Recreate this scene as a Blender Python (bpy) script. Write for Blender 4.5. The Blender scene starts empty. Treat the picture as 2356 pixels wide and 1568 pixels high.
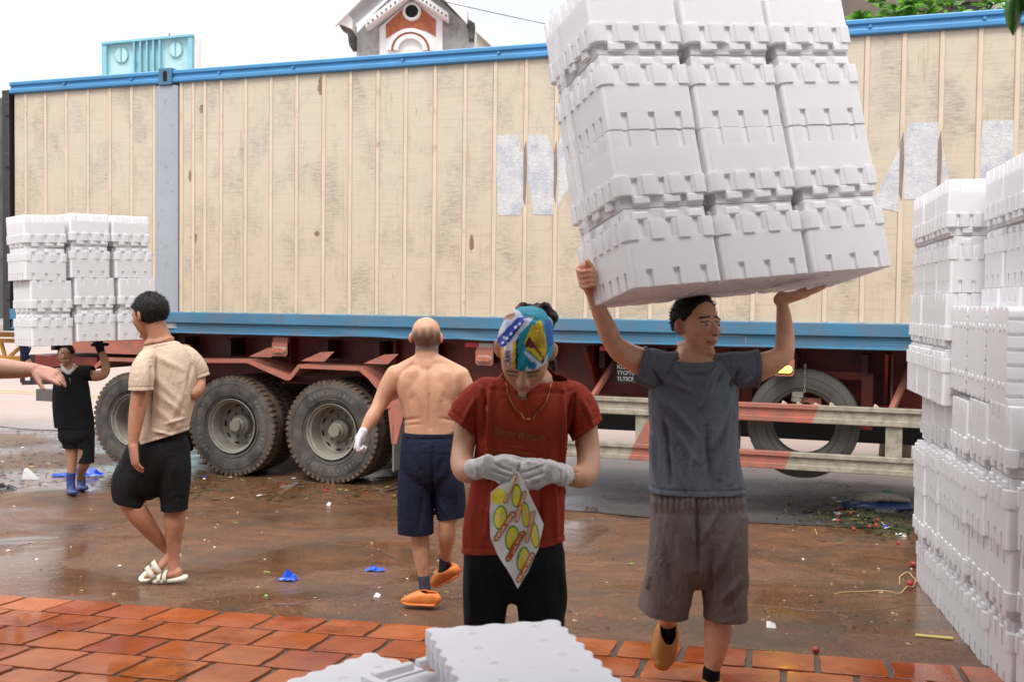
import bpy, bmesh, math, random
import numpy as np
from mathutils import Vector, Matrix, noise
from mathutils.bvhtree import BVHTree
random.seed(7)
PI = math.pi
R = math.radians
# ------------------------------------------------------------------ camera
SW, SH, F = 2356.0, 1568.0, 2450.0          # measuring frame of the photograph and focal length in its pixels
PITCH, ROLL = 0.03527, 0.01189
CAM = Vector((0, 0, 1.93))
_w = Vector((0, math.cos(PITCH), -math.sin(PITCH)))
_u0 = Vector((0, math.sin(PITCH), math.cos(PITCH)))
_r0 = Vector((1, 0, 0))
CR = _r0 * math.cos(ROLL) + _u0 * math.sin(ROLL)
CU = _u0 * math.cos(ROLL) - _r0 * math.sin(ROLL)
CW = _w
scene = bpy.context.scene
cd = bpy.data.cameras.new('camera'); cam = bpy.data.objects.new('camera', cd)
scene.collection.objects.link(cam)
cd.sensor_width = 36; cd.lens = 36 * F / SW; cd.clip_start = 0.05; cd.clip_end = 600
cam.matrix_world = Matrix(((CR.x, CU.x, -CW.x, CAM.x), (CR.y, CU.y, -CW.y, CAM.y), (CR.z, CU.z, -CW.z, CAM.z), (0, 0, 0, 1)))
cd.dof.use_dof = True; cd.dof.focus_distance = 6.4; cd.dof.aperture_fstop = 6.3
scene.camera = cam
# ------------------------------------------------------------------ sky, sun, exposure
SUN_EL, SUN_AZ = R(58), R(200)              # azimuth measured clockwise from +Y: behind the camera, a little to the left
world = bpy.data.worlds.new('World'); scene.world = world; world.use_nodes = True
wn, wl = world.node_tree.nodes, world.node_tree.links
wn.clear()
wo = wn.new('ShaderNodeOutputWorld'); wb = wn.new('ShaderNodeBackground')
sky = wn.new('ShaderNodeTexSky'); sky.sky_type = 'NISHITA'; sky.sun_disc = False
sky.sun_elevation = SUN_EL; sky.sun_rotation = SUN_AZ
wtc = wn.new('ShaderNodeTexCoord'); wsep = wn.new('ShaderNodeSeparateXYZ')
wl.new(wtc.outputs['Generated'], wsep.inputs[0])
# overcast: a cloud sheet, brighter towards the zenith, faintly mottled
cr = wn.new('ShaderNodeValToRGB')
cr.color_ramp.elements[0].position = 0.0; cr.color_ramp.elements[0].color = (0.72, 0.74, 0.785, 1)
cr.color_ramp.elements[1].position = 1.0; cr.color_ramp.elements[1].color = (2.25, 2.27, 2.32, 1)
e_ = cr.color_ramp.elements.new(0.30); e_.color = (0.84, 0.85, 0.875, 1)
wl.new(wsep.outputs['Z'], cr.inputs[0])
wno = wn.new('ShaderNodeTexNoise'); wno.inputs['Scale'].default_value = 2.2; wno.inputs['Detail'].default_value = 5
wmp = wn.new('ShaderNodeMapping'); wmp.inputs['Scale'].default_value = (1, 1, 2.4); wmp.inputs['Location'].default_value = (0.35, 0.3, 0.1)
wl.new(wtc.outputs['Generated'], wmp.inputs[0]); wl.new(wmp.outputs[0], wno.inputs['Vector'])
wmr = wn.new('ShaderNodeMapRange'); wmr.inputs['From Min'].default_value = 0.3; wmr.inputs['From Max'].default_value = 0.7
wmr.inputs['To Min'].default_value = 0.84; wmr.inputs['To Max'].default_value = 1.22
wl.new(wno.outputs['Fac'], wmr.inputs['Value'])
wsc = wn.new('ShaderNodeVectorMath'); wsc.operation = 'SCALE'
wl.new(cr.outputs[0], wsc.inputs[0]); wl.new(wmr.outputs[0], wsc.inputs['Scale'])
wsc2 = wn.new('ShaderNodeVectorMath'); wsc2.operation = 'SCALE'; wsc2.inputs['Scale'].default_value = 9.0
wl.new(wsc.outputs[0], wsc2.inputs[0])
wmix = wn.new('ShaderNodeMix'); wmix.data_type = 'RGBA'; wmix.inputs['Factor'].default_value = 0.93
wl.new(sky.outputs[0], wmix.inputs['A']); wl.new(wsc2.outputs[0], wmix.inputs['B'])
wl.new(wmix.outputs['Result'], wb.inputs['Color']); wb.inputs['Strength'].default_value = 0.11
wl.new(wb.outputs[0], wo.inputs[0])
sl = bpy.data.lights.new('sun', 'SUN'); sl.energy = 1.8; sl.angle = R(22); sl.color = (1.0, 0.96, 0.90)
so = bpy.data.objects.new('sun', sl); scene.collection.objects.link(so)
_sd = Vector((math.sin(SUN_AZ) * math.cos(SUN_EL), math.cos(SUN_AZ) * math.cos(SUN_EL), math.sin(SUN_EL)))
so.rotation_euler = _sd.to_track_quat('Z', 'Y').to_euler(); so.location = (0, -10, 20)
scene.view_settings.view_transform = 'Standard'; scene.view_settings.look = 'None'
scene.view_settings.gamma = 1; scene.view_settings.use_curve_mapping = False
scene.view_settings.exposure = 0.42

# ------------------------------------------------------------------ helpers
COL = scene.collection
def P(x, y, k):
    """world point that lies k metres in front of the lens at photo position x, y"""
    return CAM + k * (CW + CR * ((x - SW / 2) / F) - CU * ((y - SH / 2) / F))
def proj(co):
    d = co - np.array(CAM); k = d @ np.array(CW)
    return SW / 2 + F * (d @ np.array(CR)) / k, SH / 2 - F * (d @ np.array(CU)) / k, k
def ground(y):
    return 0.063 * (9.8 - min(9.8, max(2.5, y)))
def pg(x, y):
    """point on the ground seen at photo position x, y"""
    lo, hi = 2.0, 60.0
    for _ in range(40):
        m = (lo + hi) / 2; p = P(x, y, m)
        if p.z > ground(p.y): lo = m
        else: hi = m
    return P(x, y, lo)
def link(o, parent=None):
    COL.objects.link(o)
    if parent is not None: o.parent = parent
    return o
def tag(o, label=None, cat=None, group=None, kind=None):
    if label: o['label'] = label
    if cat: o['category'] = cat
    if group: o['group'] = group
    if kind: o['kind'] = kind
    return o
def empty(name, loc=(0, 0, 0), label=None, cat=None, group=None):
    o = bpy.data.objects.new(name, None); o.location = loc; o.empty_display_size = 0.1
    link(o); tag(o, label, cat, group); return o
def copy_tree(o, parent=None):
    c = o.copy(); COL.objects.link(c); c.parent = parent
    for ch in list(o.children): copy_tree(ch, c)
    return c
class MB:
    def __init__(s): s.v, s.f, s.m = [], [], []
    def add(s, vs, fs, mi=0, M=None):
        n = len(s.v)
        s.v += [tuple(M @ Vector(v)) if M is not None else tuple(v) for v in vs]
        s.f += [tuple(i + n for i in f) for f in fs]; s.m += [mi] * len(fs)
    def box(s, lo, hi, mi=0, M=None):
        x0, y0, z0 = lo; x1, y1, z1 = hi
        s.add([(x0, y0, z0), (x1, y0, z0), (x1, y1, z0), (x0, y1, z0), (x0, y0, z1), (x1, y0, z1), (x1, y1, z1), (x0, y1, z1)],
              [(0, 3, 2, 1), (4, 5, 6, 7), (0, 1, 5, 4), (1, 2, 6, 5), (2, 3, 7, 6), (3, 0, 4, 7)], mi, M)
    def prism(s, poly, h0, h1, axis='z', mi=0, M=None):
        """poly: 2D points; extruded along axis. 'z': (x,y); 'y': (x,z); 'x': (y,z)"""
        n = len(poly)
        def p(a, b, h): return {'z': (a, b, h), 'y': (a, h, b), 'x': (h, a, b)}[axis]
        vs = [p(a, b, h0) for a, b in poly] + [p(a, b, h1) for a, b in poly]
        fs = [tuple(range(n))[::-1], tuple(range(n, 2 * n))] + [(i, (i + 1) % n, n + (i + 1) % n, n + i) for i in range(n)]
        s.add(vs, fs, mi, M)
    def bar(s, a, b, w, h, mi=0, up=(0, 0, 1)):
        a, b = Vector(a), Vector(b); t = (b - a).normalized(); x = t.cross(Vector(up)).normalized(); z = x.cross(t)
        vs = [p + x * (i * w / 2) + z * (j * h / 2) for p in (a, b) for i, j in ((-1, -1), (1, -1), (1, 1), (-1, 1))]
        s.add(vs, [(0, 1, 2, 3), (7, 6, 5, 4), (0, 4, 5, 1), (1, 5, 6, 2), (2, 6, 7, 3), (3, 7, 4, 0)], mi)
    def tube(s, pts, r, n=8, mi=0, cap=True):
        rows = [(Vector(p), (r[i] if isinstance(r, (list, tuple)) else r)) for i, p in enumerate(pts)]
        ref = Vector((0.13, 0.31, 0.94)); base = len(s.v)
        vs, fs = [], []
        for i, (p, rr) in enumerate(rows):
            t = (rows[min(i + 1, len(rows) - 1)][0] - rows[max(i - 1, 0)][0]).normalized()
            a = t.cross(ref)
            if a.length < 1e-3: a = t.cross(Vector((1, 0, 0)))
            a.normalize(); b = a.cross(t)
            vs += [p + (a * math.cos(2 * PI * j / n) + b * math.sin(2 * PI * j / n)) * rr for j in range(n)]
        for i in range(len(rows) - 1):
            fs += [(i * n + j, i * n + (j + 1) % n, (i + 1) * n + (j + 1) % n, (i + 1) * n + j) for j in range(n)]
        if cap:
            fs.append(tuple(range(n))[::-1]); fs.append(tuple((len(rows) - 1) * n + j for j in range(n)))
        s.add(vs, fs, mi)
    def lathe(s, prof, n=48, axis='y', mi=0, M=None, closed=False):
        """prof: (radius, height) along the axis"""
        vs, fs = [], []
        m = len(prof)
        for j in range(n):
            a = 2 * PI * j / n; c, q = math.cos(a), math.sin(a)
            for r, h in prof: vs.append({'y': (r * c, h, r * q), 'z': (r * c, r * q, h), 'x': (h, r * c, r * q)}[axis])
        for j in range(n):
            k = (j + 1) % n
            for i in range(m if closed else m - 1):
                i2 = (i + 1) % m
                fs.append((j * m + i, j * m + i2, k * m + i2, k * m + i))
        s.add(vs, fs, mi, M)
    def ball(s, c, r, n=10, mi=0, axes=None):
        c = Vector(c); r = r if isinstance(r, (list, tuple)) else (r, r, r)
        A = axes or (Vector((1, 0, 0)), Vector((0, 1, 0)), Vector((0, 0, 1)))
        vs, fs = [], []; m = 2 * n
        for i in range(1, n):
            t = PI * i / n
            for j in range(m):
                p = 2 * PI * j / m
                vs.append(c + A[0] * (r[0] * math.sin(t) * math.cos(p)) + A[1] * (r[1] * math.sin(t) * math.sin(p)) + A[2] * (r[2] * math.cos(t)))
        vs += [c + A[2] * r[2], c - A[2] * r[2]]; T, B = len(vs) - 2, len(vs) - 1
        for i in range(n - 2):
            fs += [(i * m + j, (i + 1) * m + j, (i + 1) * m + (j + 1) % m, i * m + (j + 1) % m) for j in range(m)]
        fs += [(T, j, (j + 1) % m) for j in range(m)] + [(B, (n - 2) * m + (j + 1) % m, (n - 2) * m + j) for j in range(m)]
        s.add(vs, fs, mi)
    def mesh(s, name='mesh', mats=(), smooth=False, bevel=0, seg=1):
        me = bpy.data.meshes.new(name); me.from_pydata(s.v, [], s.f)
        for m in mats: me.materials.append(m)
        me.polygons.foreach_set('material_index', s.m)
        bm = bmesh.new(); bm.from_mesh(me)
        bmesh.ops.recalc_face_normals(bm, faces=bm.faces)
        if bevel:
            ed = [e for e in bm.edges if len(e.link_faces) == 2 and e.calc_face_angle(0) > 0.6]
            bmesh.ops.bevel(bm, geom=ed, offset=bevel, segments=seg, affect='EDGES', profile=0.6)
        bm.to_mesh(me); bm.free()
        if smooth: me.polygons.foreach_set('use_smooth', [True] * len(me.polygons))
        me.update(); return me
    def build(s, name, mats, parent=None, loc=None, smooth=False, bevel=0, seg=1, M=None):
        if not isinstance(mats, (list, tuple)): mats = [mats]
        o = bpy.data.objects.new(name, s.mesh(name, mats, smooth, bevel, seg))
        if loc is not None: o.location = loc
        if M is not None: o.matrix_world = M
        link(o, parent); return o
def catmull(rows, sub):
    rows = [np.array(r, float) for r in rows]; out = []
    for i in range(len(rows) - 1):
        p0 = rows[max(i - 1, 0)]; p1 = rows[i]; p2 = rows[i + 1]; p3 = rows[min(i + 2, len(rows) - 1)]
        for j in range(sub):
            t = j / sub
            out.append(0.5 * (2 * p1 + (p2 - p0) * t + (2 * p0 - 5 * p1 + 4 * p2 - p3) * t * t + (3 * p1 - p0 - 3 * p2 + p3) * t ** 3))
    out.append(rows[-1]); return out
def loft(mb, rows, n=20, ex=2.0, sub=4, ref=None, round0=True, round1=True, mi=0):
    """rows: (point, half width, half thickness) in metres; width lies across the view, thickness along it"""
    ref = Vector(ref) if ref is not None else CW
    rr = catmull([(*p, a, b) for p, a, b in rows], sub)
    pts = [Vector(q[:3]) for q in rr]; rad = [(max(q[3], 1e-4), max(q[4], 1e-4)) for q in rr]
    tan = [(pts[min(i + 1, len(pts) - 1)] - pts[max(i - 1, 0)]).normalized() for i in range(len(pts))]
    L = []
    for s_, on in ((0, round0), (1, round1)):
        if not on: continue
    seq = []
    if round0:
        for a in (80, 60, 35, 15):
            q = math.sin(R(a)); c = math.cos(R(a)); m = min(rad[0])
            seq.append((pts[0] - tan[0] * m * q, (rad[0][0] * c, rad[0][1] * c), tan[0]))
    seq += [(pts[i], rad[i], tan[i]) for i in range(len(pts))]
    if round1:
        for a in (15, 35, 60, 80):
            q = math.sin(R(a)); c = math.cos(R(a)); m = min(rad[-1])
            seq.append((pts[-1] + tan[-1] * m * q, (rad[-1][0] * c, rad[-1][1] * c), tan[-1]))
    vs, fs = [], []; ps = None
    for p, (a, b), t in seq:
        x = t.cross(ref)
        if x.length < 0.25 and ps is not None: x = ps - t * ps.dot(t)
        x.normalize()
        if ps is not None and x.dot(ps) < 0 and False: x = -x
        ps = x.copy(); z = x.cross(t)
        for j in range(n):
            th = 2 * PI * j / n; c, q = math.cos(th), math.sin(th)
            c = math.copysign(abs(c) ** (2 / ex), c); q = math.copysign(abs(q) ** (2 / ex), q)
            vs.append(p + x * (a * c) + z * (b * q))
    for i in range(len(seq) - 1):
        fs += [(i * n + j, i * n + (j + 1) % n, (i + 1) * n + (j + 1) % n, (i + 1) * n + j) for j in range(n)]
    fs.append(tuple(range(n))[::-1]); fs.append(tuple((len(seq) - 1) * n + j for j in range(n)))
    mb.add(vs, fs, mi)
def limb(mb, k, rows, **kw):
    """rows in photo pixels: (x, y, half width px[, depth offset m[, half thickness px]])"""
    out = []
    for r in rows:
        x, y, a = r[:3]; dk = r[3] if len(r) > 3 else 0.0; b = r[4] if len(r) > 4 else a
        kk = k + dk; out.append((P(x, y, kk), a * kk / F, b * kk / F))
    loft(mb, out, **kw)
def remesh(name, mb, voxel, mat, parent=None, smooth=4, fac=0.5):
    o = mb.build(name, [], None)
    bpy.context.view_layer.update()
    m = o.modifiers.new('r', 'REMESH'); m.mode = 'VOXEL'; m.voxel_size = voxel
    if smooth:
        m = o.modifiers.new('s', 'SMOOTH'); m.iterations = smooth; m.factor = fac
    dg = bpy.context.evaluated_depsgraph_get()
    me = bpy.data.meshes.new_from_object(o.evaluated_get(dg))
    o.modifiers.clear(); old = o.data; o.data = me; bpy.data.meshes.remove(old); me.name = name
    me.materials.clear()
    for m in (mat if isinstance(mat, (list, tuple)) else [mat]): me.materials.append(m)
    me.polygons.foreach_set('use_smooth', [True] * len(me.polygons))
    if parent is not None: o.parent = parent
    return o
def coords(o):
    a = np.empty(len(o.data.vertices) * 3); o.data.vertices.foreach_get('co', a); return a.reshape(-1, 3)
def normals(o):
    a = np.empty(len(o.data.vertices) * 3); o.data.vertices.foreach_get('normal', a); return a.reshape(-1, 3)
def setco(o, a):
    o.data.vertices.foreach_set('co', a.ravel()); o.data.update()
def seg_dist(x, y, x0, y0, x1, y1):
    dx, dy = x1 - x0, y1 - y0; L2 = dx * dx + dy * dy + 1e-9
    t = np.clip(((x - x0) * dx + (y - y0) * dy) / L2, 0, 1)
    return np.hypot(x - x0 - t * dx, y - y0 - t * dy), t
def folds(o, lines, noise_amp=0.0, noise_scale=(6, 6, 3), seed=0, gain=1.6):
    """raise / sink soft creases: (x0,y0,x1,y1,width px,height m)"""
    co = coords(o); no = normals(o); x, y, k = proj(co); d = np.zeros(len(co))
    for x0, y0, x1, y1, w, a in lines:
        q, t = seg_dist(x, y, x0, y0, x1, y1)
        d += a * gain * np.exp(-(q / w) ** 2) * (0.35 + 0.65 * np.sin(PI * np.clip(t, 0.02, 0.98)))
    if noise_amp:
        sx, sy, sz = noise_scale
        d += noise_amp * 1.5 * np.array([noise.noise(Vector((c[0] * sx + seed, c[1] * sy, c[2] * sz + seed * 3))) + 0.5 * noise.noise(Vector((c[0] * sx * 2.3 + seed, c[1] * sy * 2.3, c[2] * sz * 1.7))) for c in co])
    setco(o, co + no * d[:, None])
def cut(o, cuts, thick=0.004):
    """open a garment: cuts = (point, outward direction, reach)"""
    bm = bmesh.new(); bm.from_mesh(o.data)
    for p, n, reach in cuts:
        p, n = Vector(p), Vector(n).normalized(); reach = max(reach * 1.5, 0.12)
        geom = [f for f in bm.faces if (f.calc_center_median() - p).length < reach]
        ed = {e for f in geom for e in f.edges}; vv = {v for f in geom for v in f.verts}
        bmesh.ops.bisect_plane(bm, geom=list(vv) + list(ed) + geom, plane_co=p, plane_no=n, dist=1e-5)
        pos = {f for f in bm.faces if (f.calc_center_median() - p).dot(n) > 0 and (f.calc_center_median() - p).length < reach}
        if not pos: continue
        t_ = p + n * 0.02; seed = min(pos, key=lambda f: (f.calc_center_median() - t_).length); todo = [seed]; comp = {seed}
        while todo:
            f = todo.pop()
            for e in f.edges:
                for g in e.link_faces:
                    if g in pos and g not in comp: comp.add(g); todo.append(g)
        bmesh.ops.delete(bm, geom=list(comp), context='FACES')
    bmesh.ops.delete(bm, geom=[v for v in bm.verts if not v.link_faces], context='VERTS')
    bm.normal_update(); bm.to_mesh(o.data); bm.free()
    m = o.modifiers.new('s', 'SOLIDIFY'); m.thickness = thick; m.offset = -1
    o.data.polygons.foreach_set('use_smooth', [True] * len(o.data.polygons)); o.data.update()
    return o
def tuck(body, garment, gap=0.008, reach=0.06):
    """draw the skin in under a garment so that it never shows through the cloth"""
    t = bvh(garment); co = coords(body); nb = normals(body); ch = 0
    gc = coords(garment); lo, hi = gc.min(0) - 0.02, gc.max(0) + 0.02
    idx = np.where(((co > lo) & (co < hi)).all(1))[0]
    for _ in range(2):
        for i in idx:
            c = co[i]
            v = Vector(c); h = t.find_nearest(v, reach)
            if h[0] is None: continue
            p, n_ = h[0], h[1]; d = v - p; s_ = d.dot(n_)
            if -gap < s_ < 0.02 and n_.dot(Vector(nb[i])) > 0.1 and (d - n_ * s_).length < 0.005 + 0.25 * abs(s_): co[i] = v - n_ * (s_ + gap)
    setco(body, co)
def paint(o, base, ops):
    """surface colours by vertex: ops = ('seg',x0,y0,x1,y1,w,color,soft) | ('poly',pts,color) | ('fn',function,color)"""
    co = coords(o); x, y, k = proj(co); no = normals(o)
    face = (no @ np.array(CW)) < 0.15
    c = np.tile(np.array(base, float), (len(co), 1))
    for op in ops:
        if op[0] == 'seg':
            _, x0, y0, x1, y1, w, colr = op[:7]; q, t = seg_dist(x, y, x0, y0, x1, y1)
            a = np.clip(1.5 - q / w, 0, 1) * face
        elif op[0] == 'poly':
            pts = op[1]; inside = np.zeros(len(x), bool); n = len(pts)
            for i in range(n):
                xi, yi = pts[i]; xj, yj = pts[i - 1]
                if yi == yj: continue
                cnd = ((yi > y) != (yj > y)) & (x < (xj - xi) * (y - yi) / (yj - yi) + xi); inside ^= cnd
            a = (inside & face).astype(float); colr = op[2]
        else:
            a = op[1](co, x, y, no); colr = op[2]
        c = c * (1 - a[:, None]) + np.array(colr, float) * a[:, None]
    at = o.data.color_attributes.new('Col', 'FLOAT_COLOR', 'POINT')
    at.data.foreach_set('color', np.hstack([c, np.ones((len(c), 1))]).ravel())
def bvh(o):
    me = o.data; return BVHTree.FromPolygons([v.co for v in me.vertices], [p.vertices for p in me.polygons])
def lay(tree, x, y, off):
    d = (P(x, y, 1) - CAM).normalized(); hit = tree.ray_cast(CAM, d)
    return hit[0] - d * off if hit[0] is not None else None
def print_poly(tree, polys, name, mat, parent, off=0.002, kdef=3.3, thick=0):
    """flat print laid on a surface: polys = lists of photo points (convex)"""
    mb = MB()
    for pl in polys:
        cx = sum(p[0] for p in pl) / len(pl); cy = sum(p[1] for p in pl) / len(pl)
        vs = [lay(tree, *p, off) or P(*p, kdef) for p in [(cx, cy)] + list(pl)]
        n = len(pl); mb.add(vs, [(0, 1 + i, 1 + (i + 1) % n) for i in range(n)])
    return mb.build(name, mat, parent)
def text_mesh(txt, bold=0.0):
    cu = bpy.data.curves.new('lettering', 'FONT'); cu.body = txt; cu.size = 1; cu.offset = bold; cu.fill_mode = 'FRONT'
    o = bpy.data.objects.new('lettering', cu); COL.objects.link(o)
    bpy.context.view_layer.update()
    me = bpy.data.meshes.new_from_object(o.evaluated_get(bpy.context.evaluated_depsgraph_get()))
    bpy.data.objects.remove(o); bpy.data.curves.remove(cu)
    vs = [v.co.copy() for v in me.vertices]; fs = [tuple(p.vertices) for p in me.polygons]; bpy.data.meshes.remove(me)
    x0 = min(v.x for v in vs); x1 = max(v.x for v in vs); y0 = min(v.y for v in vs); y1 = max(v.y for v in vs)
    return [((v.x - x0) / (x1 - x0), (v.y - y0) / (y1 - y0)) for v in vs], fs
def print_text(tree, txt, o0, ux, uy, name, mat, parent, off=0.0025, kdef=3.3, bold=0.01):
    """o0: photo position of the lower left corner, ux / uy: photo vectors along the baseline and up"""
    uv, fs = text_mesh(txt, bold)
    vs = []
    for a, b in uv:
        x = o0[0] + ux[0] * a + uy[0] * b; y = o0[1] + ux[1] * a + uy[1] * b
        vs.append((lay(tree, x, y, off) if tree else None) or P(x, y, kdef))
    mb = MB(); mb.add(vs, fs); return mb.build(name, mat, parent)
# ------------------------------------------------------------------ materials
def nodes(name):
    m = bpy.data.materials.new(name); m.use_nodes = True; nt = m.node_tree; return m, nt, nt.nodes['Principled BSDF']
def N(nt, typ, **kw):
    n = nt.nodes.new(typ)
    for k, v in kw.items():
        if k in n.inputs: n.inputs[k].default_value = v
        else: setattr(n, k, v)
    return n
def coordn(nt, scale=(1, 1, 1), kind='Object', loc=(0, 0, 0)):
    tc = N(nt, 'ShaderNodeTexCoord'); mp = N(nt, 'ShaderNodeMapping'); mp.inputs['Scale'].default_value = scale; mp.inputs['Location'].default_value = loc
    nt.links.new(tc.outputs[kind], mp.inputs[0]); return mp.outputs[0]
def noisen(nt, vec, scale, detail=4, rough=0.6, dist=0.0):
    n = N(nt, 'ShaderNodeTexNoise'); n.inputs['Scale'].default_value = scale; n.inputs['Detail'].default_value = detail
    n.inputs['Roughness'].default_value = rough; n.inputs['Distortion'].default_value = dist
    if vec is not None: nt.links.new(vec, n.inputs['Vector'])
    return n.outputs['Fac']
def ramp(nt, fac, stops):
    r = N(nt, 'ShaderNodeValToRGB'); e = r.color_ramp.elements
    while len(e) < len(stops): e.new(0.5)
    for i, (p, c) in enumerate(stops):
        e[i].position = p; e[i].color = (c, c, c, 1) if isinstance(c, (int, float)) else (*c, 1)
    nt.links.new(fac, r.inputs[0]); return r.outputs[0]
def mixc(nt, fac, a, b, mode='MIX'):
    m = N(nt, 'ShaderNodeMix'); m.data_type = 'RGBA'; m.blend_type = mode
    for k, v in (('Factor', fac), ('A', a), ('B', b)):
        i = [s for s in m.inputs if s.name == k and (s.type == ('VALUE' if k == 'Factor' else 'RGBA'))][0]
        if isinstance(v, (int, float)): i.default_value = v
        elif isinstance(v, tuple): i.default_value = (*v, 1)
        else: nt.links.new(v, i)
    return [s for s in m.outputs if s.type == 'RGBA'][0]
def math_(nt, op, a, b=None):
    m = N(nt, 'ShaderNodeMath'); m.operation = op
    for i, v in enumerate((a, b)):
        if v is None: continue
        if isinstance(v, (int, float)): m.inputs[i].default_value = v
        else: nt.links.new(v, m.inputs[i])
    return m.outputs[0]
def bump(nt, bs, h, strength=0.3, dist=0.01):
    b = N(nt, 'ShaderNodeBump'); b.inputs['Strength'].default_value = strength; b.inputs['Distance'].default_value = dist
    nt.links.new(h, b.inputs['Height']); nt.links.new(b.outputs[0], bs.inputs['Normal'])
def plain(name, c, rough=0.6, var=0.12, sc=8.0, metal=0.0, bmp=0.0, bsc=60.0, dirt=None, spec=None, kind='Object'):
    m, nt, bs = nodes(name); v = coordn(nt, kind=kind)
    f = noisen(nt, v, sc, 5)
    lo = tuple(x * (1 - var) for x in c); hi = tuple(min(1, x * (1 + var)) for x in c)
    col = ramp(nt, f, [(0.3, lo), (0.7, hi)])
    if dirt:
        dc, amount, dsc = dirt; g = noisen(nt, v, dsc, 8, 0.7)
        col = mixc(nt, ramp(nt, g, [(0.62 - amount * 0.3, 0.0), (0.75, 1.0)]), col, dc)
    nt.links.new(col, bs.inputs['Base Color']); bs.inputs['Roughness'].default_value = rough; bs.inputs['Metallic'].default_value = metal
    if spec is not None: bs.inputs['Specular IOR Level'].default_value = spec
    if bmp: bump(nt, bs, noisen(nt, v, bsc, 4), bmp, 0.004)
    return m
def cloth(name, c, rough=0.85, weave=900.0, var=0.08, sheen=0.2, attr=False):
    m, nt, bs = nodes(name); v = coordn(nt)
    f = noisen(nt, v, 5.0, 4)
    col = ramp(nt, f, [(0.3, tuple(x * (1 - var) for x in c)), (0.7, tuple(min(1, x * (1 + var)) for x in c))])
    if attr:
        a = N(nt, 'ShaderNodeAttribute'); a.attribute_name = 'Col'; col = a.outputs['Color']
    nt.links.new(col, bs.inputs['Base Color']); bs.inputs['Roughness'].default_value = rough
    bs.inputs['Specular IOR Level'].default_value = 0.2
    h1 = noisen(nt, v, 260.0, 2); h2 = noisen(nt, v, 26.0, 3)
    wr = noisen(nt, coordn(nt, (1.5, 1.5, 0.8)), 7.0, 3, 0.55, 2.2); wr = math_(nt, 'ABSOLUTE', math_(nt, 'SUBTRACT', wr, 0.5))
    bump(nt, bs, math_(nt, 'ADD', math_(nt, 'ADD', math_(nt, 'MULTIPLY', h1, 0.2), math_(nt, 'MULTIPLY', h2, 0.6)), math_(nt, 'MULTIPLY', wr, 4.0)), 0.36, 0.011)
    return m
def skinm(name):
    m, nt, bs = nodes(name); v = coordn(nt)
    a = N(nt, 'ShaderNodeAttribute'); a.attribute_name = 'Col'
    f = noisen(nt, v, 22.0, 5); t = ramp(nt, f, [(0.25, (0.86, 0.80, 0.78)), (0.75, (1.08, 1.10, 1.12))])
    col = mixc(nt, 1.0, a.outputs['Color'], t, 'MULTIPLY')
    nt.links.new(col, bs.inputs['Base Color']); bs.inputs['Roughness'].default_value = 0.48
    bs.inputs['Subsurface Weight'].default_value = 0.12; bs.inputs['Subsurface Radius'].default_value = (0.012, 0.004, 0.002)
    bs.inputs['Specular IOR Level'].default_value = 0.4
    bump(nt, bs, noisen(nt, v, 180.0, 3), 0.12, 0.002)
    return m
# ------------------------------------------------------------------ shared materials
def foam_mat(name, c=(0.90, 0.89, 0.91), tl=0.32):
    m, nt, bs = nodes(name); v = coordn(nt)
    vo = N(nt, 'ShaderNodeTexVoronoi'); vo.inputs['Scale'].default_value = 170.0; nt.links.new(v, vo.inputs['Vector'])
    f = noisen(nt, v, 7.0, 3)
    col = mixc(nt, ramp(nt, f, [(0.3, 0.0), (0.75, 0.5)]), c, tuple(x * 0.96 for x in c))
    nt.links.new(col, bs.inputs['Base Color']); bs.inputs['Roughness'].default_value = 0.55; bs.inputs['Specular IOR Level'].default_value = 0.35
    tr = N(nt, 'ShaderNodeBsdfTranslucent'); tr.inputs['Color'].default_value = (0.99, 0.97, 0.985, 1)
    mx = N(nt, 'ShaderNodeMixShader'); mx.inputs[0].default_value = tl
    out = nt.nodes['Material Output']
    nt.links.new(bs.outputs[0], mx.inputs[1]); nt.links.new(tr.outputs[0], mx.inputs[2]); nt.links.new(mx.outputs[0], out.inputs['Surface'])
    bump(nt, bs, vo.outputs['Distance'], 0.18, 0.0015)
    return m
FOAM = foam_mat('foam'); FOAM_GLOW = foam_mat('slot_glow_foam', c=(0.97, 0.96, 0.97), tl=0.2)
def glassy(name, c, rough=0.2): 
    m, nt, bs = nodes(name); bs.inputs['Base Color'].default_value = (*c, 1); bs.inputs['Roughness'].default_value = rough; return m
def emit(name, c, s):
    m, nt, bs = nodes(name); bs.inputs['Base Color'].default_value = (*c, 1)
    bs.inputs['Emission Color'].default_value = (*c, 1); bs.inputs['Emission Strength'].default_value = s; return m
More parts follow.
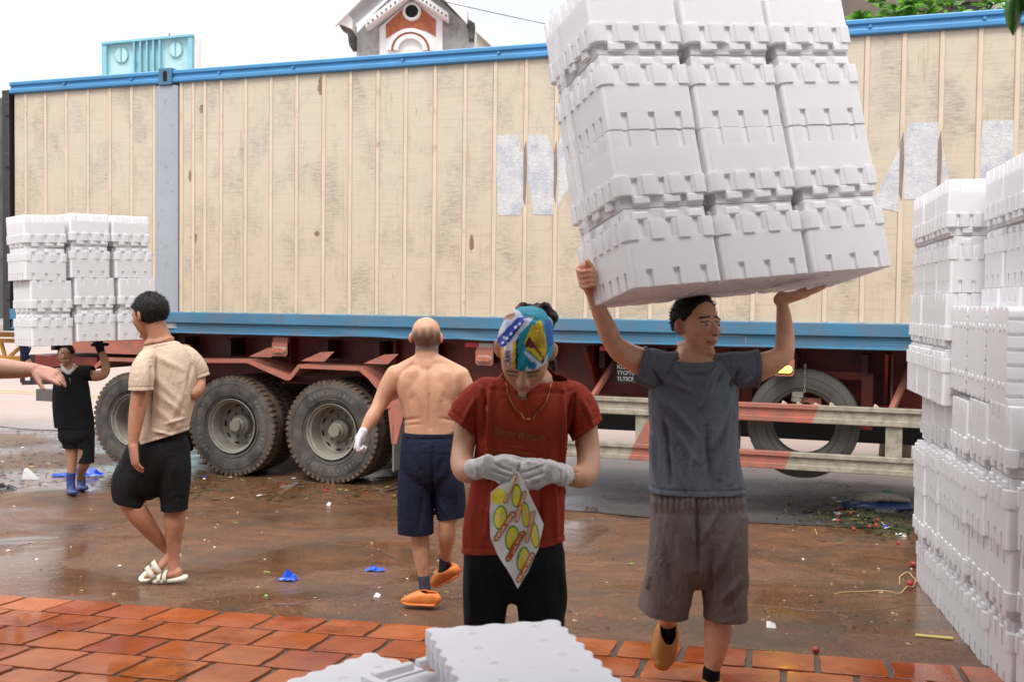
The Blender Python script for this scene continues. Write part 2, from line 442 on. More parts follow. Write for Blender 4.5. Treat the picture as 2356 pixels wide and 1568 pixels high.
# wet brown concrete of the yard
def yard_mat():
    m, nt, bs = nodes('wet_concrete'); v = coordn(nt)
    big = noisen(nt, v, 0.55, 4, 0.55, 0.6); mid = noisen(nt, coordn(nt, (1, 1.8, 1)), 2.6, 8, 0.72, 0.4); fine = noisen(nt, v, 70.0, 6, 0.85)
    col = ramp(nt, mid, [(0.25, (0.032, 0.014, 0.007)), (0.48, (0.080, 0.035, 0.016)), (0.72, (0.18, 0.082, 0.038))])
    col = mixc(nt, ramp(nt, fine, [(0.46, 0.0), (0.61, 0.8)]), col, (0.28, 0.135, 0.066))
    sp = N(nt, 'ShaderNodeTexVoronoi'); sp.inputs['Scale'].default_value = 42.0; nt.links.new(v, sp.inputs['Vector'])
    spm = math_(nt, 'MULTIPLY', ramp(nt, sp.outputs['Distance'], [(0.16, 1.0), (0.30, 0.0)]), ramp(nt, noisen(nt, v, 6.0, 4), [(0.40, 0.08), (0.62, 0.75)]))
    col = mixc(nt, spm, col, (0.36, 0.235, 0.155))
    st = noisen(nt, coordn(nt, (1, 1, 1), loc=(4, 2, 0)), 1.3, 6, 0.65)
    col = mixc(nt, ramp(nt, st, [(0.52, 0.0), (0.63, 0.6)]), col, (0.075, 0.055, 0.04))
    # cracks
    ck = N(nt, 'ShaderNodeTexVoronoi'); ck.feature = 'DISTANCE_TO_EDGE'; ck.inputs['Scale'].default_value = 0.45
    wv = N(nt, 'ShaderNodeVectorMath'); wv.operation = 'ADD'; nz = N(nt, 'ShaderNodeTexNoise'); nz.inputs['Scale'].default_value = 3.0; nz.inputs['Detail'].default_value = 6
    nt.links.new(v, nz.inputs['Vector']); sc = N(nt, 'ShaderNodeVectorMath'); sc.operation = 'SCALE'; sc.inputs['Scale'].default_value = 0.35
    nt.links.new(nz.outputs['Color'], sc.inputs[0]); nt.links.new(v, wv.inputs[0]); nt.links.new(sc.outputs[0], wv.inputs[1]); nt.links.new(wv.outputs[0], ck.inputs['Vector'])
    crk = ramp(nt, ck.outputs['Distance'], [(0.002, 1.0), (0.006, 0.0)])
    col = mixc(nt, math_(nt, 'MULTIPLY', crk, 0.3), col, (0.03, 0.022, 0.018))
    pud = ramp(nt, big, [(0.44, 0.0), (0.55, 1.0)])           # 1 = film of water
    nt.links.new(col, bs.inputs['Base Color'])
    rg = N(nt, 'ShaderNodeMapRange'); rg.inputs['To Min'].default_value = 0.46; rg.inputs['To Max'].default_value = 0.045
    nt.links.new(pud, rg.inputs['Value'])
    nt.links.new(math_(nt, 'ADD', rg.outputs[0], math_(nt, 'MULTIPLY', mid, 0.09)), bs.inputs['Roughness'])
    bs.inputs['Specular IOR Level'].default_value = 0.42
    inv = math_(nt, 'SUBTRACT', 1.06, pud)
    h = math_(nt, 'ADD', math_(nt, 'MULTIPLY', fine, inv), math_(nt, 'MULTIPLY', noisen(nt, v, 9.0, 5), 0.25))
    h = math_(nt, 'SUBTRACT', h, math_(nt, 'MULTIPLY', crk, 0.8))
    bump(nt, bs, h, 0.9, 0.009)
    return m
YARD = yard_mat()
def road_mat():
    m, nt, bs = nodes('wet_asphalt'); v = coordn(nt)
    fine = noisen(nt, v, 150.0, 4, 0.8); mid = noisen(nt, coordn(nt, (0.6, 2.2, 1)), 1.6, 8, 0.7, 0.3); far = noisen(nt, v, 0.25, 3)
    col = ramp(nt, mid, [(0.3, (0.035, 0.031, 0.031)), (0.7, (0.09, 0.078, 0.075))])
    col = mixc(nt, ramp(nt, fine, [(0.5, 0.0), (0.8, 0.6)]), col, (0.24, 0.21, 0.20))
    # road beyond the lorry has dried to a pale pinkish grey
    sx = N(nt, 'ShaderNodeSeparateXYZ'); nt.links.new(v, sx.inputs[0])
    yy = math_(nt, 'ADD', sx.outputs['Y'], math_(nt, 'MULTIPLY', sx.outputs['X'], 0.352))
    dry = ramp(nt, math_(nt, 'ADD', math_(nt, 'MULTIPLY', math_(nt, 'SUBTRACT', yy, 11.9), 0.35), math_(nt, 'MULTIPLY', math_(nt, 'SUBTRACT', far, 0.5), 0.5)), [(0.0, 0.0), (1.0, 1.0)])
    col = mixc(nt, dry, col, mixc(nt, mid, (0.29, 0.215, 0.185), (0.41, 0.31, 0.27)))
    nt.links.new(col, bs.inputs['Base Color'])
    pud = ramp(nt, noisen(nt, v, 0.8, 5, 0.6), [(0.45, 0.38), (0.62, 0.12)])
    nt.links.new(math_(nt, 'ADD', pud, math_(nt, 'MULTIPLY', dry, 0.3)), bs.inputs['Roughness'])
    bump(nt, bs, fine, 0.5, 0.004)
    return m
ROAD = road_mat()
# ------------------------------------------------------------------ the ground
def sheet(name, xs, ys, zf, mat, keep=None):
    mb = MB(); n = len(xs); vs = [(x, y, zf(x, y)) for y in ys for x in xs]
    fs = []
    for j in range(len(ys) - 1):
        for i in range(n - 1):
            if keep is None or keep((xs[i] + xs[i + 1]) / 2, (ys[j] + ys[j + 1]) / 2): fs.append((j * n + i, j * n + i + 1, (j + 1) * n + i + 1, (j + 1) * n + i))
    mb.add(vs, fs); o = mb.build(name, mat, smooth=True); o['kind'] = 'structure'; return o
TH = 0.33923
def cv(x, y): return x * math.sin(TH) + (y - 10.52) * math.cos(TH)      # distance behind the lorry's near side
def edge_n(x): return 0.16 * noise.noise(Vector((x * 0.9, 3.3, 0))) + 0.05 * noise.noise(Vector((x * 4.1, 1.3, 0)))
xs = [-60, -30, -14] + [-8 + 0.25 * i for i in range(65)] + [14, 30, 60]
ys = [-12, -6, 0, 2.5] + [3 + 0.2 * i for i in range(50)] + [16, 24, 40, 90, 300]
yard = sheet('ground', xs, ys, lambda x, y: ground(y) + 0.004 * noise.noise(Vector((x * 1.3, y * 1.3, 0))) * (1 if y < 13 else 0), YARD)
# asphalt road: its near edge runs along the lorry, its outline is ragged with mud
mb = MB(); ds = [-40 + 0.25 * i for i in range(400)]
Ld = Vector((math.cos(TH), -math.sin(TH), 0)); Ln = Vector((math.sin(TH), math.cos(TH), 0)); O0 = Vector((0, 10.52, 0))
vs = []
for s_ in ds:
    e = -0.42 + edge_n(s_) + 2.9 * min(1, max(0, (0.3 - s_) / 1.6)) + 0.25 * noise.noise(Vector((s_ * 0.35, 9, 0)))
    for vv in (e, e + 0.6, e + 1.4, 5, 12, 40, 200):
        q = O0 + Ld * s_ + Ln * vv; vs.append((q.x, q.y, max(ground(q.y), 0) + 0.006))
for i in range(len(ds) - 1):
    for j in range(6): mb.add([], [], 0)
mb.add(vs, [(i * 7 + j, i * 7 + j + 1, (i + 1) * 7 + j + 1, (i + 1) * 7 + j) for i in range(len(ds) - 1) for j in range(6)])
mb.build('road', ROAD, smooth=True)['kind'] = 'structure'
YEL = plain('worn_yellow_paint', (0.62, 0.40, 0.12), 0.6, 0.25, 3.0, dirt=((0.30, 0.24, 0.2), 0.6, 6.0))
mb = MB()
for a, b, w in ((-40, 60, 6.9), (-40, 60, 7.25)):
    q = [O0 + Ld * a + Ln * w, O0 + Ld * b + Ln * w, O0 + Ld * b + Ln * (w + 0.12), O0 + Ld * a + Ln * (w + 0.12)]
    mb.add([(p.x, p.y, 0.011) for p in q], [(0, 1, 2, 3)])
mb.build('road_centre_line', YEL)['kind'] = 'structure'
# ---- red clay tile pavement
def tile_mat(i, c):
    m, nt, bs = nodes('glazed_clay_tile'); 
    tc = N(nt, 'ShaderNodeTexCoord'); g = N(nt, 'ShaderNodeNewGeometry'); v = g.outputs['Position']
    f = noisen(nt, v, 5.0, 6, 0.65, 0.3)
    oi = N(nt, 'ShaderNodeObjectInfo')
    hs = N(nt, 'ShaderNodeHueSaturation'); nt.links.new(ramp(nt, oi.outputs['Random'], [(0, 0.82), (1, 1.16)]), hs.inputs['Value'])
    nt.links.new(ramp(nt, oi.outputs['Random'], [(0, 0.497), (1, 0.508)]), hs.inputs['Hue'])
    base = ramp(nt, f, [(0.25, tuple(x * 0.62 for x in c)), (0.5, c), (0.8, tuple(min(1, x * 1.25) for x in c))]); nt.links.new(base, hs.inputs['Color'])
    d = noisen(nt, v, 2.1, 8, 0.75); col = mixc(nt, ramp(nt, d, [(0.58, 0.0), (0.68, 0.7)]), hs.outputs[0], (0.16, 0.055, 0.03))
    e = noisen(nt, v, 16.0, 6, 0.7); col = mixc(nt, ramp(nt, e, [(0.66, 0.0), (0.74, 0.8)]), col, (0.10, 0.06, 0.04))
    nt.links.new(col, bs.inputs['Base Color'])
    nt.links.new(ramp(nt, noisen(nt, v, 1.7, 4), [(0.40, 0.34), (0.56, 0.07)]), bs.inputs['Roughness']); bs.inputs['Specular IOR Level'].default_value = 0.55
    bump(nt, bs, noisen(nt, v, 14.0, 3), 0.12, 0.004)
    return m
TILE = tile_mat(0, (0.36, 0.082, 0.024))
MORTAR = plain('dark_mortar', (0.065, 0.05, 0.038), 0.35, 0.35, 14.0, bmp=0.5)
eA = pg(0, 1372); eB = pg(2356, 1548)                     # far edge of the tiles
ta = (eB - eA).normalized(); tb = Vector((0, 0, 1)).cross(ta).normalized() * -1
nrm = Vector((0, 0.063, 1)).normalized(); ta = (ta - nrm * ta.dot(nrm)).normalized(); tb = ta.cross(nrm) * 1.0
if tb.y > 0: tb = -tb                                       # towards the camera
TS = 0.302
mb = MB(); q = [eA - ta * 6, eB + ta * 6, eB + ta * 6 + tb * 14, eA - ta * 6 + tb * 14]
up = Vector((0, 0, 1))
mb.add([p + up * 0.010 for p in q] + [p - up * 0.05 for p in q], [(0, 1, 2, 3), (0, 4, 5, 1), (1, 5, 6, 2), (2, 6, 7, 3), (3, 7, 4, 0)])
pave = mb.build('tile_pavement', MORTAR); pave['kind'] = 'structure'
tmesh = []
for s_ in range(5):
    mb = MB(); rr = random.Random(s_)
    g = 0.016; pts = []
    for cx, cy in ((g, g), (TS - g * 0.6, g), (TS - g * 0.6, TS - g * 0.5), (g, TS - g * 0.5)): pts.append((cx + rr.uniform(-.003, .003), cy + rr.uniform(-.003, .003)))
    out = []
    for i in range(4):
        a, b = pts[i], pts[(i + 1) % 4]
        for t in (0.04, 0.3, 0.55, 0.8, 0.96): out.append((a[0] + (b[0] - a[0]) * t + rr.uniform(-.0035, .0035), a[1] + (b[1] - a[1]) * t + rr.uniform(-.0035, .0035)))
    mb.prism(out, -0.01, 0.0195, 'z'); tmesh.append(mb.mesh('tile', [TILE], bevel=0.0025))
row0 = 0
for r_ in range(9):
    for c_ in range(-4, 22):
        off = 0.5 * (r_ % 2) + (0.21 if r_ % 3 == 2 else 0)
        o_ = eA + ta * ((c_ + off) * TS - 0.1) + tb * (r_ * TS + 0.015)
        px, py, k = proj(np.array([tuple(o_ + ta * TS / 2 + tb * TS / 2)]))
        if k[0] < 0.5 or px[0] < -260 or px[0] > 2620 or py[0] > 1790: continue
        jz = random.uniform(-0.001, 0.0025)
        rx = random.uniform(-.004, .004); ry = random.uniform(-.004, .004)
        Mx = Matrix(((ta.x, -tb.x, nrm.x, o_.x), (ta.y, -tb.y, nrm.y, o_.y), (ta.z, -tb.z, nrm.z, o_.z + jz), (0, 0, 0, 1))) @ Matrix.Translation((0, -TS, 0)) @ Matrix.Rotation(rx, 4, 'X') @ Matrix.Rotation(ry, 4, 'Y')
        o = bpy.data.objects.new('tile', random.choice(tmesh)); link(o, pave); o.matrix_world = Mx
# ------------------------------------------------------------------ container
LORRY = Matrix.Translation(O0) @ Matrix.Rotation(-TH, 4, 'Z')
LI = LORRY.inverted()
def onp(x, y, v=0.0):
    d = P(x, y, 1) - CAM; a = LI @ CAM; b = LI.to_3x3() @ d; t = (v - a.y) / b.y; return a + b * t
def U(x, v=0.0, y=450): return onp(x, y, v).x
ZB, ZT = 1.557, 4.457
def container_mat(name, base, warm, yellow=0.0):
    m, nt, bs = nodes(name); v = coordn(nt)
    sx = N(nt, 'ShaderNodeSeparateXYZ'); nt.links.new(v, sx.inputs[0])
    f = noisen(nt, v, 0.9, 5); col = ramp(nt, f, [(0.3, base), (0.75, warm)])
    # warmer towards the lower part of the wall
    low = ramp(nt, math_(nt, 'MULTIPLY', math_(nt, 'SUBTRACT', 3.6, sx.outputs['Z']), 0.5), [(0, 0), (1, 1)])
    col = mixc(nt, math_(nt, 'MULTIPLY', low, 0.55), col, tuple(x * y for x, y in zip(warm, (0.99, 0.90, 0.80))))
    # faint horizontal rub lines
    hz = noisen(nt, coordn(nt, (0.35, 1, 26)), 3.0, 6, 0.7); col = mixc(nt, ramp(nt, hz, [(0.52, 0.0), (0.68, 0.38)]), col, (0.33, 0.26, 0.22))
    gm = noisen(nt, coordn(nt, (1.0, 1, 0.7)), 2.1, 6, 0.65)
    gs = noisen(nt, coordn(nt, (2.2, 1, 18)), 4.0, 8, 0.8)
    g = math_(nt, 'MULTIPLY', ramp(nt, gm, [(0.47, 0.0), (0.62, 1.0)]), ramp(nt, gs, [(0.42, 0.0), (0.60, 0.7)]))
    col = mixc(nt, g, col, (0.20, 0.18, 0.17))
    # vertical scratches
    sc = noisen(nt, coordn(nt, (55, 1, 2.4)), 2.2, 4, 0.75, 0.2); sm = noisen(nt, coordn(nt, (1.4, 1, 0.9), loc=(3, 0, 7)), 1.4, 5, 0.7)
    s_ = math_(nt, 'MULTIPLY', ramp(nt, sc, [(0.60, 0.0), (0.64, 1.0)]), ramp(nt, sm, [(0.54, 0.0), (0.63, 1.0)]))
    col = mixc(nt, s_, col, (0.12, 0.085, 0.065))
    rs = noisen(nt, coordn(nt, (16, 1, 0.8), loc=(1, 0, 2)), 1.6, 6, 0.7); rm = noisen(nt, coordn(nt, (2, 1, 1.2), loc=(8, 0, 1)), 1.3, 5, 0.7)
    r_ = math_(nt, 'MULTIPLY', ramp(nt, rs, [(0.52, 0.0), (0.66, 0.8)]), ramp(nt, rm, [(0.50, 0.0), (0.62, 0.8)]))
    col = mixc(nt, r_, col, (0.42, 0.22, 0.09) if yellow else (0.40, 0.235, 0.12))
    # rust patches with places of their own
    for px, py, rx, rz in STAINS:
        c = onp(px, py); a = N(nt, 'ShaderNodeCombineXYZ')
        nt.links.new(math_(nt, 'DIVIDE', math_(nt, 'SUBTRACT', sx.outputs['X'], c.x), rx), a.inputs[0])
        nt.links.new(math_(nt, 'DIVIDE', math_(nt, 'SUBTRACT', sx.outputs['Z'], c.z), rz), a.inputs[1])
        ln = N(nt, 'ShaderNodeVectorMath'); ln.operation = 'LENGTH'; nt.links.new(a.outputs[0], ln.inputs[0])
        wob = noisen(nt, v, 24.0, 5, 0.8)
        d = math_(nt, 'ADD', ln.outputs['Value'], math_(nt, 'MULTIPLY', math_(nt, 'SUBTRACT', wob, 0.5), 2.4))
        col = mixc(nt, ramp(nt, d, [(0.75, 0.85), (1.0, 0.0)]), col, (0.19, 0.095, 0.05))
    nt.links.new(col, bs.inputs['Base Color']); bs.inputs['Roughness'].default_value = 0.55
    bump(nt, bs, noisen(nt, coordn(nt, (1, 1, 30)), 3.0, 4), 0.10, 0.004)
    return m
STAINS = [(739, 198, 0.045, 0.11), (438, 405, 0.03, 0.07), (446, 548, 0.045, 0.075), (729, 538, 0.035, 0.03), (1085, 560, 0.03, 0.09), (466, 250, 0.05, 0.05)]
CREAM = container_mat('cream_panel_paint', (0.60, 0.535, 0.435), (0.61, 0.515, 0.385))
CREAM2 = CREAM
RIB = plain('cream_rib_paint', (0.66, 0.545, 0.425), 0.5, 0.06, 3.0, dirt=((0.36, 0.24, 0.15), 0.12, 5.0))
SEAM = plain('rusty_shaded_seam', (0.34, 0.235, 0.16), 0.7, 0.35, 3.0)  # rust along the ribs, with the gap's shade put into the brown
BLUE = plain('blue_rail_paint', (0.06, 0.25, 0.50), 0.42, 0.10, 2.0, dirt=((0.08, 0.20, 0.34), 0.35, 5.0))
BLUED = plain('faded_blue_paint', (0.052, 0.185, 0.31), 0.5, 0.14, 1.4, dirt=((0.13, 0.15, 0.18), 0.6, 4.0), bmp=0.1, bsc=20)
POST = plain('grey_post_paint', (0.36, 0.38, 0.43), 0.5, 0.05, 2.5, dirt=((0.22, 0.20, 0.20), 0.15, 14.0))
DARK = plain('dark_metal', (0.035, 0.032, 0.034), 0.5, 0.2, 5.0)
DOORM = plain('grey_door_paint', (0.10, 0.10, 0.105), 0.5, 0.2, 1.5, dirt=((0.05, 0.045, 0.04), 0.5, 5.0))
u0, u1 = U(28), U(2600)
cont = empty('shipping_container', label='long cream ribbed shipping container with blue rails, standing on the red trailer', cat='container'); cont.matrix_world = LORRY
DEP = 2.44
pz0, pz1 = ZB + 0.235, ZT - 0.145
ribx = [60.6, 106, 154, 203.5, 254, 304, 356]
ribs = [U(x) for x in ribx]
mr = [418, 445, 472, 509.5, 566, 624, 683, 745, 806, 869, 933, 1000, 1069, 1138, 1209, 1279]
ribs2 = [U(x) for x in mr]
st = (U(1989) - U(1279)) / round((U(1989) - U(1279)) / 0.315)
x = U(1279) + st
while x < U(1989) - 0.1: ribs2.append(x); x += st
ribs2 += [U(a) for a in (1989, 2073.6, 2160.6, 2248, 2334)]
x = ribs2[-1] + 0.31
while x < u1: ribs2.append(x); x += 0.31
postA, postB = U(360), U(411)
def panels(lims):
    for a, b in zip(lims[:-1], lims[1:]):
        if b - a < 0.03: continue
        mb = MB(); mb.box((a + 0.012, 0.0, pz0), (b - 0.012, 0.03, pz1)); mb.build('side_panel', CREAM, cont)
panels([u0 + 0.03] + ribs + [postA]); panels([postB] + ribs2 + [u1])
for i, x in enumerate(ribs + ribs2):
    mb = MB(); mb.box((x - 0.021, -0.011, pz0), (x + 0.019, 0.02, pz1), 0)
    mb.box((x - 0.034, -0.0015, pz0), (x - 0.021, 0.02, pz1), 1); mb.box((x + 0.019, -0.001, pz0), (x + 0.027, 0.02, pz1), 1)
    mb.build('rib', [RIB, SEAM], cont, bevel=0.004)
# post with the corner casting on top
mb = MB(); mb.prism([(postA, 0.03), (postA, -0.012), (postA + 0.06, -0.03), (postB - 0.05, -0.03), (postB, -0.012), (postB, 0.03)], ZB + 0.05, ZT - 0.17, 'z')
mb.build('corner_post', POST, cont, bevel=0.003)
def rail_prof(z, s=1): 
    return [(0.05, z), (-0.03, z), (-0.045, z + 0.012 * s), (-0.045, z + 0.05 * s), (-0.02, z + 0.062 * s), (-0.02, z + 0.09 * s), (-0.04, z + 0.10 * s), (-0.04, z + 0.135 * s), (0.0, z + 0.15 * s), (0.05, z + 0.15 * s)]
cast_a, cast_b = U(372, y=165), U(402, y=165)
for a, b in ((u0, cast_a), (cast_b, u1)):
    mb = MB(); mb.prism(rail_prof(ZT - 0.15), a, b, 'x'); mb.build('top_rail', BLUE, cont, bevel=0.004)
CASTM = plain('casting_blue', (0.06, 0.16, 0.27), 0.5, 0.2, 9.0)
mb = MB(); mb.prism([(cast_a + 0.001, ZT - 0.165), (cast_b - 0.001, ZT - 0.165), (cast_b - 0.001, ZT + 0.012), (cast_a + 0.001, ZT + 0.012)], -0.055, 0.15, 'y', 0)
hx = (cast_a + cast_b) / 2; hz = ZT - 0.075
hole = [(hx + 0.026 * math.cos(t) , hz + 0.026 * math.sin(t) + (0.035 if math.sin(t) > 0 else -0.035)) for t in [2 * PI * i / 20 for i in range(20)]]
mb.prism(hole, -0.058, -0.05, 'y', 1)
mb.build('corner_casting', [CASTM, glassy('black_hole', (0.004, 0.004, 0.005), 0.9)], cont)
for px in (153, 307, 509, 679, 930, 1150, 1360, 1700, 2000, 2262):
    mb = MB(); uu = U(px, y=150); mb.lathe([(0.0, -0.052), (0.014, -0.052), (0.017, -0.044), (0.017, -0.03)], 10, 'y', 0, Matrix.Translation((uu, 0, ZT - 0.078))); mb.build('rivet', BLUE, cont)
# bottom rail: upper flange, recess, lower lip slightly wavy
bl = [U(383, y=740)] + [U(383, y=740) + 0.35 * i for i in range(1, 60)]
bl = [b for b in bl if b < u1]
mb = MB(); mb.prism([(0.04, ZB + 0.235), (-0.045, ZB + 0.235), (-0.05, ZB + 0.228), (-0.05, ZB + 0.118), (-0.02, ZB + 0.108), (0.04, ZB + 0.108)], u0, u1, 'x'); mb.build('bottom_rail', BLUED, cont, bevel=0.003)
mb = MB(); vs = []; fs = []
for i, x in enumerate([u0 + 0.3 * j for j in range(int((u1 - u0) / 0.3) + 1)]):
    w = 0.006 * noise.noise(Vector((x * 2.1, 0, 0))) + (0.008 if random.random() > 0.8 else 0)
    vs += [(x, -0.018, ZB + 0.112), (x, -0.016 - w, ZB + 0.02), (x, -0.036 - w, ZB + 0.012 + w), (x, -0.036 - w, ZB + 0.002 + w), (x, 0.03, ZB + 0.002 + w), (x, 0.03, ZB + 0.112)]
n = len(vs) // 6
for i in range(n - 1): fs += [(i * 6 + j, i * 6 + (j + 1) % 6, (i + 1) * 6 + (j + 1) % 6, (i + 1) * 6 + j) for j in range(6)]
mb.add(vs, fs); mb.build('rail_lip', BLUED, cont)
mb = MB(); mb.box((u0, 0.031, ZT - 0.06), (u1, DEP, ZT - 0.02)); mb.build('roof', BLUED, cont)
mb = MB(); mb.box((u0, 0.04, ZB + 0.0), (u1, DEP, ZB + 0.10)); mb.build('floor_frame', DARK, cont)
mb = MB(); mb.box((u0, DEP - 0.04, ZB + 0.11), (u1, DEP, ZT - 0.07)); mb.build('far_side', CREAM, cont)
mb = MB(); mb.box((u1 - 0.04, 0.04, ZB + 0.1), (u1, DEP - 0.05, ZT - 0.07)); mb.build('front_wall', CREAM, cont)
# the rear door, folded open past the corner
mb = MB(); ud = u0 - 0.02
mb.box((ud - 1.2, 0.02, ZB + 0.12), (ud - 0.09, 0.075, ZT - 0.17), 0)
mb.box((ud - 0.09, -0.04, ZB - 0.02), (ud + 0.012, 0.10, ZT - 0.10), 1)
for zz in (0.35, 1.1, 1.9, 2.5): mb.box((ud - 0.03, -0.062, ZB + zz), (ud + 0.03, -0.04, ZB + zz + 0.16), 1)
mb.build('rear_door', [DOORM, DARK], cont, bevel=0.004)
# lettering on the side
LETM = plain('cracked_white_lettering', (0.60, 0.63, 0.70), 0.55, 0.07, 5.0, dirt=((0.44, 0.40, 0.36), 0.5, 14.0))
def lz2(zx, zy): return (736.2 + .3522 * zx, .3522 * zy)
def lz3(zx, zy): return (1527.7 + .3522 * zx, .3522 * zy)
letters = [
 ([lz2(*p) for p in ((1143, 887), (1292, 882), (1322, 1000), (1352, 880), (1480, 877), (1532, 1020), (1580, 874), (1720, 868), (1650, 1180), (1527, 1403), (1395, 1403), (1368, 1175), (1310, 1405), (1165, 1405))]),
 ([(1400, 300), (1470, 297), (1520, 487), (1462, 487), (1454, 455), (1405, 456), (1396, 489), (1342, 490)]),
 ([(1548, 294), (1600, 293), (1650, 400), (1650, 291), (1700, 290), (1700, 485), (1650, 486), (1598, 380), (1598, 487), (1548, 488)]),
 ([(1790, 288), (1838, 287), (1838, 360), (1895, 358), (1895, 286), (1945, 285), (1945, 486), (1895, 487), (1895, 405), (1838, 406), (1838, 488), (1790, 489)]),
 ([lz3(*p) for p in ((1610, 803), (1790, 800), (1812, 900), (1865, 1180), (1900, 1390), (1700, 1384), (1676, 1304), (1560, 1300), (1535, 1385), (1355, 1345), (1545, 950))]),
 ([lz3(*p) for p in ((2085, 790), (2288, 787), (2292, 1390), (2040, 1390), (2040, 1045), (2060, 1040))])]
def lmat():
    m, nt, bs = nodes('white_lettering'); v = coordn(nt)
    f = noisen(nt, v, 4.0, 5); col = ramp(nt, f, [(0.3, (0.68, 0.68, 0.71)), (0.7, (0.78, 0.78, 0.78))])
    ck = noisen(nt, coordn(nt, (5, 1, 34)), 2.6, 8, 0.85, 1.2); col = mixc(nt, ramp(nt, ck, [(0.465, 0.0), (0.50, 0.9), (0.535, 0.0)]), col, (0.22, 0.20, 0.18))
    bl_ = noisen(nt, coordn(nt, (2, 1, 1.5), loc=(2, 0, 3)), 2.4, 4); gr = noisen(nt, coordn(nt, (22, 1, 30)), 3.0, 5, 0.8)
    col = mixc(nt, math_(nt, 'MULTIPLY', ramp(nt, bl_, [(0.48, 0.0), (0.62, 1.0)]), ramp(nt, gr, [(0.4, 0.0), (0.7, 0.8)])), col, (0.10, 0.16, 0.36))
    nt.links.new(col, bs.inputs['Base Color']); bs.inputs['Roughness'].default_value = 0.6; return m
LET = lmat(); TAUPE = plain('bare_taupe_rib', (0.24, 0.19, 0.165), 0.6, 0.2, 8)
allr = sorted(ribs + ribs2)
for poly in letters:
    pts = [onp(*p) for p in poly]
    mb = MB(); q = [(p.x, p.z) for p in pts]
    if sum(a[0] * b[1] - b[0] * a[1] for a, b in zip(q, q[1:] + q[:1])) > 0: pass
    mb.prism(q, -0.003, 0.0005, 'y'); mb.build('letter', LET, cont)
    xs_ = [p[0] for p in q]; zs_ = [p[1] for p in q]
    for r_ in allr:
        if min(xs_) + 0.03 < r_ < max(xs_) - 0.03:
            mb = MB(); lo, hi = min(zs_), max(zs_); sh = random.uniform(0.05, 0.2); w = random.uniform(0.010, 0.017)
            mb.prism([(r_ - 0.02, lo + sh), (r_ + w - 0.012, lo + sh * 0.6), (r_ + w, lo + 0.4), (r_ + w, hi - 0.3), (r_ + w - 0.01, hi - sh * 0.4), (r_ - 0.02, hi - sh)], -0.014, -0.0105, 'y'); mb.build('bare_strip', TAUPE, cont)
# scraped outline of an old sticker on the bottom rail
mb = MB(); a = onp(1553, 786, -0.05); b = onp(1660, 799, -0.05)
OLD = plain('old_glue', (0.33, 0.33, 0.30), 0.7, 0.3, 20)
a = onp(1556, 780, -0.02); b = onp(1716, 802, -0.02)
zt, zb_ = ZB + 0.095, ZB + 0.025
for lo, hi in (((a.x, zt), (b.x, zt + 0.005)), ((a.x, zb_), (a.x + 0.005, zt)), ((b.x - 0.005, zb_), (b.x, zt))): mb.box((lo[0], -0.021, lo[1]), (hi[0], -0.017, hi[1]))
mb.build('sticker_residue', OLD, cont)
# ------------------------------------------------------------------ trailer
tr = empty('semi_trailer', label='dark red container trailer with dusty dual wheels, spare wheel and slatted side guard', cat='trailer'); tr.matrix_world = LORRY
MAR = plain('maroon_chassis_paint', (0.21, 0.024, 0.014), 0.45, 0.3, 2.2, dirt=((0.04, 0.02, 0.018), 0.6, 3.5))
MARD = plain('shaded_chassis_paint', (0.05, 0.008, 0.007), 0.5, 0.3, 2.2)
PINK = plain('faded_red_paint', (0.46, 0.135, 0.09), 0.55, 0.18, 4.0, dirt=((0.20, 0.14, 0.11), 0.8, 9.0))
GREYC = plain('old_cream_steel', (0.36, 0.33, 0.255), 0.5, 0.14, 4.0, dirt=((0.17, 0.14, 0.11), 0.6, 12.0))
RUB = plain('dusty_rubber', (0.046, 0.042, 0.038), 0.75, 0.35, 6.0, dirt=((0.15, 0.12, 0.10), 0.7, 5.0), bmp=0.3, bsc=25)
TREAD = plain('muddy_tread', (0.05, 0.037, 0.028), 0.8, 0.4, 12.0, dirt=((0.20, 0.13, 0.08), 0.9, 14.0), bmp=0.4)
RIM = plain('dusty_rim', (0.26, 0.235, 0.195), 0.6, 0.16, 5.0, dirt=((0.13, 0.11, 0.09), 0.7, 6.0), bmp=0.1)
BLK = glassy('black_void', (0.006, 0.006, 0.006), 0.8)
# chassis: two I beams, cross members, floor line under the container
for v0 in (0.62, 1.72):
    mb = MB(); mb.box((U(330), v0, 1.02), (u1, v0 + 0.02, 1.52)); mb.box((U(330), v0 - 0.07, 1.0), (u1, v0 + 0.09, 1.022)); mb.box((U(330), v0 - 0.07, 1.518), (u1, v0 + 0.09, 1.54))
    mb.build('main_beam', MAR, tr)
for i in range(26):
    x = u0 + 0.25 + i * 0.62
    if x > u1: break
    mb = MB(); mb.box((x, 0.34, 1.30), (x + 0.06, 2.1, 1.50)); mb.build('cross_member', MARD, tr)
mb = MB(); mb.prism([(U(150), 1.30), (U(335), 1.30), (U(335), 1.52), (U(150), 1.52)], 0.02, 0.07, 'y'); mb.build('rear_bolster', PINK, tr, bevel=0.004)
mb = MB(); mb.box((u0 + 0.1, 0.05, 1.12), (U(215), 2.4, 1.25)); mb.build('rear_bumper_beam', MAR, tr)
mb = MB(); mb.box((U(82, y=940), 0.0, 0.72), (U(168), 0.09, 0.86)); mb.build('rear_underrun_bar', plain('grey_bar', (0.12, 0.105, 0.1), 0.5), tr, bevel=0.006)
# legs of web stiffeners seen against the red web
for px in (1475, 1720, 2060, 860, 610):
    x = U(px); mb = MB(); mb.box((x, 0.5, 1.03), (x + 0.02, 0.62, 1.51)); mb.build('stiffener', PINK if px in (1475, 2060) else MAR, tr)
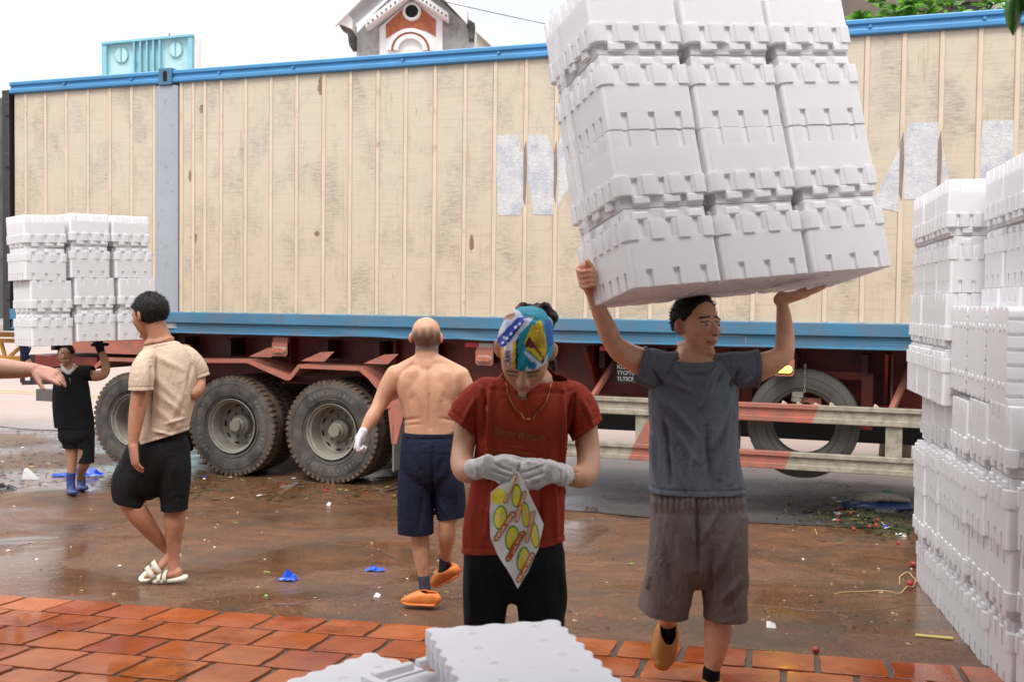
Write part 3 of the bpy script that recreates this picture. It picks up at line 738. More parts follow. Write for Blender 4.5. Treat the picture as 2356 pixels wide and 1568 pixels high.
# outriggers
for px in (1345, 2045):
    x = U(px); mb = MB(); mb.prism([(0.0, 1.52), (0.6, 1.52), (0.6, 1.05), (0.52, 1.05)], x, x + 0.03, 'x'); mb.build('outrigger', MAR, tr)
    mb = MB(); mb.bar((x + 0.25, 0.55, 1.45), (x + 0.05, 0.1, 0.98), 0.05, 0.04); mb.build('guard_bracket', PINK, tr)
# wheels
def tyre_profile(Rt, Rr, w, dual=False):
    h = w / 2
    return [(Rr, -h * 0.72), (Rr + 0.012, -h * 0.86), (Rr + 0.06, -h * 0.98), (Rr + 0.11, -h * 1.04), (Rr + (Rt - Rr) * 0.62, -h * 1.03), (Rr + (Rt - Rr) * 0.70, -h * 1.015), (Rt - 0.055, -h * 0.97), (Rt - 0.05, -h * 0.975), (Rt - 0.032, -h * 0.93), (Rt - 0.014, -h * 0.84), (Rt - 0.014, h * 0.84), (Rt - 0.05, h * 0.97), (Rr + 0.08, h), (Rr, h * 0.72)]
def make_tyre(Rt, Rr, w, lug):
    mb = MB(); mb.lathe(tyre_profile(Rt, Rr, w), 72, 'y', 0, closed=True)
    for r0 in (Rr + 0.045, Rr + (Rt - Rr) * 0.67):
        hh = w / 2 * (0.985 if r0 < Rr + 0.05 else 1.03)
        mb.lathe([(r0 - 0.004, -hh + 0.006), (r0, -hh - 0.004), (r0 + 0.005, -hh + 0.006)], 72, 'y', 0)
    if lug:
        n = 54
        for i in range(n):
            a = 2 * PI * i / n; M = Matrix.Rotation(-a, 4, 'Y')
            mb.box((Rt - 0.045, -w / 2 * 0.955, -0.019), (Rt - 0.002, -w / 2 * 0.40, 0.019), 1, M)
            mb.box((Rt - 0.045, w / 2 * 0.40, -0.017), (Rt - 0.002, w / 2 * 0.955, 0.019), 1, M)
        mb.lathe([(Rt - 0.001, -w * 0.17), (Rt + 0.003, -w * 0.16), (Rt + 0.003, -w * 0.03), (Rt - 0.012, -w * 0.02)], 54, 'y', 1)
        mb.lathe([(Rt - 0.012, w * 0.02), (Rt + 0.003, w * 0.03), (Rt + 0.003, w * 0.16), (Rt - 0.001, w * 0.17)], 54, 'y', 1)
    else:
        for c in (-0.36, -0.18, 0.0, 0.18, 0.36): mb.lathe([(Rt - 0.016, w * (c - 0.07)), (Rt, w * (c - 0.065)), (Rt, w * (c + 0.065)), (Rt - 0.016, w * (c + 0.07))], 72, 'y', 1)
    return mb.mesh('tyre', [RUB, TREAD], smooth=False)
def smooth_by(me):
    bm = bmesh.new(); bm.from_mesh(me)
    for f in bm.faces: f.smooth = True
    for e in bm.edges: e.smooth = not (len(e.link_faces) == 2 and e.calc_face_angle(0) > 0.6)
    bm.to_mesh(me); bm.free()
RT, RR_ = 0.550, 0.300
tyre_me = make_tyre(RT, RR_, 0.27, True); smooth_by(tyre_me)
mb = MB(); mb.lathe([(0.300, -0.128), (0.296, -0.136), (0.286, -0.128), (0.280, -0.10), (0.262, -0.092), (0.256, -0.04), (0.245, 0.06), (0.20, 0.105), (0.13, 0.115), (0.0, 0.115)], 64, 'y', 0)
for i in range(10):
    a = 2 * PI * (i + 0.3) / 10; M = Matrix.Rotation(-a, 4, 'Y')
    mb.prism([(0.222 + 0.013 * math.cos(t), 0.034 * math.sin(t)) for t in [2 * PI * j / 12 for j in range(12)]], 0.076, 0.09, 'y', 1, M)
rim_me = mb.mesh('rim', [RIM, BLK]); smooth_by(rim_me)
mb = MB(); mb.lathe([(0.115, 0.115), (0.112, 0.03), (0.085, 0.015), (0.082, -0.02), (0.06, -0.03)], 32, 'y', 0)
mb.prism([(0.068 * math.cos(2 * PI * (j + .5) / 8), 0.068 * math.sin(2 * PI * (j + .5) / 8)) for j in range(8)], -0.075, -0.02, 'y', 0)
for i in range(10):
    a = 2 * PI * i / 10; M = Matrix.Rotation(-a, 4, 'Y')
    mb.prism([(0.155 + 0.016 * math.cos(2 * PI * j / 6), 0.016 * math.sin(2 * PI * j / 6)) for j in range(6)], 0.075, 0.115, 'y', 0, M)
hub_me = mb.mesh('hub', [RIM], bevel=0.003); smooth_by(hub_me)
EMB = plain('tyre_embossing', (0.17, 0.16, 0.145), 0.8, 0.2, 20)
def arc_text(txt, r, a0, da, size, y, mat, parent, name='lettering'):
    mb = MB(); a = a0
    for ch in txt:
        if ch != ' ':
            uv, fs = text_mesh(ch, 0.012); w = size * (0.75 if ch != 'I' else 0.25)
            vs = []
            for p, q in uv:
                rr = r + (q - 0.5) * size; an = a - (p - 0.5) * w / r
                vs.append((rr * math.cos(an), y, rr * math.sin(an)))
            mb.add(vs, fs)
        a -= da
    o = mb.build(name, mat, parent); o['kind'] = 'stuff'; return o
def wheel(u, v, flip=False, lettering=None):
    w = empty('wheel'); w.parent = tr; w.location = (u, v, RT)
    w.rotation_euler = (0, random.uniform(0, 6), PI if flip else 0)
    for nm, me in (('tyre', tyre_me), ('rim', rim_me), ('hub', hub_me)): link(bpy.data.objects.new(nm, me), w)
    return w
wu = [onp(306, 970).x, onp(534, 985).x, onp(764, 995).x]
d12 = (wu[2] - wu[1] + wu[1] - wu[0]) / 2
for i, u_ in enumerate((wu[0] - 0.03, wu[1] - 0.03, wu[2] - 0.03)):
    w1 = wheel(u_, 0.16); wheel(u_, 0.49, True); wheel(u_, 1.95); wheel(u_, 2.28, True)
    if i: 
        arc_text('REGROOVABLE', 0.415, 0.9, 0.125, 0.042, -0.1415, EMB, w1); arc_text('TUBELESS RADIAL', 0.415, -2.0, 0.125, 0.036, -0.1415, EMB, w1)
    mb = MB(); mb.tube([(u_, 0.3, RT), (u_, 2.2, RT)], 0.07, 12); mb.build('axle', MAR, tr)
    mb = MB(); mb.bar((u_ - 0.55, 0.72, 0.78), (u_ + 0.55, 0.72, 0.78), 0.09, 0.08); mb.box((u_ - 0.1, 0.66, 0.5), (u_ + 0.1, 0.78, 0.9)); mb.build('leaf_spring', DARK, tr)
# mudguards: folded sheet over the wheels, each stretch its own plate
def Q(x, y, v=0.0): q = onp(x, y, v); return (q.x, q.z)
gd = [[(213, 848), (240, 822)], [(240, 822), (310, 824), (440, 826), (570, 826)], [(570, 826), (662, 867)], [(662, 867), (670, 863), (689, 838)], [(689, 838), (760, 841), (829, 844)], [(829, 844), (850, 862), (875, 892), (893, 935)]]
for s_ in gd:
    mb = MB(); pts = [Q(*p) for p in s_]
    for (a, za), (b, zb2) in zip(pts[:-1], pts[1:]):
        mb.add([(a, 0.0, za), (b, 0.0, zb2), (b, 0.62, zb2 + 0.01), (a, 0.62, za + 0.01), (a, 0, za - 0.006), (b, 0, zb2 - 0.006), (b, 0.62, zb2 + 0.004), (a, 0.62, za + 0.004)],
               [(0, 1, 2, 3), (4, 7, 6, 5), (0, 4, 5, 1), (1, 5, 6, 2), (2, 6, 7, 3), (3, 7, 4, 0)])
        mb.bar((a, -0.004, za - 0.018), (b, -0.004, zb2 - 0.018), 0.018, 0.042)
    mb.build('mudguard', PINK, tr)
for px, py, q2 in ((570, 812, 640), (690, 822, 735), (834, 828, 880)):
    a = Q(px, py + 8); b = Q(q2, py - 22, 0.5)
    mb = MB(); mb.prism([(a[0], a[1]), (a[0] + 0.28, a[1] + 0.0), (a[0] + 0.40, a[1] + 0.11), (a[0] + 0.24, a[1] + 0.10)], 0.02, 0.028, 'y'); mb.build('guard_gusset', PINK, tr)
mb = MB(); pts = [Q(*p, 0.02) for p in ((893, 926), (930, 912), (936, 930), (914, 1020), (903, 1020))]; mb.prism(pts, 0.0, 0.02, 'y'); mb.build('rear_flap_plate', PINK, tr)
mb = MB(); a, b = Q(912, 1020, 0.1), Q(932, 1060, 0.1); mb.box((a[0], 0.0, b[1] - 0.1), (a[0] + 0.02, 0.6, a[1] + 0.22)); mb.build('mud_flap', plain('grey_rubber_flap', (0.16, 0.16, 0.155), 0.6, 0.2), tr, bevel=0.004)
# hanging lamp brackets
MET = plain('zinc_frame', (0.42, 0.36, 0.33), 0.4, 0.15, 8, metal=0.3)
AMB = plain('amber_lens', (0.50, 0.13, 0.075), 0.2, 0.1)
def lamp(px, py, lit=False):
    a = onp(px, py, 0.02); L = empty('side_lamp'); L.parent = tr; L.location = (a.x, 0.02, a.z)
    mb = MB(); mb.prism([(-0.095, 0.075), (0.095, 0.075), (0.095, -0.05), (0.075, -0.075), (-0.075, -0.075), (-0.095, -0.05)], 0.0, 0.012, 'y'); mb.box((-0.09, 0.012, 0.07), (0.09, 0.05, 0.13)); mb.build('bracket', PINK, L, bevel=0.002)
    st_ = [((0.045 if math.cos(t) > 0 else -0.045) + 0.038 * math.cos(t), -0.012 + 0.038 * math.sin(t)) for t in [2 * PI * i / 24 + .01 for i in range(24)]]
    mb = MB(); mb.prism(st_, -0.014, 0.0, 'y'); mb.build('rim', MET, L, bevel=0.003)
    st2 = [(x * 0.86, -0.012 + (y + 0.012) * 0.74) for x, y in st_]
    mb = MB(); mb.prism(st2, -0.026, -0.013, 'y'); mb.build('lens', LIT if lit else AMB, L, bevel=0.006)
    mb = MB(); mb.box((-0.022, -0.031, -0.036), (0.022, -0.012, 0.014)); 
    if not lit: mb.build('clip', PINK, L, bevel=0.004)
LIT = emit('lit_yellow_lens', (1.0, 0.72, 0.015), 22.0)
lamp(643, 803); lamp(1114, 823); lamp(1803, 846, True)
# reflective tapes and stencilled sheet on the web
REDT = plain('red_tape', (0.42, 0.012, 0.03), 0.35, 0.12); WHT = plain('grey_tape', (0.40, 0.37, 0.34), 0.4, 0.12)
for px, red_first in ((1070, False), (1380, True), (2118, True)):
    a = onp(px, 800, 0.03)
    for i, m_ in enumerate((REDT, WHT)):
        mb = MB(); mb.box((a.x + i * 0.15, 0.03, 1.485), (a.x + i * 0.15 + 0.148, 0.034, 1.53)); mb.build('reflective_tape', m_, tr)
a = onp(1418, 822, 0.30); mb = MB(); mb.box((a.x, 0.30, 1.16), (a.x + 0.34, 0.303, 1.47)); sh_ = mb.build('data_sheet', plain('stencil_black', (0.02, 0.02, 0.02), 0.6), tr)
for i, t in enumerate(('R1:', 'D1:', 'KLBT :', 'TTCPTGT:', 'TLTSCPTG:')):
    uv, fs = text_mesh(t, 0.02); w = 0.034 * len(t) * 0.8
    mb = MB(); mb.add([(a.x + 0.012 + p * w, 0.298, 1.415 - i * 0.058 + q * 0.040) for p, q in uv], fs); mb.build('stencil_lettering', plain('stencil_white', (0.7, 0.7, 0.68), 0.6), tr)['kind'] = 'stuff'
# side guard: two rails with uprights, cream with slanted red stretches
gu0, gu1 = U(1312), u1
def guard_rail(z0, z1, redspans):
    prof = [(0.05, z0), (-0.012, z0), (-0.016, z0 + 0.006), (-0.016, z0 + 0.045), (0.006, z0 + 0.05), (0.006, z1 - 0.045), (-0.016, z1 - 0.038), (-0.016, z1 - 0.004), (-0.012, z1), (0.05, z1)]
    cuts = [gu0]; 
    for a, b in redspans: cuts += [a, b]
    cuts += [gu1]
    for i, (a, b) in enumerate(zip(cuts[:-1], cuts[1:])):
        mb = MB(); n = len(prof); sl = 0.35
        vs = [(a + (z - z0) * sl * (a != gu0), v, z) for v, z in prof] + [(b - 0.0005 + (z - z0) * sl * (b != gu1), v, z) for v, z in prof]
        mb.add(vs, [tuple(range(n))[::-1], tuple(range(n, 2 * n))] + [(j, (j + 1) % n, n + (j + 1) % n, n + j) for j in range(n)])
        mb.build('guard_rail', PINK if i % 2 else GREYC, tr)
zU1, zU0 = onp(1400, 912).z, onp(1400, 951).z; zL1, zL0 = onp(1400, 1016).z, onp(1400, 1054).z
guard_rail(zU0, zU1, [(U(1640, y=950), U(1868, y=960))])
guard_rail(zL0, zL1, [(U(1446, y=1050), U(1805, y=1080))])
for px, red in ((1478, True), (2057, False)):
    x = U(px, y=990); mb = MB(); mb.prism([(x - 0.07, 0.01), (x + 0.07, 0.01), (x + 0.07, 0.035), (x + 0.012, 0.035), (x + 0.012, 0.02), (x - 0.012, 0.02), (x - 0.012, 0.035), (x - 0.07, 0.035)], zL1 + 0.001, zU0 - 0.001, 'z'); mb.build('guard_upright', GREYC, tr)
    if red:
        mb = MB(); mb.prism([(x - 0.069, zL1 + 0.01), (x + 0.069, zL1 + 0.01), (x + 0.069, zU0 - 0.01)], 0.006, 0.0095, 'y'); mb.build('red_flash', PINK, tr)
for px, py in ((1556, 928), (2158, 934), (2150, 1044), (2118, 1048)):
    pass
for px, z in ((1563, zU1 - 0.085), (2160, zU1 - 0.085), (2110, zL1 - 0.085)):
    a = U(px, y=940); mb = MB(); mb.box((a, 0.0005, z - 0.008), (a + 0.13, 0.004, z + 0.03)); mb.build('reflector', REDT, tr)
    mb = MB(); mb.box((a + 0.131, 0.0005, z - 0.008), (a + 0.19, 0.004, z + 0.03)); mb.build('reflector', WHT, tr)
# spare wheel in its carrier
sp = onp(1849, 971, 0.25); w = empty('spare_wheel'); w.parent = tr; w.location = (sp.x, 0.25, sp.z)
sm = make_tyre(0.50, 0.285, 0.25, False); smooth_by(sm)
SPR = plain('dusty_spare_rubber', (0.085, 0.077, 0.066), 0.8, 0.25, 5.0, dirt=((0.07, 0.06, 0.055), 0.6, 5.0))
sm.materials.clear(); sm.materials.append(SPR); sm.materials.append(SPR); link(bpy.data.objects.new('tyre', sm), w)
EMB2 = plain('spare_embossing', (0.08, 0.072, 0.065), 0.8, 0.2, 20); EMB2 = EMB2
arc_text('X RUGGED', 0.40, 2.0, 0.16, 0.06, -0.1315, EMB2, w); arc_text('RADIAL X', 0.40, -0.3, 0.14, 0.05, -0.1315, EMB2, w)
mb = MB(); mb.box((-0.10, -0.05, 0.06), (0.16, 0.0, 0.235)); mb.build('carrier_plate', PINK, w, bevel=0.004)
mb = MB(); mb.prism([(0.0, 0.185), (0.03, 0.195), (0.06, 0.185), (0.06, 0.175), (0.03, 0.165), (0.0, 0.175)], -0.053, -0.049, 'y'); mb.box((-0.06, -0.053, 0.075), (0.12, -0.049, 0.115)); mb.build('plate_opening', BLK, w)
mb = MB(); mb.lathe([(0.0, 0.42), (0.022, 0.42), (0.022, 0.34), (0.013, 0.34), (0.013, 0.235), (0.05, 0.235), (0.05, 0.20), (0.0, 0.20)], 12, 'z', 0, Matrix.Translation((-0.06, -0.09, 0.0))); mb.box((-0.10, -0.12, 0.24), (0.0, -0.02, 0.29)); mb.build('clamp_bolt', RIM, w)
mb = MB()
for i in range(9):
    z = 0.53 - i * 0.028; M = Matrix.Translation((0.012, -0.14, z)) @ Matrix.Rotation(PI / 2 * (i % 2), 4, 'Z')
    pts = [M @ Vector((0.009 * math.cos(t), 0, 0.019 * math.sin(t))) for t in [2 * PI * j / 10 for j in range(11)]]
    mb.tube(pts, 0.0035, 5, cap=False)
mb.build('chain', RIM, w)
mb = MB(); mb.box((-0.62, -0.1, -0.42), (-0.585, 0.1, 0.45)); mb.box((0.5, 0.1, -0.05), (0.6, 0.16, 0.45)); mb.box((-0.6, 0.15, 0.4), (0.6, 0.2, 0.47)); mb.build('carrier_frame', MAR, w)
# bits of rubbish lodged on the upper guard rail
LEAFM = plain('dry_scrap', (0.45, 0.36, 0.28), 0.8, 0.2)
for px in (1798, 1832, 1872, 1908, 2010):
    a = U(px, y=905); mb = MB(); h = random.uniform(0.02, 0.035); mb.add([(a, 0, zU1), (a + 0.05, 0.0, zU1), (a + 0.045, 0.03, zU1 + 0.01), (a + 0.01, 0.03, zU1 + h), (a + 0.03, 0.0, zU1 + h * 0.8)], [(0, 1, 4), (1, 2, 4), (2, 3, 4), (3, 0, 4)]); o = mb.build('wood_chip', LEAFM); tag(o, None, 'debris', 'chips lodged on the guard rail', None); o.matrix_world = LORRY
    o['label'] = 'pale chip on the upper guard rail, ' + {1798: 'at the left rim of the spare wheel', 1832: 'left of the red carrier plate', 1872: 'right under the carrier plate', 1908: 'inside the right side of the spare wheel', 2010: 'right of the spare wheel'}[px]
# landing legs and far side guard of the same trailer
mb = MB(); mb.box((u0 + 4, 2.36, 0.86), (gu1, 2.40, 1.02)); mb.build('far_guard_rail', GREYC, tr)
mb = MB(); mb.box((u0 + 4, 2.33, 0.45), (gu1, 2.35, 0.85)); mb.build('far_guard_panel', DARK, tr)
mb = MB(); x = U(2205); mb.box((x, 0.35, 0.05), (x + 0.14, 0.5, 1.5)); mb.box((x - 0.08, 0.28, 0.0), (x + 0.22, 0.57, 0.04)); mb.build('landing_leg', GREYC, tr)
# ------------------------------------------------------------------ buildings behind
WALLG = plain('weathered_grey_render', (0.62, 0.62, 0.64), 0.8, 0.1, 1.5, dirt=((0.25, 0.24, 0.22), 0.5, 2.0), kind='Object')
WHITE = plain('white_trim_paint', (0.80, 0.78, 0.78), 0.6, 0.04, 2.0)
BRICKM = plain('red_pebbledash', (0.42, 0.13, 0.07), 0.9, 0.35, 14.0, bmp=0.6, bsc=40)
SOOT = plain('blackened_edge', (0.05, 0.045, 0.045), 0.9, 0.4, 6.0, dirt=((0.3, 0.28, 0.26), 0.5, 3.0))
def lift(kk):
    """photo point -> house face coordinates (metres, x right, z up) on the plane y = kk"""
    def f(x, y):
        d = P(x, y, 1) - CAM; t = kk / d.y; return (d.x * t, CAM.z + d.z * t)
    return f
HK = 34.0; hf = lift(HK)
def z2d(zx, zy): return (736.2 + .3522 * zx, .3522 * zy)
def Hq(l): return [hf(*z2d(*p)) for p in l]
hs_ = empty('gabled_house', (hf(950, 60)[0], HK, 0), label='pale grey gabled house with red pediment and round window behind the container', cat='house')
HL = hs_.location
def part(name, poly, y0, y1, mat, parent=None, bevel=0):
    mb = MB(); mb.prism([(a - HL.x, b) for a, b in poly], y0, y1, 'y'); return mb.build(name, mat, parent or hs_, bevel=bevel)
w_ = Hq([(240, 420), (240, 220), (380, 60), (575, -120), (760, -20), (945, 150), (1010, 250), (1010, 420)])
wall = [(w_[0][0], 0.0)] + w_[1:-1] + [(w_[-1][0], 0.0)]
part('wall', wall, 0.0, 6.0, WALLG)
# roof: two thick sloping slabs with verge boards
for i, (a, b) in enumerate((((140, 108), (575, -290)), ((972, 92), (575, -290)))):
    p, q = hf(*z2d(*a)), hf(*z2d(*b)); t = 0.30
    part('roof_slope', [p, q, (q[0], q[1] - t * 1.3), (p[0], p[1] - t)], -1.0, 0.9, WHITE)
    part('verge_board', [(p[0], p[1] - 0.02), q, (q[0], q[1] - 0.42), (p[0], p[1] - 0.60)], -1.18, -1.003, WHITE)
part('eaves_block', Hq([(142, 112), (190, 112), (242, 180), (242, 245), (205, 225), (145, 200)]), -1.0, 0.0, WHITE)
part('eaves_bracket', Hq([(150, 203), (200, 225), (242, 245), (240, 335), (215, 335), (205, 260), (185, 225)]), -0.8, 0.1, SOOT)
part('eaves_block', Hq([(920, 75), (972, 95), (975, 140), (925, 135)]), -1.15, 0.0, WHITE)
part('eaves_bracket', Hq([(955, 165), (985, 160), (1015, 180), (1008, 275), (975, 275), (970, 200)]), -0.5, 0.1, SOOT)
# projecting bay with pediment
part('bay', Hq([(398, 420), (398, 200), (605, 20), (805, 150), (805, 420)]), -0.35, 0.0, WHITE)
part('pediment_infill', Hq([(442, 270), (440, 182), (565, 65), (650, 60), (762, 152), (760, 258), (700, 222), (605, 203), (510, 225)]), -0.38, -0.352, BRICKM)
for a, b in (((320, 183), (605, -40)), ((850, 130), (605, -40))):
    p, q = hf(*z2d(*a)), hf(*z2d(*b)); part('pediment_cornice', [p, q, (q[0], q[1] - 0.30), (p[0], p[1] - 0.22)], -0.85, -0.3, WHITE, bevel=0.02)
    for k in range(9):
        t = (k + 0.7) / 10; x = p[0] + (q[0] - p[0]) * t; z = p[1] + (q[1] - p[1]) * t - 0.16
        part('dentil', [(x - 0.025, z - 0.025), (x + 0.025, z - 0.025), (x + 0.025, z + 0.025), (x - 0.025, z + 0.025)], -0.88, -0.851, SOOT)
cx, cz = hf(*z2d(608, 100)); rw = abs(hf(*z2d(668, 100))[0] - cx)
mb = MB(); mb.lathe([(rw * 0.70, -0.37), (rw * 0.70, -0.47), (rw * 0.82, -0.50), (rw * 0.97, -0.47), (rw * 1.03, -0.37)], 40, 'y', 0, Matrix.Translation((cx - HL.x, 0, cz)))
mb.build('window_surround', WHITE, hs_, smooth=True)
mb = MB(); mb.lathe([(0, -0.42), (rw * 0.70, -0.42)], 40, 'y', 0, Matrix.Translation((cx - HL.x, 0, cz))); mb.build('round_window', BLK, hs_)
ac = hf(*z2d(600, 350))
for r1, r0, y0, m_ in ((150, 125, -0.46, WHITE), (123, 110, -0.42, BRICKM), (108, 80, -0.48, WHITE)):
    s1 = abs(hf(*z2d(600 + r1, 350))[0] - ac[0]); s0 = abs(hf(*z2d(600 + r0, 350))[0] - ac[0])
    out = [(ac[0] + s1 * math.cos(t), ac[1] + s1 * 0.93 * math.sin(t)) for t in [PI * i / 24 for i in range(25)]] + [(ac[0] + s0 * math.cos(t), ac[1] + s0 * 0.93 * math.sin(t)) for t in [PI * (24 - i) / 24 for i in range(25)]]
    part('arch_moulding', out, y0, -0.34, m_)
part('side_wing', Hq([(1012, 420), (1012, 110), (1160, 262), (1160, 420)])[0:1] + Hq([(1012, 110), (1160, 262)]) + Hq([(1160, 420)]), 1.5, 7, plain('cream_wing', (0.55, 0.48, 0.38), 0.8, 0.1, 2))
part('wing_roof', Hq([(985, 95), (1125, 235), (1165, 268), (1150, 270), (1010, 135)]), 1.3, 7.2, WHITE)
# turquoise parapet building
TK = 48.0; tf = lift(TK); TEAL = plain('turquoise_render', (0.42, 0.66, 0.70), 0.8, 0.07, 1.0, dirt=((0.3, 0.45, 0.45), 0.3, 1.5)); TEALD = plain('turquoise_trim', (0.22, 0.50, 0.60), 0.8, 0.1, 2.0)
def z1d(zx, zy): return (zx / 2.84, zy / 2.84)
A = [tf(*z1d(*p)) for p in ((678, 288), (1268, 232), (1268, 520), (678, 520))]
tb_ = empty('turquoise_building', (A[0][0], TK, 0), label='turquoise rooftop parapet with two round vents above the container', cat='building')
def tpart(name, poly, y0, y1, mat, px=True):
    mb = MB(); q = [tf(*z1d(*p)) for p in poly] if px else poly
    mb.prism([(a - A[0][0], b) for a, b in q], y0, y1, 'y'); return mb.build(name, mat, tb_)
tpart('wall', [A[0], A[1], (A[1][0], 0), (A[0][0], 0)], 0, 0.9, TEAL, False)
tpart('coping', [(676, 286), (1270, 230), (1270, 244), (676, 300)], -0.25, 1.0, TEALD)
tpart('pilaster', [(676, 300), (706, 298), (706, 520), (676, 520)], -0.2, 0, TEALD); tpart('pilaster', [(1236, 248), (1262, 244), (1262, 520), (1236, 520)], -0.2, 0, TEALD)
for x in (884, 926, 968, 1010, 1052): tpart('fin', [(x - 5, 280 - (x - 884) * 0.1), (x + 6, 279 - (x - 884) * 0.1), (x + 6, 520), (x - 5, 520)], -0.22, 0, TEALD)
for cx_, cy_ in ((797, 362), (1151, 327)):
    c = tf(*z1d(cx_, cy_)); r = abs(tf(*z1d(cx_ + 44, cy_))[0] - c[0])
    mb = MB(); mb.lathe([(0, -0.06), (r, -0.06), (r * 1.04, 0)], 32, 'y', 0, Matrix.Translation((c[0] - A[0][0], 0, c[1])) @ Matrix.Diagonal((1, 1, 1.2, 1))); mb.build('round_vent', TEALD, tb_)
    for i in range(-5, 6):
        hw = math.sqrt(max(0, 1 - (i / 6) ** 2)) * r * 0.9
        for s_ in (-1, 1):
            x0, x1 = sorted((c[0] - A[0][0] + s_ * 0.03, c[0] - A[0][0] + s_ * hw)); mb = MB(); mb.box((x0, -0.10, c[1] + i * r * 0.19 - 0.028), (x1, -0.061, c[1] + i * r * 0.19 + 0.028)); mb.build('louvre', TEAL, tb_)
tpart('side_wall', [(1269, 232), (1284, 238), (1284, 520), (1269, 520)], 0.0, 0.8, WHITE)
a = tf(*z1d(1060, 250)); mb = MB(); mb.tube([(a[0] - A[0][0], 1, a[1] - 0.3), (a[0] - A[0][0], 1, tf(*z1d(1060, 183))[1])], 0.03, 6); mb.build('aerial', SOOT, tb_)
rh = tf(*z1d(1285, 400)); r2 = tf(*z1d(1340, 432)); sp_ = tf(*z1d(1362, 432)); st_ = tf(*z1d(1362, 330))
rb = empty('red_roofed_house', (rh[0], TK + 6, 0), label='far house with a red roof and thin spire beside the turquoise building', cat='house')
mb = MB(); mb.box((0, 0, 0), (4, 4, rh[1] - 0.6)); mb.build('wall', WALLG, rb)
mb = MB(); mb.add([(-.3, -.3, r2[1] + 0.6), (4.3, -.3, r2[1] - 0.3), (4.3, 4, r2[1] - 0.3), (-.3, 4, r2[1] + 0.6), (-.3, -.3, 3), (4.3, -.3, 3), (4.3, 4, 3), (-.3, 4, 3)], [(0, 1, 2, 3), (0, 4, 5, 1), (1, 5, 6, 2), (2, 6, 7, 3), (3, 7, 4, 0)]); mb.build('roof', plain('red_roof', (0.35, 0.06, 0.06), 0.7), rb)
mb = MB(); mb.lathe([(0.0, st_[1] + 1.1), (0.03, sp_[1] + 1.4), (0.12, sp_[1] + 0.9), (0.22, sp_[1] + 0.2), (0.22, 3)], 10, 'z', 0, Matrix.Translation(((sp_[0] - rh[0]) * 1.12 + 0.2, 1, 0))); mb.build('spire', SOOT, rb, smooth=True)
# dark building behind the tree
DB = 22.0; df = lift(DB); a = df(1955, -5); b = df(2262, 40)
bd = empty('brown_building', (a[0], DB, 0), label='dark brown building behind the broad leaved tree at the top right', cat='building')
BRN = plain('brown_wall', (0.16, 0.12, 0.10), 0.8, 0.2, 1.5)
mb = MB(); mb.box((0, 0, 0), (b[0] - a[0], 5, 12)); mb.build('wall', BRN, bd)
e = df(2232, 30); f = df(2200, 0)
mb = MB(); mb.box((df(2190, 30)[0] - a[0], -0.05, df(2200, 36)[1]), (df(2246, 30)[0] - a[0], -0.001, df(2200, 10)[1])); mb.build('window', plain('dim_window', (0.03, 0.03, 0.045), 0.2), bd)
mb = MB(); mb.box((b[0] - a[0] - 0.02, -0.3, 0), (b[0] - a[0] + 0.22, -0.05, 12)); mb.build('column', plain('grey_column', (0.40, 0.38, 0.36), 0.7), bd)
mb = MB(); mb.box((df(2120, 5)[0] - a[0], -0.25, df(2120, 5)[1]), (b[0] - a[0] - 0.03, -0.06, df(2120, 5)[1] + 0.2)); mb.build('ledge', plain('pale_ledge', (0.5, 0.45, 0.42), 0.7), bd)
# far street front that closes the view under the trailer: a parked dark lorry
LK = Matrix.Translation(O0 + Ln * 11.5) @ Matrix.Rotation(-TH, 4, 'Z')
fl = empty('parked_lorry', label='dark lorry body parked on the far side of the road, seen under the trailer', cat='lorry'); fl.matrix_world = LK
DK = plain('dark_lorry_paint', (0.028, 0.022, 0.028), 0.6, 0.2)
mb = MB(); mb.box((-2.5, 0, 0.55), (11, 2.4, 3.2)); mb.build('body', DK, fl, bevel=0.03)
mb = MB(); mb.box((-2.4, 0.2, 0.22), (10.9, 2.2, 0.55)); mb.build('chassis', DK, fl)
for x in (8.6, 9.9):
    w = empty('wheel'); w.parent = fl; w.location = (x, 0.15, RT); link(bpy.data.objects.new('tyre', tyre_me), w); link(bpy.data.objects.new('rim', rim_me), w)
# yellow steel frame at the far left
YF = plain('yellow_frame_paint', (0.50, 0.23, 0.035), 0.5, 0.2)
g0 = empty('yellow_steel_frame', tuple(P(30, 800, 13.0).xy) + (0,), label='yellow steel lattice frame standing on the road at the far left', cat='frame')
def G(x, y): q = P(x, y, 13.0) - g0.location; return (q.x, q.y, q.z)
for nm, pts, w in (('beam', ((-60, 768), (64, 770)), 0.06), ('beam', ((-60, 782), (64, 784)), 0.05), ('beam', ((-60, 822), (64, 826)), 0.07), ('beam', ((-60, 836), (64, 840)), 0.05), ('brace', ((2, 784), (12, 822)), 0.04), ('brace', ((60, 786), (20, 822)), 0.04), ('brace', ((-40, 786), (2, 822)), 0.04), ('leg', ((-50, 836), (-50, 960)), 0.06)):
    mb = MB(); mb.bar(G(*pts[0]), G(*pts[1]), w, w); mb.build(nm, YF, g0, bevel=0.006)
# black steel gate post beside the worker
gp = P(56, 900, 11.4); mb = MB()
o_ = empty('black_rack', (gp.x, gp.y, 0), label='thin black steel rack standing beside the worker at the far left', cat='rack')
for a, b in (((52, 815), (52, 880)), ((52, 880), (130, 878)), ((75, 815), (75, 880))):
    mb = MB(); mb.bar(P(*a, 11.4) - o_.location, P(*b, 11.4) - o_.location, 0.045, 0.045); mb.build('bar', DARK, o_)
mb = MB(); mb.bar(P(52, 880, 11.4) - o_.location, P(52, 880, 11.4).xy.to_3d() - o_.location, 0.045, 0.045); mb.build('leg', DARK, o_)
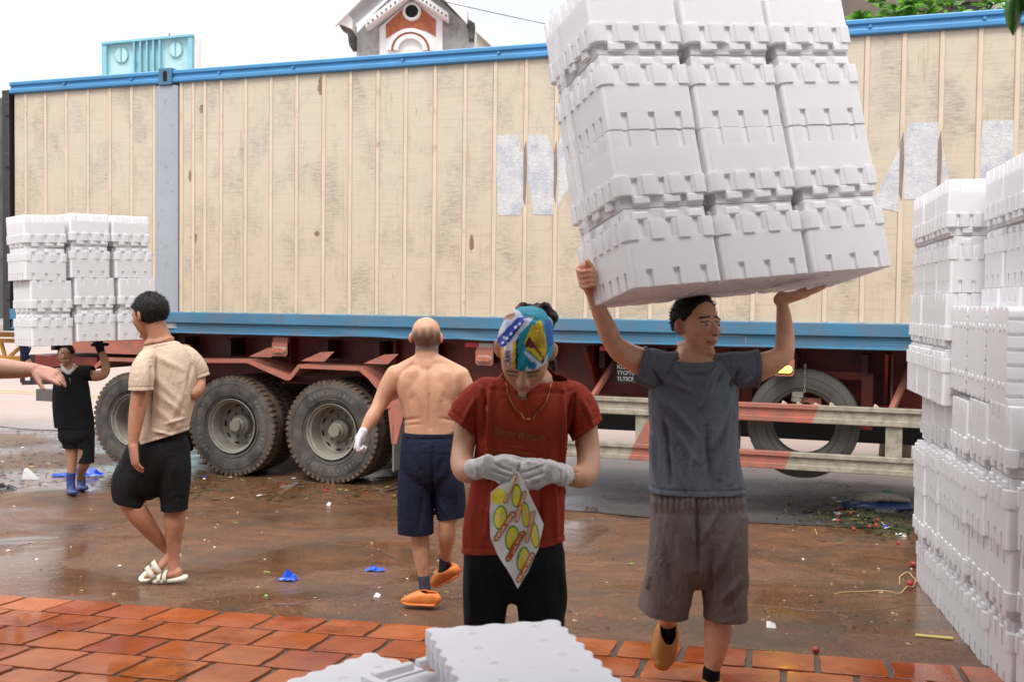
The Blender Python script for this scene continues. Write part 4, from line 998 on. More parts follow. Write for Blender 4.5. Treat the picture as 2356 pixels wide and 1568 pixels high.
# thin wire crossing the sky
a, b = P(985, -20, 26), P(1215, 65, 30); mb = MB(); pts = [P(985, -4, 20).lerp(P(1760, 150, 32), t) + Vector((0, 0, -0.3 * (t - t * t))) for t in [i / 16 for i in range(17)]]
mb.tube(pts, 0.008, 5); o = mb.build('overhead_wire', SOOT); tag(o, 'thin dark wire running down past the right slope of the gabled roof', 'wire')
# ------------------------------------------------------------------ tree
def leafmat(name, a, b):
    m, nt, bs = nodes(name); oi = N(nt, 'ShaderNodeNewGeometry')
    col = ramp(nt, oi.outputs['Random Per Island'], [(0.1, a), (0.75, b), (1.0, tuple(min(1, x * 1.7) for x in b))]); nt.links.new(col, bs.inputs['Base Color']); bs.inputs['Roughness'].default_value = 0.4
    tn = N(nt, 'ShaderNodeBsdfTranslucent'); nt.links.new(col, tn.inputs['Color']); mx = N(nt, 'ShaderNodeMixShader'); mx.inputs[0].default_value = 0.35
    nt.links.new(bs.outputs[0], mx.inputs[1]); nt.links.new(tn.outputs[0], mx.inputs[2]); nt.links.new(mx.outputs[0], nt.nodes['Material Output'].inputs['Surface']); return m
LEAF = leafmat('green_leaf', (0.045, 0.12, 0.018), (0.16, 0.36, 0.05)); BARK = plain('bark', (0.12, 0.09, 0.065), 0.9, 0.3, 6)
def leaf(mb, c, d, n_, L, W):
    d = d.normalized(); s_ = d.cross(n_).normalized(); n_ = s_.cross(d)
    pr = [(0, 0.04), (0.25, 0.30), (0.55, 0.5), (0.82, 0.42), (1.0, 0.0)]
    vs = []
    for t, w in pr: q = c + d * (L * t) - n_ * (L * 0.18 * t * t); vs += [q - s_ * (W * w) + n_ * (W * 0.18 * w), q, q + s_ * (W * w) + n_ * (W * 0.18 * w)]
    fs = []
    for i in range(4): fs += [(3 * i, 3 * i + 1, 3 * i + 4, 3 * i + 3), (3 * i + 1, 3 * i + 2, 3 * i + 5, 3 * i + 4)]
    mb.add(vs, fs)
def tree(px, top_y, k, rx, rz, n, label, base_dy=0):
    c = P(px, top_y, k); t = empty('broadleaf_tree', (c.x, c.y, 0), label=label, cat='tree'); rr = random.Random(int(px))
    mb = MB(); cz = c.z - rz
    mb.tube([(0, 0, 0), (0.1, 0, cz * 0.4), (0.0, 0.1, cz * 0.8), (0.05, 0, cz)], [0.2, 0.16, 0.12, 0.09], 10)
    for i in range(9):
        a = i * 0.7; mb.tube([(0, 0.05, cz * (0.7 + 0.03 * i)), (rx * 0.4 * math.cos(a), rx * 0.35 * math.sin(a), cz + rz * 0.1), (rx * 0.75 * math.cos(a), rx * 0.7 * math.sin(a), cz + rz * (0.1 + 0.4 * rr.random()))], [0.07, 0.045, 0.015], 6)
    mb.build('trunk', BARK, t, smooth=True)
    mb = MB()
    for _ in range(n):
        while True:
            p = Vector((rr.uniform(-1, 1), rr.uniform(-1, 1), rr.uniform(-1, 1)))
            if 0.2 < p.length < 1 and noise.noise(p * 2.6 + Vector((px, 0, 0))) > -0.12 - 0.2 * (1 - p.length): break
        q = Vector((p.x * rx, p.y * rx, cz + p.z * rz)); ax = Vector((rr.uniform(-.4, .4) + p.x * .6, rr.uniform(-.4, .4) + p.y * .6, 0.75)).normalized()
        for j in range(6):
            a = 2 * PI * j / 6 + rr.random(); d = (Vector((math.cos(a), math.sin(a), 0)) + ax * 0.55); leaf(mb, q, d, ax, rr.uniform(0.12, 0.19), rr.uniform(0.05, 0.075))
    o = mb.build('foliage', LEAF, t); o['kind'] = 'stuff'; return t
tree(2085, -25, 13.6, 0.85, 0.85, 480, 'bright green broad leaved tree rising behind the container at the top right')
tree(2335, -30, 15.5, 0.8, 0.9, 300, 'darker tree behind the blue rail at the right edge, partly behind a hanging leaf')
tree(2420, -60, 16.5, 1.0, 1.1, 300, 'tree crown beyond the container outside the right edge')
# hanging leaf close to the lens
tw = empty('hanging_twig', tuple(P(2335, -40, 2.6)), label='green leaf hanging down at the top right corner close to the camera', cat='leaf')
def TL(x, y, k=2.6): return P(x, y, k) - tw.location
mb = MB(); mb.tube([TL(2420, -160), TL(2360, -60), TL(2336, -20)], [0.006, 0.004, 0.002], 6); mb.build('stem', BARK, tw)
LEAF2 = plain('near_leaf', (0.10, 0.27, 0.04), 0.4, 0.3, 30.0)
def bigleaf(pts_a, pts_b):
    mb = MB(); n = len(pts_a); vs = [TL(*p, 2.6) for p in pts_a] + [TL((a[0] + b[0]) / 2, (a[1] + b[1]) / 2, 2.585) for a, b in zip(pts_a, pts_b)] + [TL(*p, 2.6) for p in pts_b]
    mb.add(vs, [(i, i + 1, n + i + 1, n + i) for i in range(n - 1)] + [(n + i, n + i + 1, 2 * n + i + 1, 2 * n + i) for i in range(n - 1)]); o = mb.build('leaf_blade', LEAF2, tw, smooth=True)
    o.modifiers.new('s', 'SOLIDIFY').thickness = 0.0006
bigleaf([(2330, -20), (2312, 5), (2310, 30), (2316, 55), (2330, 82)], [(2340, -20), (2352, 5), (2352, 30), (2346, 55), (2331, 83)])
bigleaf([(2350, -30), (2344, -5), (2350, 20), (2362, 45), (2380, 60)], [(2372, -30), (2390, -8), (2395, 15), (2392, 40), (2382, 62)])
# unseen canopy and back wall, added to shade the foreground
CONC = plain('shade_canopy_concrete', (0.42, 0.40, 0.37), 0.85, 0.1)
sh = empty('shade_canopy', (0, 0, 0), label='unseen concrete canopy added above and behind the viewer to shade the foreground', cat='roof')
mb = MB(); mb.box((-5.5, -6, 4.35), (5.5, 2.6, 4.5)); mb.build('slab', CONC, sh)
mb = MB(); mb.box((-5.5, -6.2, 0.3), (5.5, -6.0, 4.5)); mb.build('back_wall', CONC, sh)
for x in (-5.4, 5.2): mb = MB(); mb.box((x, -6, 0.2), (x + 0.2, -5.7, 4.35)); mb.build('column', CONC, sh)
# ------------------------------------------------------------------ foam boxes
BW, BD, BH, LH = 0.40, 0.45, 0.251, 0.094
def outline(w, d, r, fx=(), fy=()):
    """rounded rectangle w x d with steps: (centre, width, offset) on the x sides (fx) and the y sides (fy)"""
    pts = []
    sides = (((-w / 2, -d / 2), (1, 0), (0, -1), w, fx), ((w / 2, -d / 2), (0, 1), (1, 0), d, fy), ((w / 2, d / 2), (-1, 0), (0, 1), w, fx), ((-w / 2, d / 2), (0, -1), (-1, 0), d, fy))
    for (sx, sy), (dx, dy), (nx, ny), L, fe in sides:
        co = fe[0][2] if fe and fe[0][3] else 0.0        # corner steps carry the corner outward
        for a in (0.0,):
            pass
        evs = sorted([(c + L / 2, wd, of) for c, wd, of, corner in fe if not corner])
        cc = [q for q in fe if q[3]]
        off0 = cc[0][2] if cc else 0.0; cl = cc[0][1] if cc else 0.0
        def at(t, o): return (sx + dx * t + nx * o, sy + dy * t + ny * o)
        pts.append(at(r * 0.3 - off0 * 0.7, off0 - r * 0.3)) if False else None
        pts.append(at(r, off0))
        if cl: pts += [at(cl, off0), at(cl, 0)]
        for c, wd, of in evs:
            pts += [at(c - wd / 2, 0), at(c - wd / 2, of), at(c + wd / 2, of), at(c + wd / 2, 0)]
        if cl: pts += [at(L - cl, 0), at(L - cl, off0)]
        pts.append(at(L - r, off0))
        # rounded corner to the next side
        ex, ey = sx + dx * L, sy + dy * L
        for f in (0.35, 0.7):
            th = f * PI / 2; rr = r + off0
            cx, cy = ex - dx * r - nx * r, ey - dy * r - ny * r
            pts.append((cx + nx * rr * math.cos(th) + dx * rr * math.sin(th), cy + ny * rr * math.cos(th) + dy * rr * math.sin(th)))
    return pts
def box_mesh(name, bevel, seg, tall=True):
    w, d, r, o = BW - 0.016, BD - 0.016, 0.024, 0.0075
    sx = [(c, 0.027, -0.012, 0) for c in (-0.115, 0, 0.115)]; sy = [(c, 0.018, -0.011, 0) for c in (-0.1625, -0.0975, -0.0325, 0.0325, 0.0975, 0.1625)]
    tx = [(0, 0.05, o, 1)] + [(c, 0.052, o, 0) for c in (-0.0575, 0.0575)] + sx
    ty = [(0, 0.032, o, 1)] + [(c, 0.034, o, 0) for c in (-0.13, -0.065, 0, 0.065, 0.13)] + sy
    tx[0] = (0, 0.052, o, 1); ty[0] = (0, 0.038, o, 1)
    mb = MB(); e = 0.0046
    mb.prism(outline(w - e, d - e, r, sx, sy), 0.0, 0.070, 'z')
    mb.prism(outline(w - e, d - e, r, tx, ty), 0.1755, BH, 'z')     # collar with slots and proud tabs
    m1 = mb.mesh('t', [], bevel=bevel, seg=seg)
    mb = MB(); mb.add([v.co for v in m1.vertices], [tuple(p.vertices) for p in m1.polygons])
    pl_ = outline(w - 0.004, d - 0.004, r); n_ = len(pl_)
    mb.add([(a, b, 0.066) for a, b in pl_] + [(a, b, 0.185) for a, b in pl_], [(i, (i + 1) % n_, n_ + (i + 1) % n_, n_ + i) for i in range(n_)])
    for sx_ in (-1, 1):
        for sy_ in (-1, 1):
            for k in range(2):
                M = Matrix.Translation((sx_ * w * (0.15 + 0.2 * k), sy_ * d * 0.28, 0)); mb.lathe([(0.0, -0.004), (0.014, -0.004), (0.018, 0.001)], 12, 'z', 0, M)
    me = mb.mesh(name, [FOAM, FOAM_GLOW])
    for p in me.polygons:      # slot floors: light seeping through thin foam put into a paler colour
        c = p.center
        if abs(p.normal.z) > 0.9 and 0.06 < c.z < 0.18 and p.area > 0.05: p.material_index = 1
        if abs(p.normal.z) < 0.5 and abs(c.x) < w / 2 - 0.006 and abs(c.y) < d / 2 - 0.006 and p.area > 0.0004 and c.z < BH: p.material_index = 1
    return me
def crisp(me):
    """flat walls stay flat: area weighted normals, baked into the mesh"""
    smooth_by(me); o = bpy.data.objects.new('t', me); COL.objects.link(o)
    m = o.modifiers.new('w', 'WEIGHTED_NORMAL'); m.keep_sharp = True; m.weight = 100; bpy.context.view_layer.update()
    r = bpy.data.meshes.new_from_object(o.evaluated_get(bpy.context.evaluated_depsgraph_get())); bpy.data.objects.remove(o); r.name = me.name; return r
BOXN = crisp(box_mesh('foam_box', 0.003, 2))
BOXF = crisp(box_mesh('foam_box', 0.003, 1))
def lid_mesh():
    mb = MB(); w, d = BW - 0.055, BD - 0.055
    mb.box((-w / 2, -d / 2, BH - 0.001), (w / 2, d / 2, BH + LH / 2 - 0.0008))
    for x in (-0.11, 0.02, 0.12):
        mb.box((x - 0.03, -d / 2 - 0.018, BH + 0.002), (x + 0.03, -d / 2 + 0.002, BH + LH / 2 - 0.016)); mb.box((x - 0.02, d / 2 - 0.002, BH + 0.002), (x + 0.05, d / 2 + 0.018, BH + LH / 2 - 0.014))
    for y in (-0.13, 0.0, 0.12):
        mb.box((-w / 2 - 0.018, y - 0.03, BH + 0.002), (-w / 2 + 0.002, y + 0.02, BH + LH / 2 - 0.014)); mb.box((w / 2 - 0.002, y - 0.03, BH + 0.002), (w / 2 + 0.018, y + 0.02, BH + LH / 2 - 0.014))
    return mb.mesh('lid', [FOAM], bevel=0.004, seg=1)
LIDM = lid_mesh()
def foam_box(M, flip, label, group, near=True, lid=True, jitter=0.0, sc=1.0):
    o = bpy.data.objects.new('foam_box', BOXN if near else BOXF); link(o)
    T = Matrix.Translation((0, 0, BH)) @ Matrix.Rotation(PI, 4, 'X') if flip else Matrix.Identity(4)
    j = Matrix.Translation((random.uniform(-1, 1) * jitter, random.uniform(-1, 1) * jitter, 0)) @ Matrix.Rotation(random.uniform(-1, 1) * jitter * 1.2, 4, 'Z')
    o.matrix_world = M @ j @ T @ Matrix.Diagonal((sc, sc, sc, 1))
    tag(o, label, 'foam box', group)
    if lid: link(bpy.data.objects.new('lid', LIDM), o)
    return o
def bundle(M, cols, deps, rows, labf, group, near=True, jitter=0.002, start=0, skip=lambda c, d, r: False, sc=1.0, rowtilt=None):
    z = 0
    for r in range(rows):
        up_ = (r % 2 == 0)
        for c in range(cols):
            for d in range(deps):
                if skip(c, d, r): continue
                T = Matrix.Translation(((c + 0.5) * BW * sc, (d + 0.5) * BD * sc, z * sc))
                if rowtilt: T = rowtilt(r) @ T
                foam_box(M @ T, not up_, labf(c, d, r), group, near, True, jitter, sc)
        z += BH + (LH if up_ else 0.002)
    return z
ROWS4 = ('bottom', 'second', 'third', 'top'); C3 = ('left', 'middle', 'right')
def eul(a, b, c): return Matrix.Rotation(a, 4, 'Z') @ Matrix.Rotation(b, 4, 'Y') @ Matrix.Rotation(c, 4, 'X')
BC = Matrix.Translation((0.4335, 3.865, 1.9925)) @ eul(0.3662, -0.0924, -0.1991)
bundle(BC, 3, 1, 4, lambda c, d, r: f'white foam box, {ROWS4[r]} row, {C3[c]} column, of the bundle over the grey shirted man',
       'foam boxes in the bundle carried by the man in grey', jitter=0.003)
# clear tape round that bundle
def tape_mat():
    m, nt, bs = nodes('clear_tape'); bs.inputs['Base Color'].default_value = (0.9, 0.88, 0.9, 1); bs.inputs['Roughness'].default_value = 0.15; bs.inputs['Alpha'].default_value = 0.28; return m
TAPE = tape_mat()
mb = MB(); H4 = 4 * BH + 2 * LH + 0.004
for y in (0.27,):
    mb.box((-0.006, y, -0.003), (-0.004, y + 0.05, H4 + 0.01)); mb.box((-0.006, y, -0.006), (3 * BW, y + 0.05, -0.004)); mb.box((3 * BW + 0.002, y, -0.003), (3 * BW + 0.004, y + 0.05, H4 + 0.01))
o = mb.build('packing_tape', TAPE, M=BC); tag(o, 'clear packing tape wrapped round the foam box bundle held overhead', 'tape')
# bundle of the worker at the far left
bl_ = P(72, 797, 9.65)
BL = Matrix.Translation(bl_) @ eul(R(45), R(-1.0), R(-1))
def rt(r): return Matrix.Translation(((0.03, -0.0, 0.045, 0.0)[r] - 0.02 + (0, 0.0, 0.0, 0.0)[r], 0, 0))
random.seed(12)
def bundle_left():
    z = 0
    for r in range(4):
        up_ = r % 2 == 0
        for c in range(3):
            for d in range(1):
                dx = (0.0, 0.0, -0.04, -0.035)[r] + (0.0, 0.015, 0.02)[c] + ((0.0, 0.01, 0.03, 0.0)[r] if c == 2 else 0); dz = (0.0, 0.03, 0.03)[c]
                T = Matrix.Translation(((c + 0.5) * BW * 0.995 + dx, 0.5 * BD, z + dz)) @ Matrix.Rotation((0.0, 0.0, 0.02, -0.03)[r] * (c == 0), 4, 'Y')
                foam_box(BL @ T, not up_, f'white foam box, {ROWS4[r]} row, {C3[c]} column, of the far bundle above the worker in black', 'foam boxes in the bundle carried by the worker in black', False, True, 0.004)
        z += BH + (LH if up_ else 0.003)
bundle_left()
# wall of boxes at the right
pA, pB = pg(2125, 1337), pg(2330, 1562)
yd = (pB - pA); yd.z = 0; yaw = math.atan2(yd.y, yd.x)          # runs from the far end towards the camera
RW = lambda off, z, s_: Matrix.Translation(Vector((pA.x, pA.y, 0)) + yd.normalized() * s_ + Vector((math.cos(yaw + PI / 2), math.sin(yaw + PI / 2), 0)) * off + Vector((0, 0, z))) @ Matrix.Rotation(yaw, 4, 'Z')
LEV = ('bottom', 'second', 'third', 'fourth', 'fifth', 'sixth', 'seventh', 'top')
def wall(first, ncols, off, s0, base, rows, lev0, txt, dz=0, deps=1, dy=0.0, sweep=0.0):
    z = 0
    for r in range(rows):
        up_ = r % 2 == 0; ro = random.uniform(-0.02, 0.02)
        for c in range(ncols):
            for d in range(deps):
                s_ = s0 + (c + 0.5) * BW + random.uniform(-0.004, 0.004); p = RW(0, 0, s_).translation
                M = RW(off - 0.07 + (d + 0.5) * BD + ro, base + z + (ground(p.y) if base < 0.5 else 0), s_)
                w = txt if d == 0 else txt
                foam_box(M, not up_, f'white foam box, {LEV[lev0 + r]} level, {("far", "middle", "near")[c]} column of the {w}' if d == 0 else f'white foam box behind the front row of the {w}, {LEV[lev0 + r]} level', 'foam boxes in the wall of boxes at the right', True, True, 0.005)
        z += BH + (LH if up_ else 0.003)
    return z
random.seed(5)
wall(0, 3, 0.0, 0.0, 0.0, 4, 0, 'low far stack at right'); 
wall(0, 3, -0.02, 1.21, 0.0, 4, 0, 'low middle stack at right')
wall(0, 3, 0.0, 2.45, 0.0, 4, 0, 'low nearest stack at right')
zt_ = ground(pA.y) + 4 * BH + 2 * LH + 0.03
wall(0, 3, -0.06, -0.06, zt_, 4, 4, 'tall far stack at right')
wall(0, 3, 0.10, 1.20, zt_ + 0.02, 4, 4, 'tall near stack at right')
wall(0, 2, 0.50, 0.0, 0.0, 4, 0, 'inner stack at right')
# three boxes lying on their sides on the low near stack, bottoms outward
for c in range(3):
    M = RW(-0.085, zt_ + 0.085, 1.32 + c * (BW + 0.004)) @ Matrix.Translation((0, 0.0, 0))
    T = Matrix.Rotation(-PI / 2, 4, 'X')        # box axis turned to horizontal: bottom faces the yard
    o = bpy.data.objects.new('foam_box', BOXN); link(o); o.matrix_world = M @ Matrix.Translation((0, 0, BD / 2)) @ T
    tag(o, f'white foam box lying on its side in the right stack, bottom outward, {("far", "middle", "near")[c]} of three', 'foam box', 'foam boxes lying on their sides at the right')
# ------------------------------------------------------------------ lids in the foreground
def lid_obj(name, label, M, top=True, seedn=0):
    w, d, h = 0.335, 0.455, 0.040
    def scal(w, d, a, nx, ny, r=0.02):
        pts = []
        for (sx, sy), (dx, dy), (nx_, ny_), L, n in (((-w / 2, -d / 2), (1, 0), (0, -1), w, nx), ((w / 2, -d / 2), (0, 1), (1, 0), d, ny), ((w / 2, d / 2), (-1, 0), (0, 1), w, nx), ((-w / 2, d / 2), (0, -1), (-1, 0), d, ny)):
            m = n * 8
            for i in range(m + 1):
                t = i / m; q = r + (L - 2 * r) * t; o = a * (0.5 + 0.5 * math.tanh(3 * math.cos(2 * PI * n * t)))
                pts.append((sx + dx * q + nx_ * (o - a), sy + dy * q + ny_ * (o - a)))
            ex, ey = sx + dx * L, sy + dy * L
            for f in (0.33, 0.67):
                th = f * PI / 2; pts.append((ex - dx * r - nx_ * r + nx_ * r * math.cos(th) + dx * r * math.sin(th), ey - dy * r - ny_ * r + ny_ * r * math.cos(th) + dy * r * math.sin(th)))
        return pts
    mb = MB()
    if top:
        mb.prism(scal(w, d, 0.010, 4, 7), 0.006, h, 'z')
        mb.prism(scal(w - 0.004, d - 0.004, 0.016, 4, 7), -0.032, 0.010, 'z')
    else:
        mb.prism(scal(w, d, 0.010, 4, 7), 0.0, 0.022, 'z')
        for (x0, y0, x1, y1) in ((-w / 2 + .008, -d / 2 + .01, w / 2 - .008, -d / 2 + .032), (-w / 2 + .008, d / 2 - .032, w / 2 - .008, d / 2 - .01), (-w / 2 + .008, -d / 2 + .034, -w / 2 + .030, d / 2 - .034), (w / 2 - .030, -d / 2 + .034, w / 2 - .008, d / 2 - .034)):
            L = (x1 - x0) if (x1 - x0) > (y1 - y0) else (y1 - y0); n = 3
            for i in range(n):
                a = (i + 0.06) / n; b = (i + 0.94) / n
                if (x1 - x0) > (y1 - y0): mb.box((x0 + (x1 - x0) * a, y0, 0.018), (x0 + (x1 - x0) * b, y1, 0.036))
                else: mb.box((x0, y0 + (y1 - y0) * a, 0.018), (x1, y0 + (y1 - y0) * b, 0.036))
        for (x0, y0, x1, y1) in ((-w / 2 + .05, -d / 2 + .05, w / 2 - .05, -d / 2 + .056), (-w / 2 + .05, d / 2 - .056, w / 2 - .05, d / 2 - .05), (-w / 2 + .05, -d / 2 + .057, -w / 2 + .056, d / 2 - .057), (w / 2 - .056, -d / 2 + .057, w / 2 - .05, d / 2 - .057)): mb.box((x0, y0, 0.02), (x1, y1, 0.0255))
    o = mb.build(name, FOAM, bevel=0.004, seg=2)
    # shallow round dimples, sunk by boolean
    cutm = MB(); ztop = h if top else 0.022
    for i in range(2):
        for j in range(4):
            x = (-0.075, 0.085)[i] + (0.012 if j % 2 else 0); y = -0.16 + j * 0.105 + 0.02 * i
            cutm.ball((x, y, ztop + 0.012), (0.020, 0.020, 0.0165), 10)
    for x, y in ((0.0, -0.10), (0.005, 0.07), (-0.13, -0.02), (0.14, 0.02)): cutm.ball((x, y, ztop + 0.016), (0.016, 0.016, 0.0178), 8)
    c = cutm.build('cutter', FOAM)
    m = o.modifiers.new('b', 'BOOLEAN'); m.object = c; m.operation = 'DIFFERENCE'; m.solver = 'EXACT'
    bpy.context.view_layer.update(); me = bpy.data.meshes.new_from_object(o.evaluated_get(bpy.context.evaluated_depsgraph_get()))
    o.modifiers.clear(); o.data = me; bpy.data.objects.remove(c); smooth_by(me)
    o.matrix_world = M; tag(o, label, 'foam lid', 'foam lids in the foreground'); return o
def lid_at(p00, p10, p01, ztop, k0):
    """place by three corner photo points on the horizontal plane z = ztop: back left, back right, front right"""
    def pz(x, y):
        d = P(x, y, 1) - CAM; return CAM + d * ((ztop - CAM.z) / d.z)
    return pz(*p00), pz(*p10), pz(*p01)
LZ = 1.155
a, b, c = lid_at((975, 1443), (1296, 1421), (1428, 1543), LZ, 0)
def lidM(cx, cy, z, yaw, tiltx=0, tilty=0): return Matrix.Translation((cx, cy, z)) @ Matrix.Rotation(yaw, 4, 'Z') @ Matrix.Rotation(tiltx, 4, 'X') @ Matrix.Rotation(tilty, 4, 'Y')
yaw1 = math.atan2((b - a).y, (b - a).x)
ctr = a + Vector((math.cos(yaw1), math.sin(yaw1), 0)) * 0.1675 - Vector((-math.sin(yaw1), math.cos(yaw1), 0)) * 0.2275
lid_obj('foam_slab', 'white foam lid with round dimples lying on top of the foreground pile', lidM(ctr.x, ctr.y, LZ - 0.040, yaw1), True)
q, _, _ = lid_at((958, 1492), (958, 1492), (958, 1492), LZ - 0.05, 0)
q2, _, _ = lid_at((812, 1532), (812, 1532), (812, 1532), LZ - 0.05, 0)
d_ = (q - q2); yaw2 = math.atan2(d_.y, d_.x)
nL = Vector((math.cos(yaw2), math.sin(yaw2), 0)); nD = Vector((-nL.y, nL.x, 0))
ctr2 = q2 + nL * 0.2275 - nD * 0.1675
lid_obj('foam_slab', 'upturned white foam lid showing its raised inner frame, under the dimpled lid', Matrix.Translation((ctr2.x, ctr2.y, LZ - 0.105)) @ Matrix.Rotation(yaw2 - PI / 2, 4, 'Z'), False)
q3, _, _ = lid_at((850, 1496), (850, 1496), (850, 1496), LZ - 0.11, 0)
q4, _, _ = lid_at((640, 1568), (640, 1568), (640, 1568), LZ - 0.11, 0)
d_ = (q3 - q4).normalized(); yaw3 = math.atan2(d_.y, d_.x); n3 = Vector((-d_.y, d_.x, 0))
ctr3 = q3 - d_ * 0.2275 - n3 * 0.17
lid_obj('foam_slab', 'bright white foam lid at the lower left of the foreground pile, lowest of three', Matrix.Translation((ctr3.x, ctr3.y, LZ - 0.150)) @ Matrix.Rotation(yaw3 - PI / 2, 4, 'Z'), True)
# boxes the lids lie on
for i in range(2):
    z = ground(2.4) + i * (BH + 0.002)
    for j in range(2):
        foam_box(Matrix.Translation((ctr.x - 0.02 - j * 0.42, 2.30, z)) @ Matrix.Rotation(0.1, 4, 'Z'), i % 2 == 1, f'white foam box under the foreground lids, {("lower", "upper")[i]} {("right", "left")[j]} of four', 'foam boxes under the foreground lids', False, False, 0.006)
# ------------------------------------------------------------------ people
SKIN = skinm('skin')
HAIR = plain('black_hair', (0.010, 0.008, 0.008), 0.6, 0.4, 60.0, bmp=1.0, bsc=120, spec=0.25)
EYEW = glassy('eye_white', (0.42, 0.38, 0.36), 0.35); EYEB = glassy('eye_dark', (0.015, 0.01, 0.008), 0.15)
def frame(yaw, pitch, roll=0.0):
    """head axes: yaw 0 looks at the camera (-Y), positive yaw turns towards picture right; pitch > 0 looks down"""
    f = Vector((math.sin(yaw), -math.cos(yaw), 0)); s_ = Vector((math.cos(yaw), math.sin(yaw), 0)); u = Vector((0, 0, 1))
    f2 = f * math.cos(pitch) - u * math.sin(pitch); u2 = u * math.cos(pitch) + f * math.sin(pitch)
    s3 = s_ * math.cos(roll) + u2 * math.sin(roll); u3 = u2 * math.cos(roll) - s_ * math.sin(roll)
    return s3, f2, u3
def head(mb, C, S, Fw, Up, h=0.225, wide=1.0):
    A = lambda x, y, z: C + (S * (x * wide) + Fw * y + Up * z) * h
    ax = (S, Fw, Up)
    mb.ball(A(0, -0.05, 0.13), (0.335 * h * wide, 0.43 * h, 0.375 * h), 14, 0, ax)
    rows = [(A(0, 0.02, 0.30), 0.24, 0.25), (A(0, 0.055, 0.20), 0.275, 0.295), (A(0, 0.115, 0.0), 0.31, 0.30), (A(0, 0.12, -0.14), 0.295, 0.285), (A(0, 0.135, -0.27), 0.255, 0.25), (A(0, 0.165, -0.38), 0.19, 0.20), (A(0, 0.20, -0.455), 0.115, 0.13)]
    loft(mb, [(p, a * h * wide, b * h) for p, a, b in rows], ref=Fw, sub=2, ex=2.2, round0=False)
    loft(mb, [(A(0, 0.375, 0.07), 0.034 * h, 0.04 * h), (A(0, 0.435, -0.03), 0.040 * h, 0.045 * h), (A(0, 0.49, -0.115), 0.062 * h, 0.05 * h)], ref=Fw, sub=3, n=12)
    for s_ in (-1, 1):
        mb.ball(A(s_ * 0.062, 0.44, -0.128), (0.038 * h, 0.04 * h, 0.03 * h), 6, 0, ax)
        mb.ball(A(s_ * 0.14, 0.33, 0.10), (0.11 * h, 0.055 * h, 0.033 * h), 8, 0, ax)
        mb.ball(A(s_ * 0.185, 0.27, -0.08), (0.09 * h, 0.09 * h, 0.085 * h), 8, 0, ax)
        mb.ball(A(s_ * 0.135, 0.325, 0.0), (0.065 * h, 0.055 * h, 0.032 * h), 8, 0, ax)
        mb.ball(A(s_ * 0.36, -0.03, -0.01), (0.05 * h, 0.085 * h, 0.135 * h), 8, 0, (S, (Fw + Up * 0.25 + S * s_ * -0.5).normalized(), Up))
        mb.ball(A(s_ * 0.34, -0.0, -0.10), (0.028 * h, 0.04 * h, 0.05 * h), 8, 0, ax)
    mb.ball(A(0, 0.405, -0.245), (0.10 * h, 0.038 * h, 0.022 * h), 8, 0, ax)
    mb.ball(A(0, 0.400, -0.283), (0.085 * h, 0.042 * h, 0.026 * h), 8, 0, ax)
    mb.ball(A(0, 0.345, -0.42), (0.09 * h, 0.075 * h, 0.06 * h), 8, 0, ax)
    return A
def eyes(A, S, Fw, Up, h, parent, look=(0.0, 0.0)):
    for s_ in (-1, 1):
        mb = MB(); mb.ball(A(s_ * 0.135, 0.362, 0.005), (0.056 * h, 0.034 * h, 0.021 * h), 8, 0, (S, Fw, Up))
        mb.ball(A(s_ * 0.135 + look[0], 0.388, 0.006 + look[1]), (0.027 * h, 0.012 * h, 0.020 * h), 6, 1, (S, Fw, Up))
        mb.build('eye', [EYEW, EYEB], parent, smooth=True)
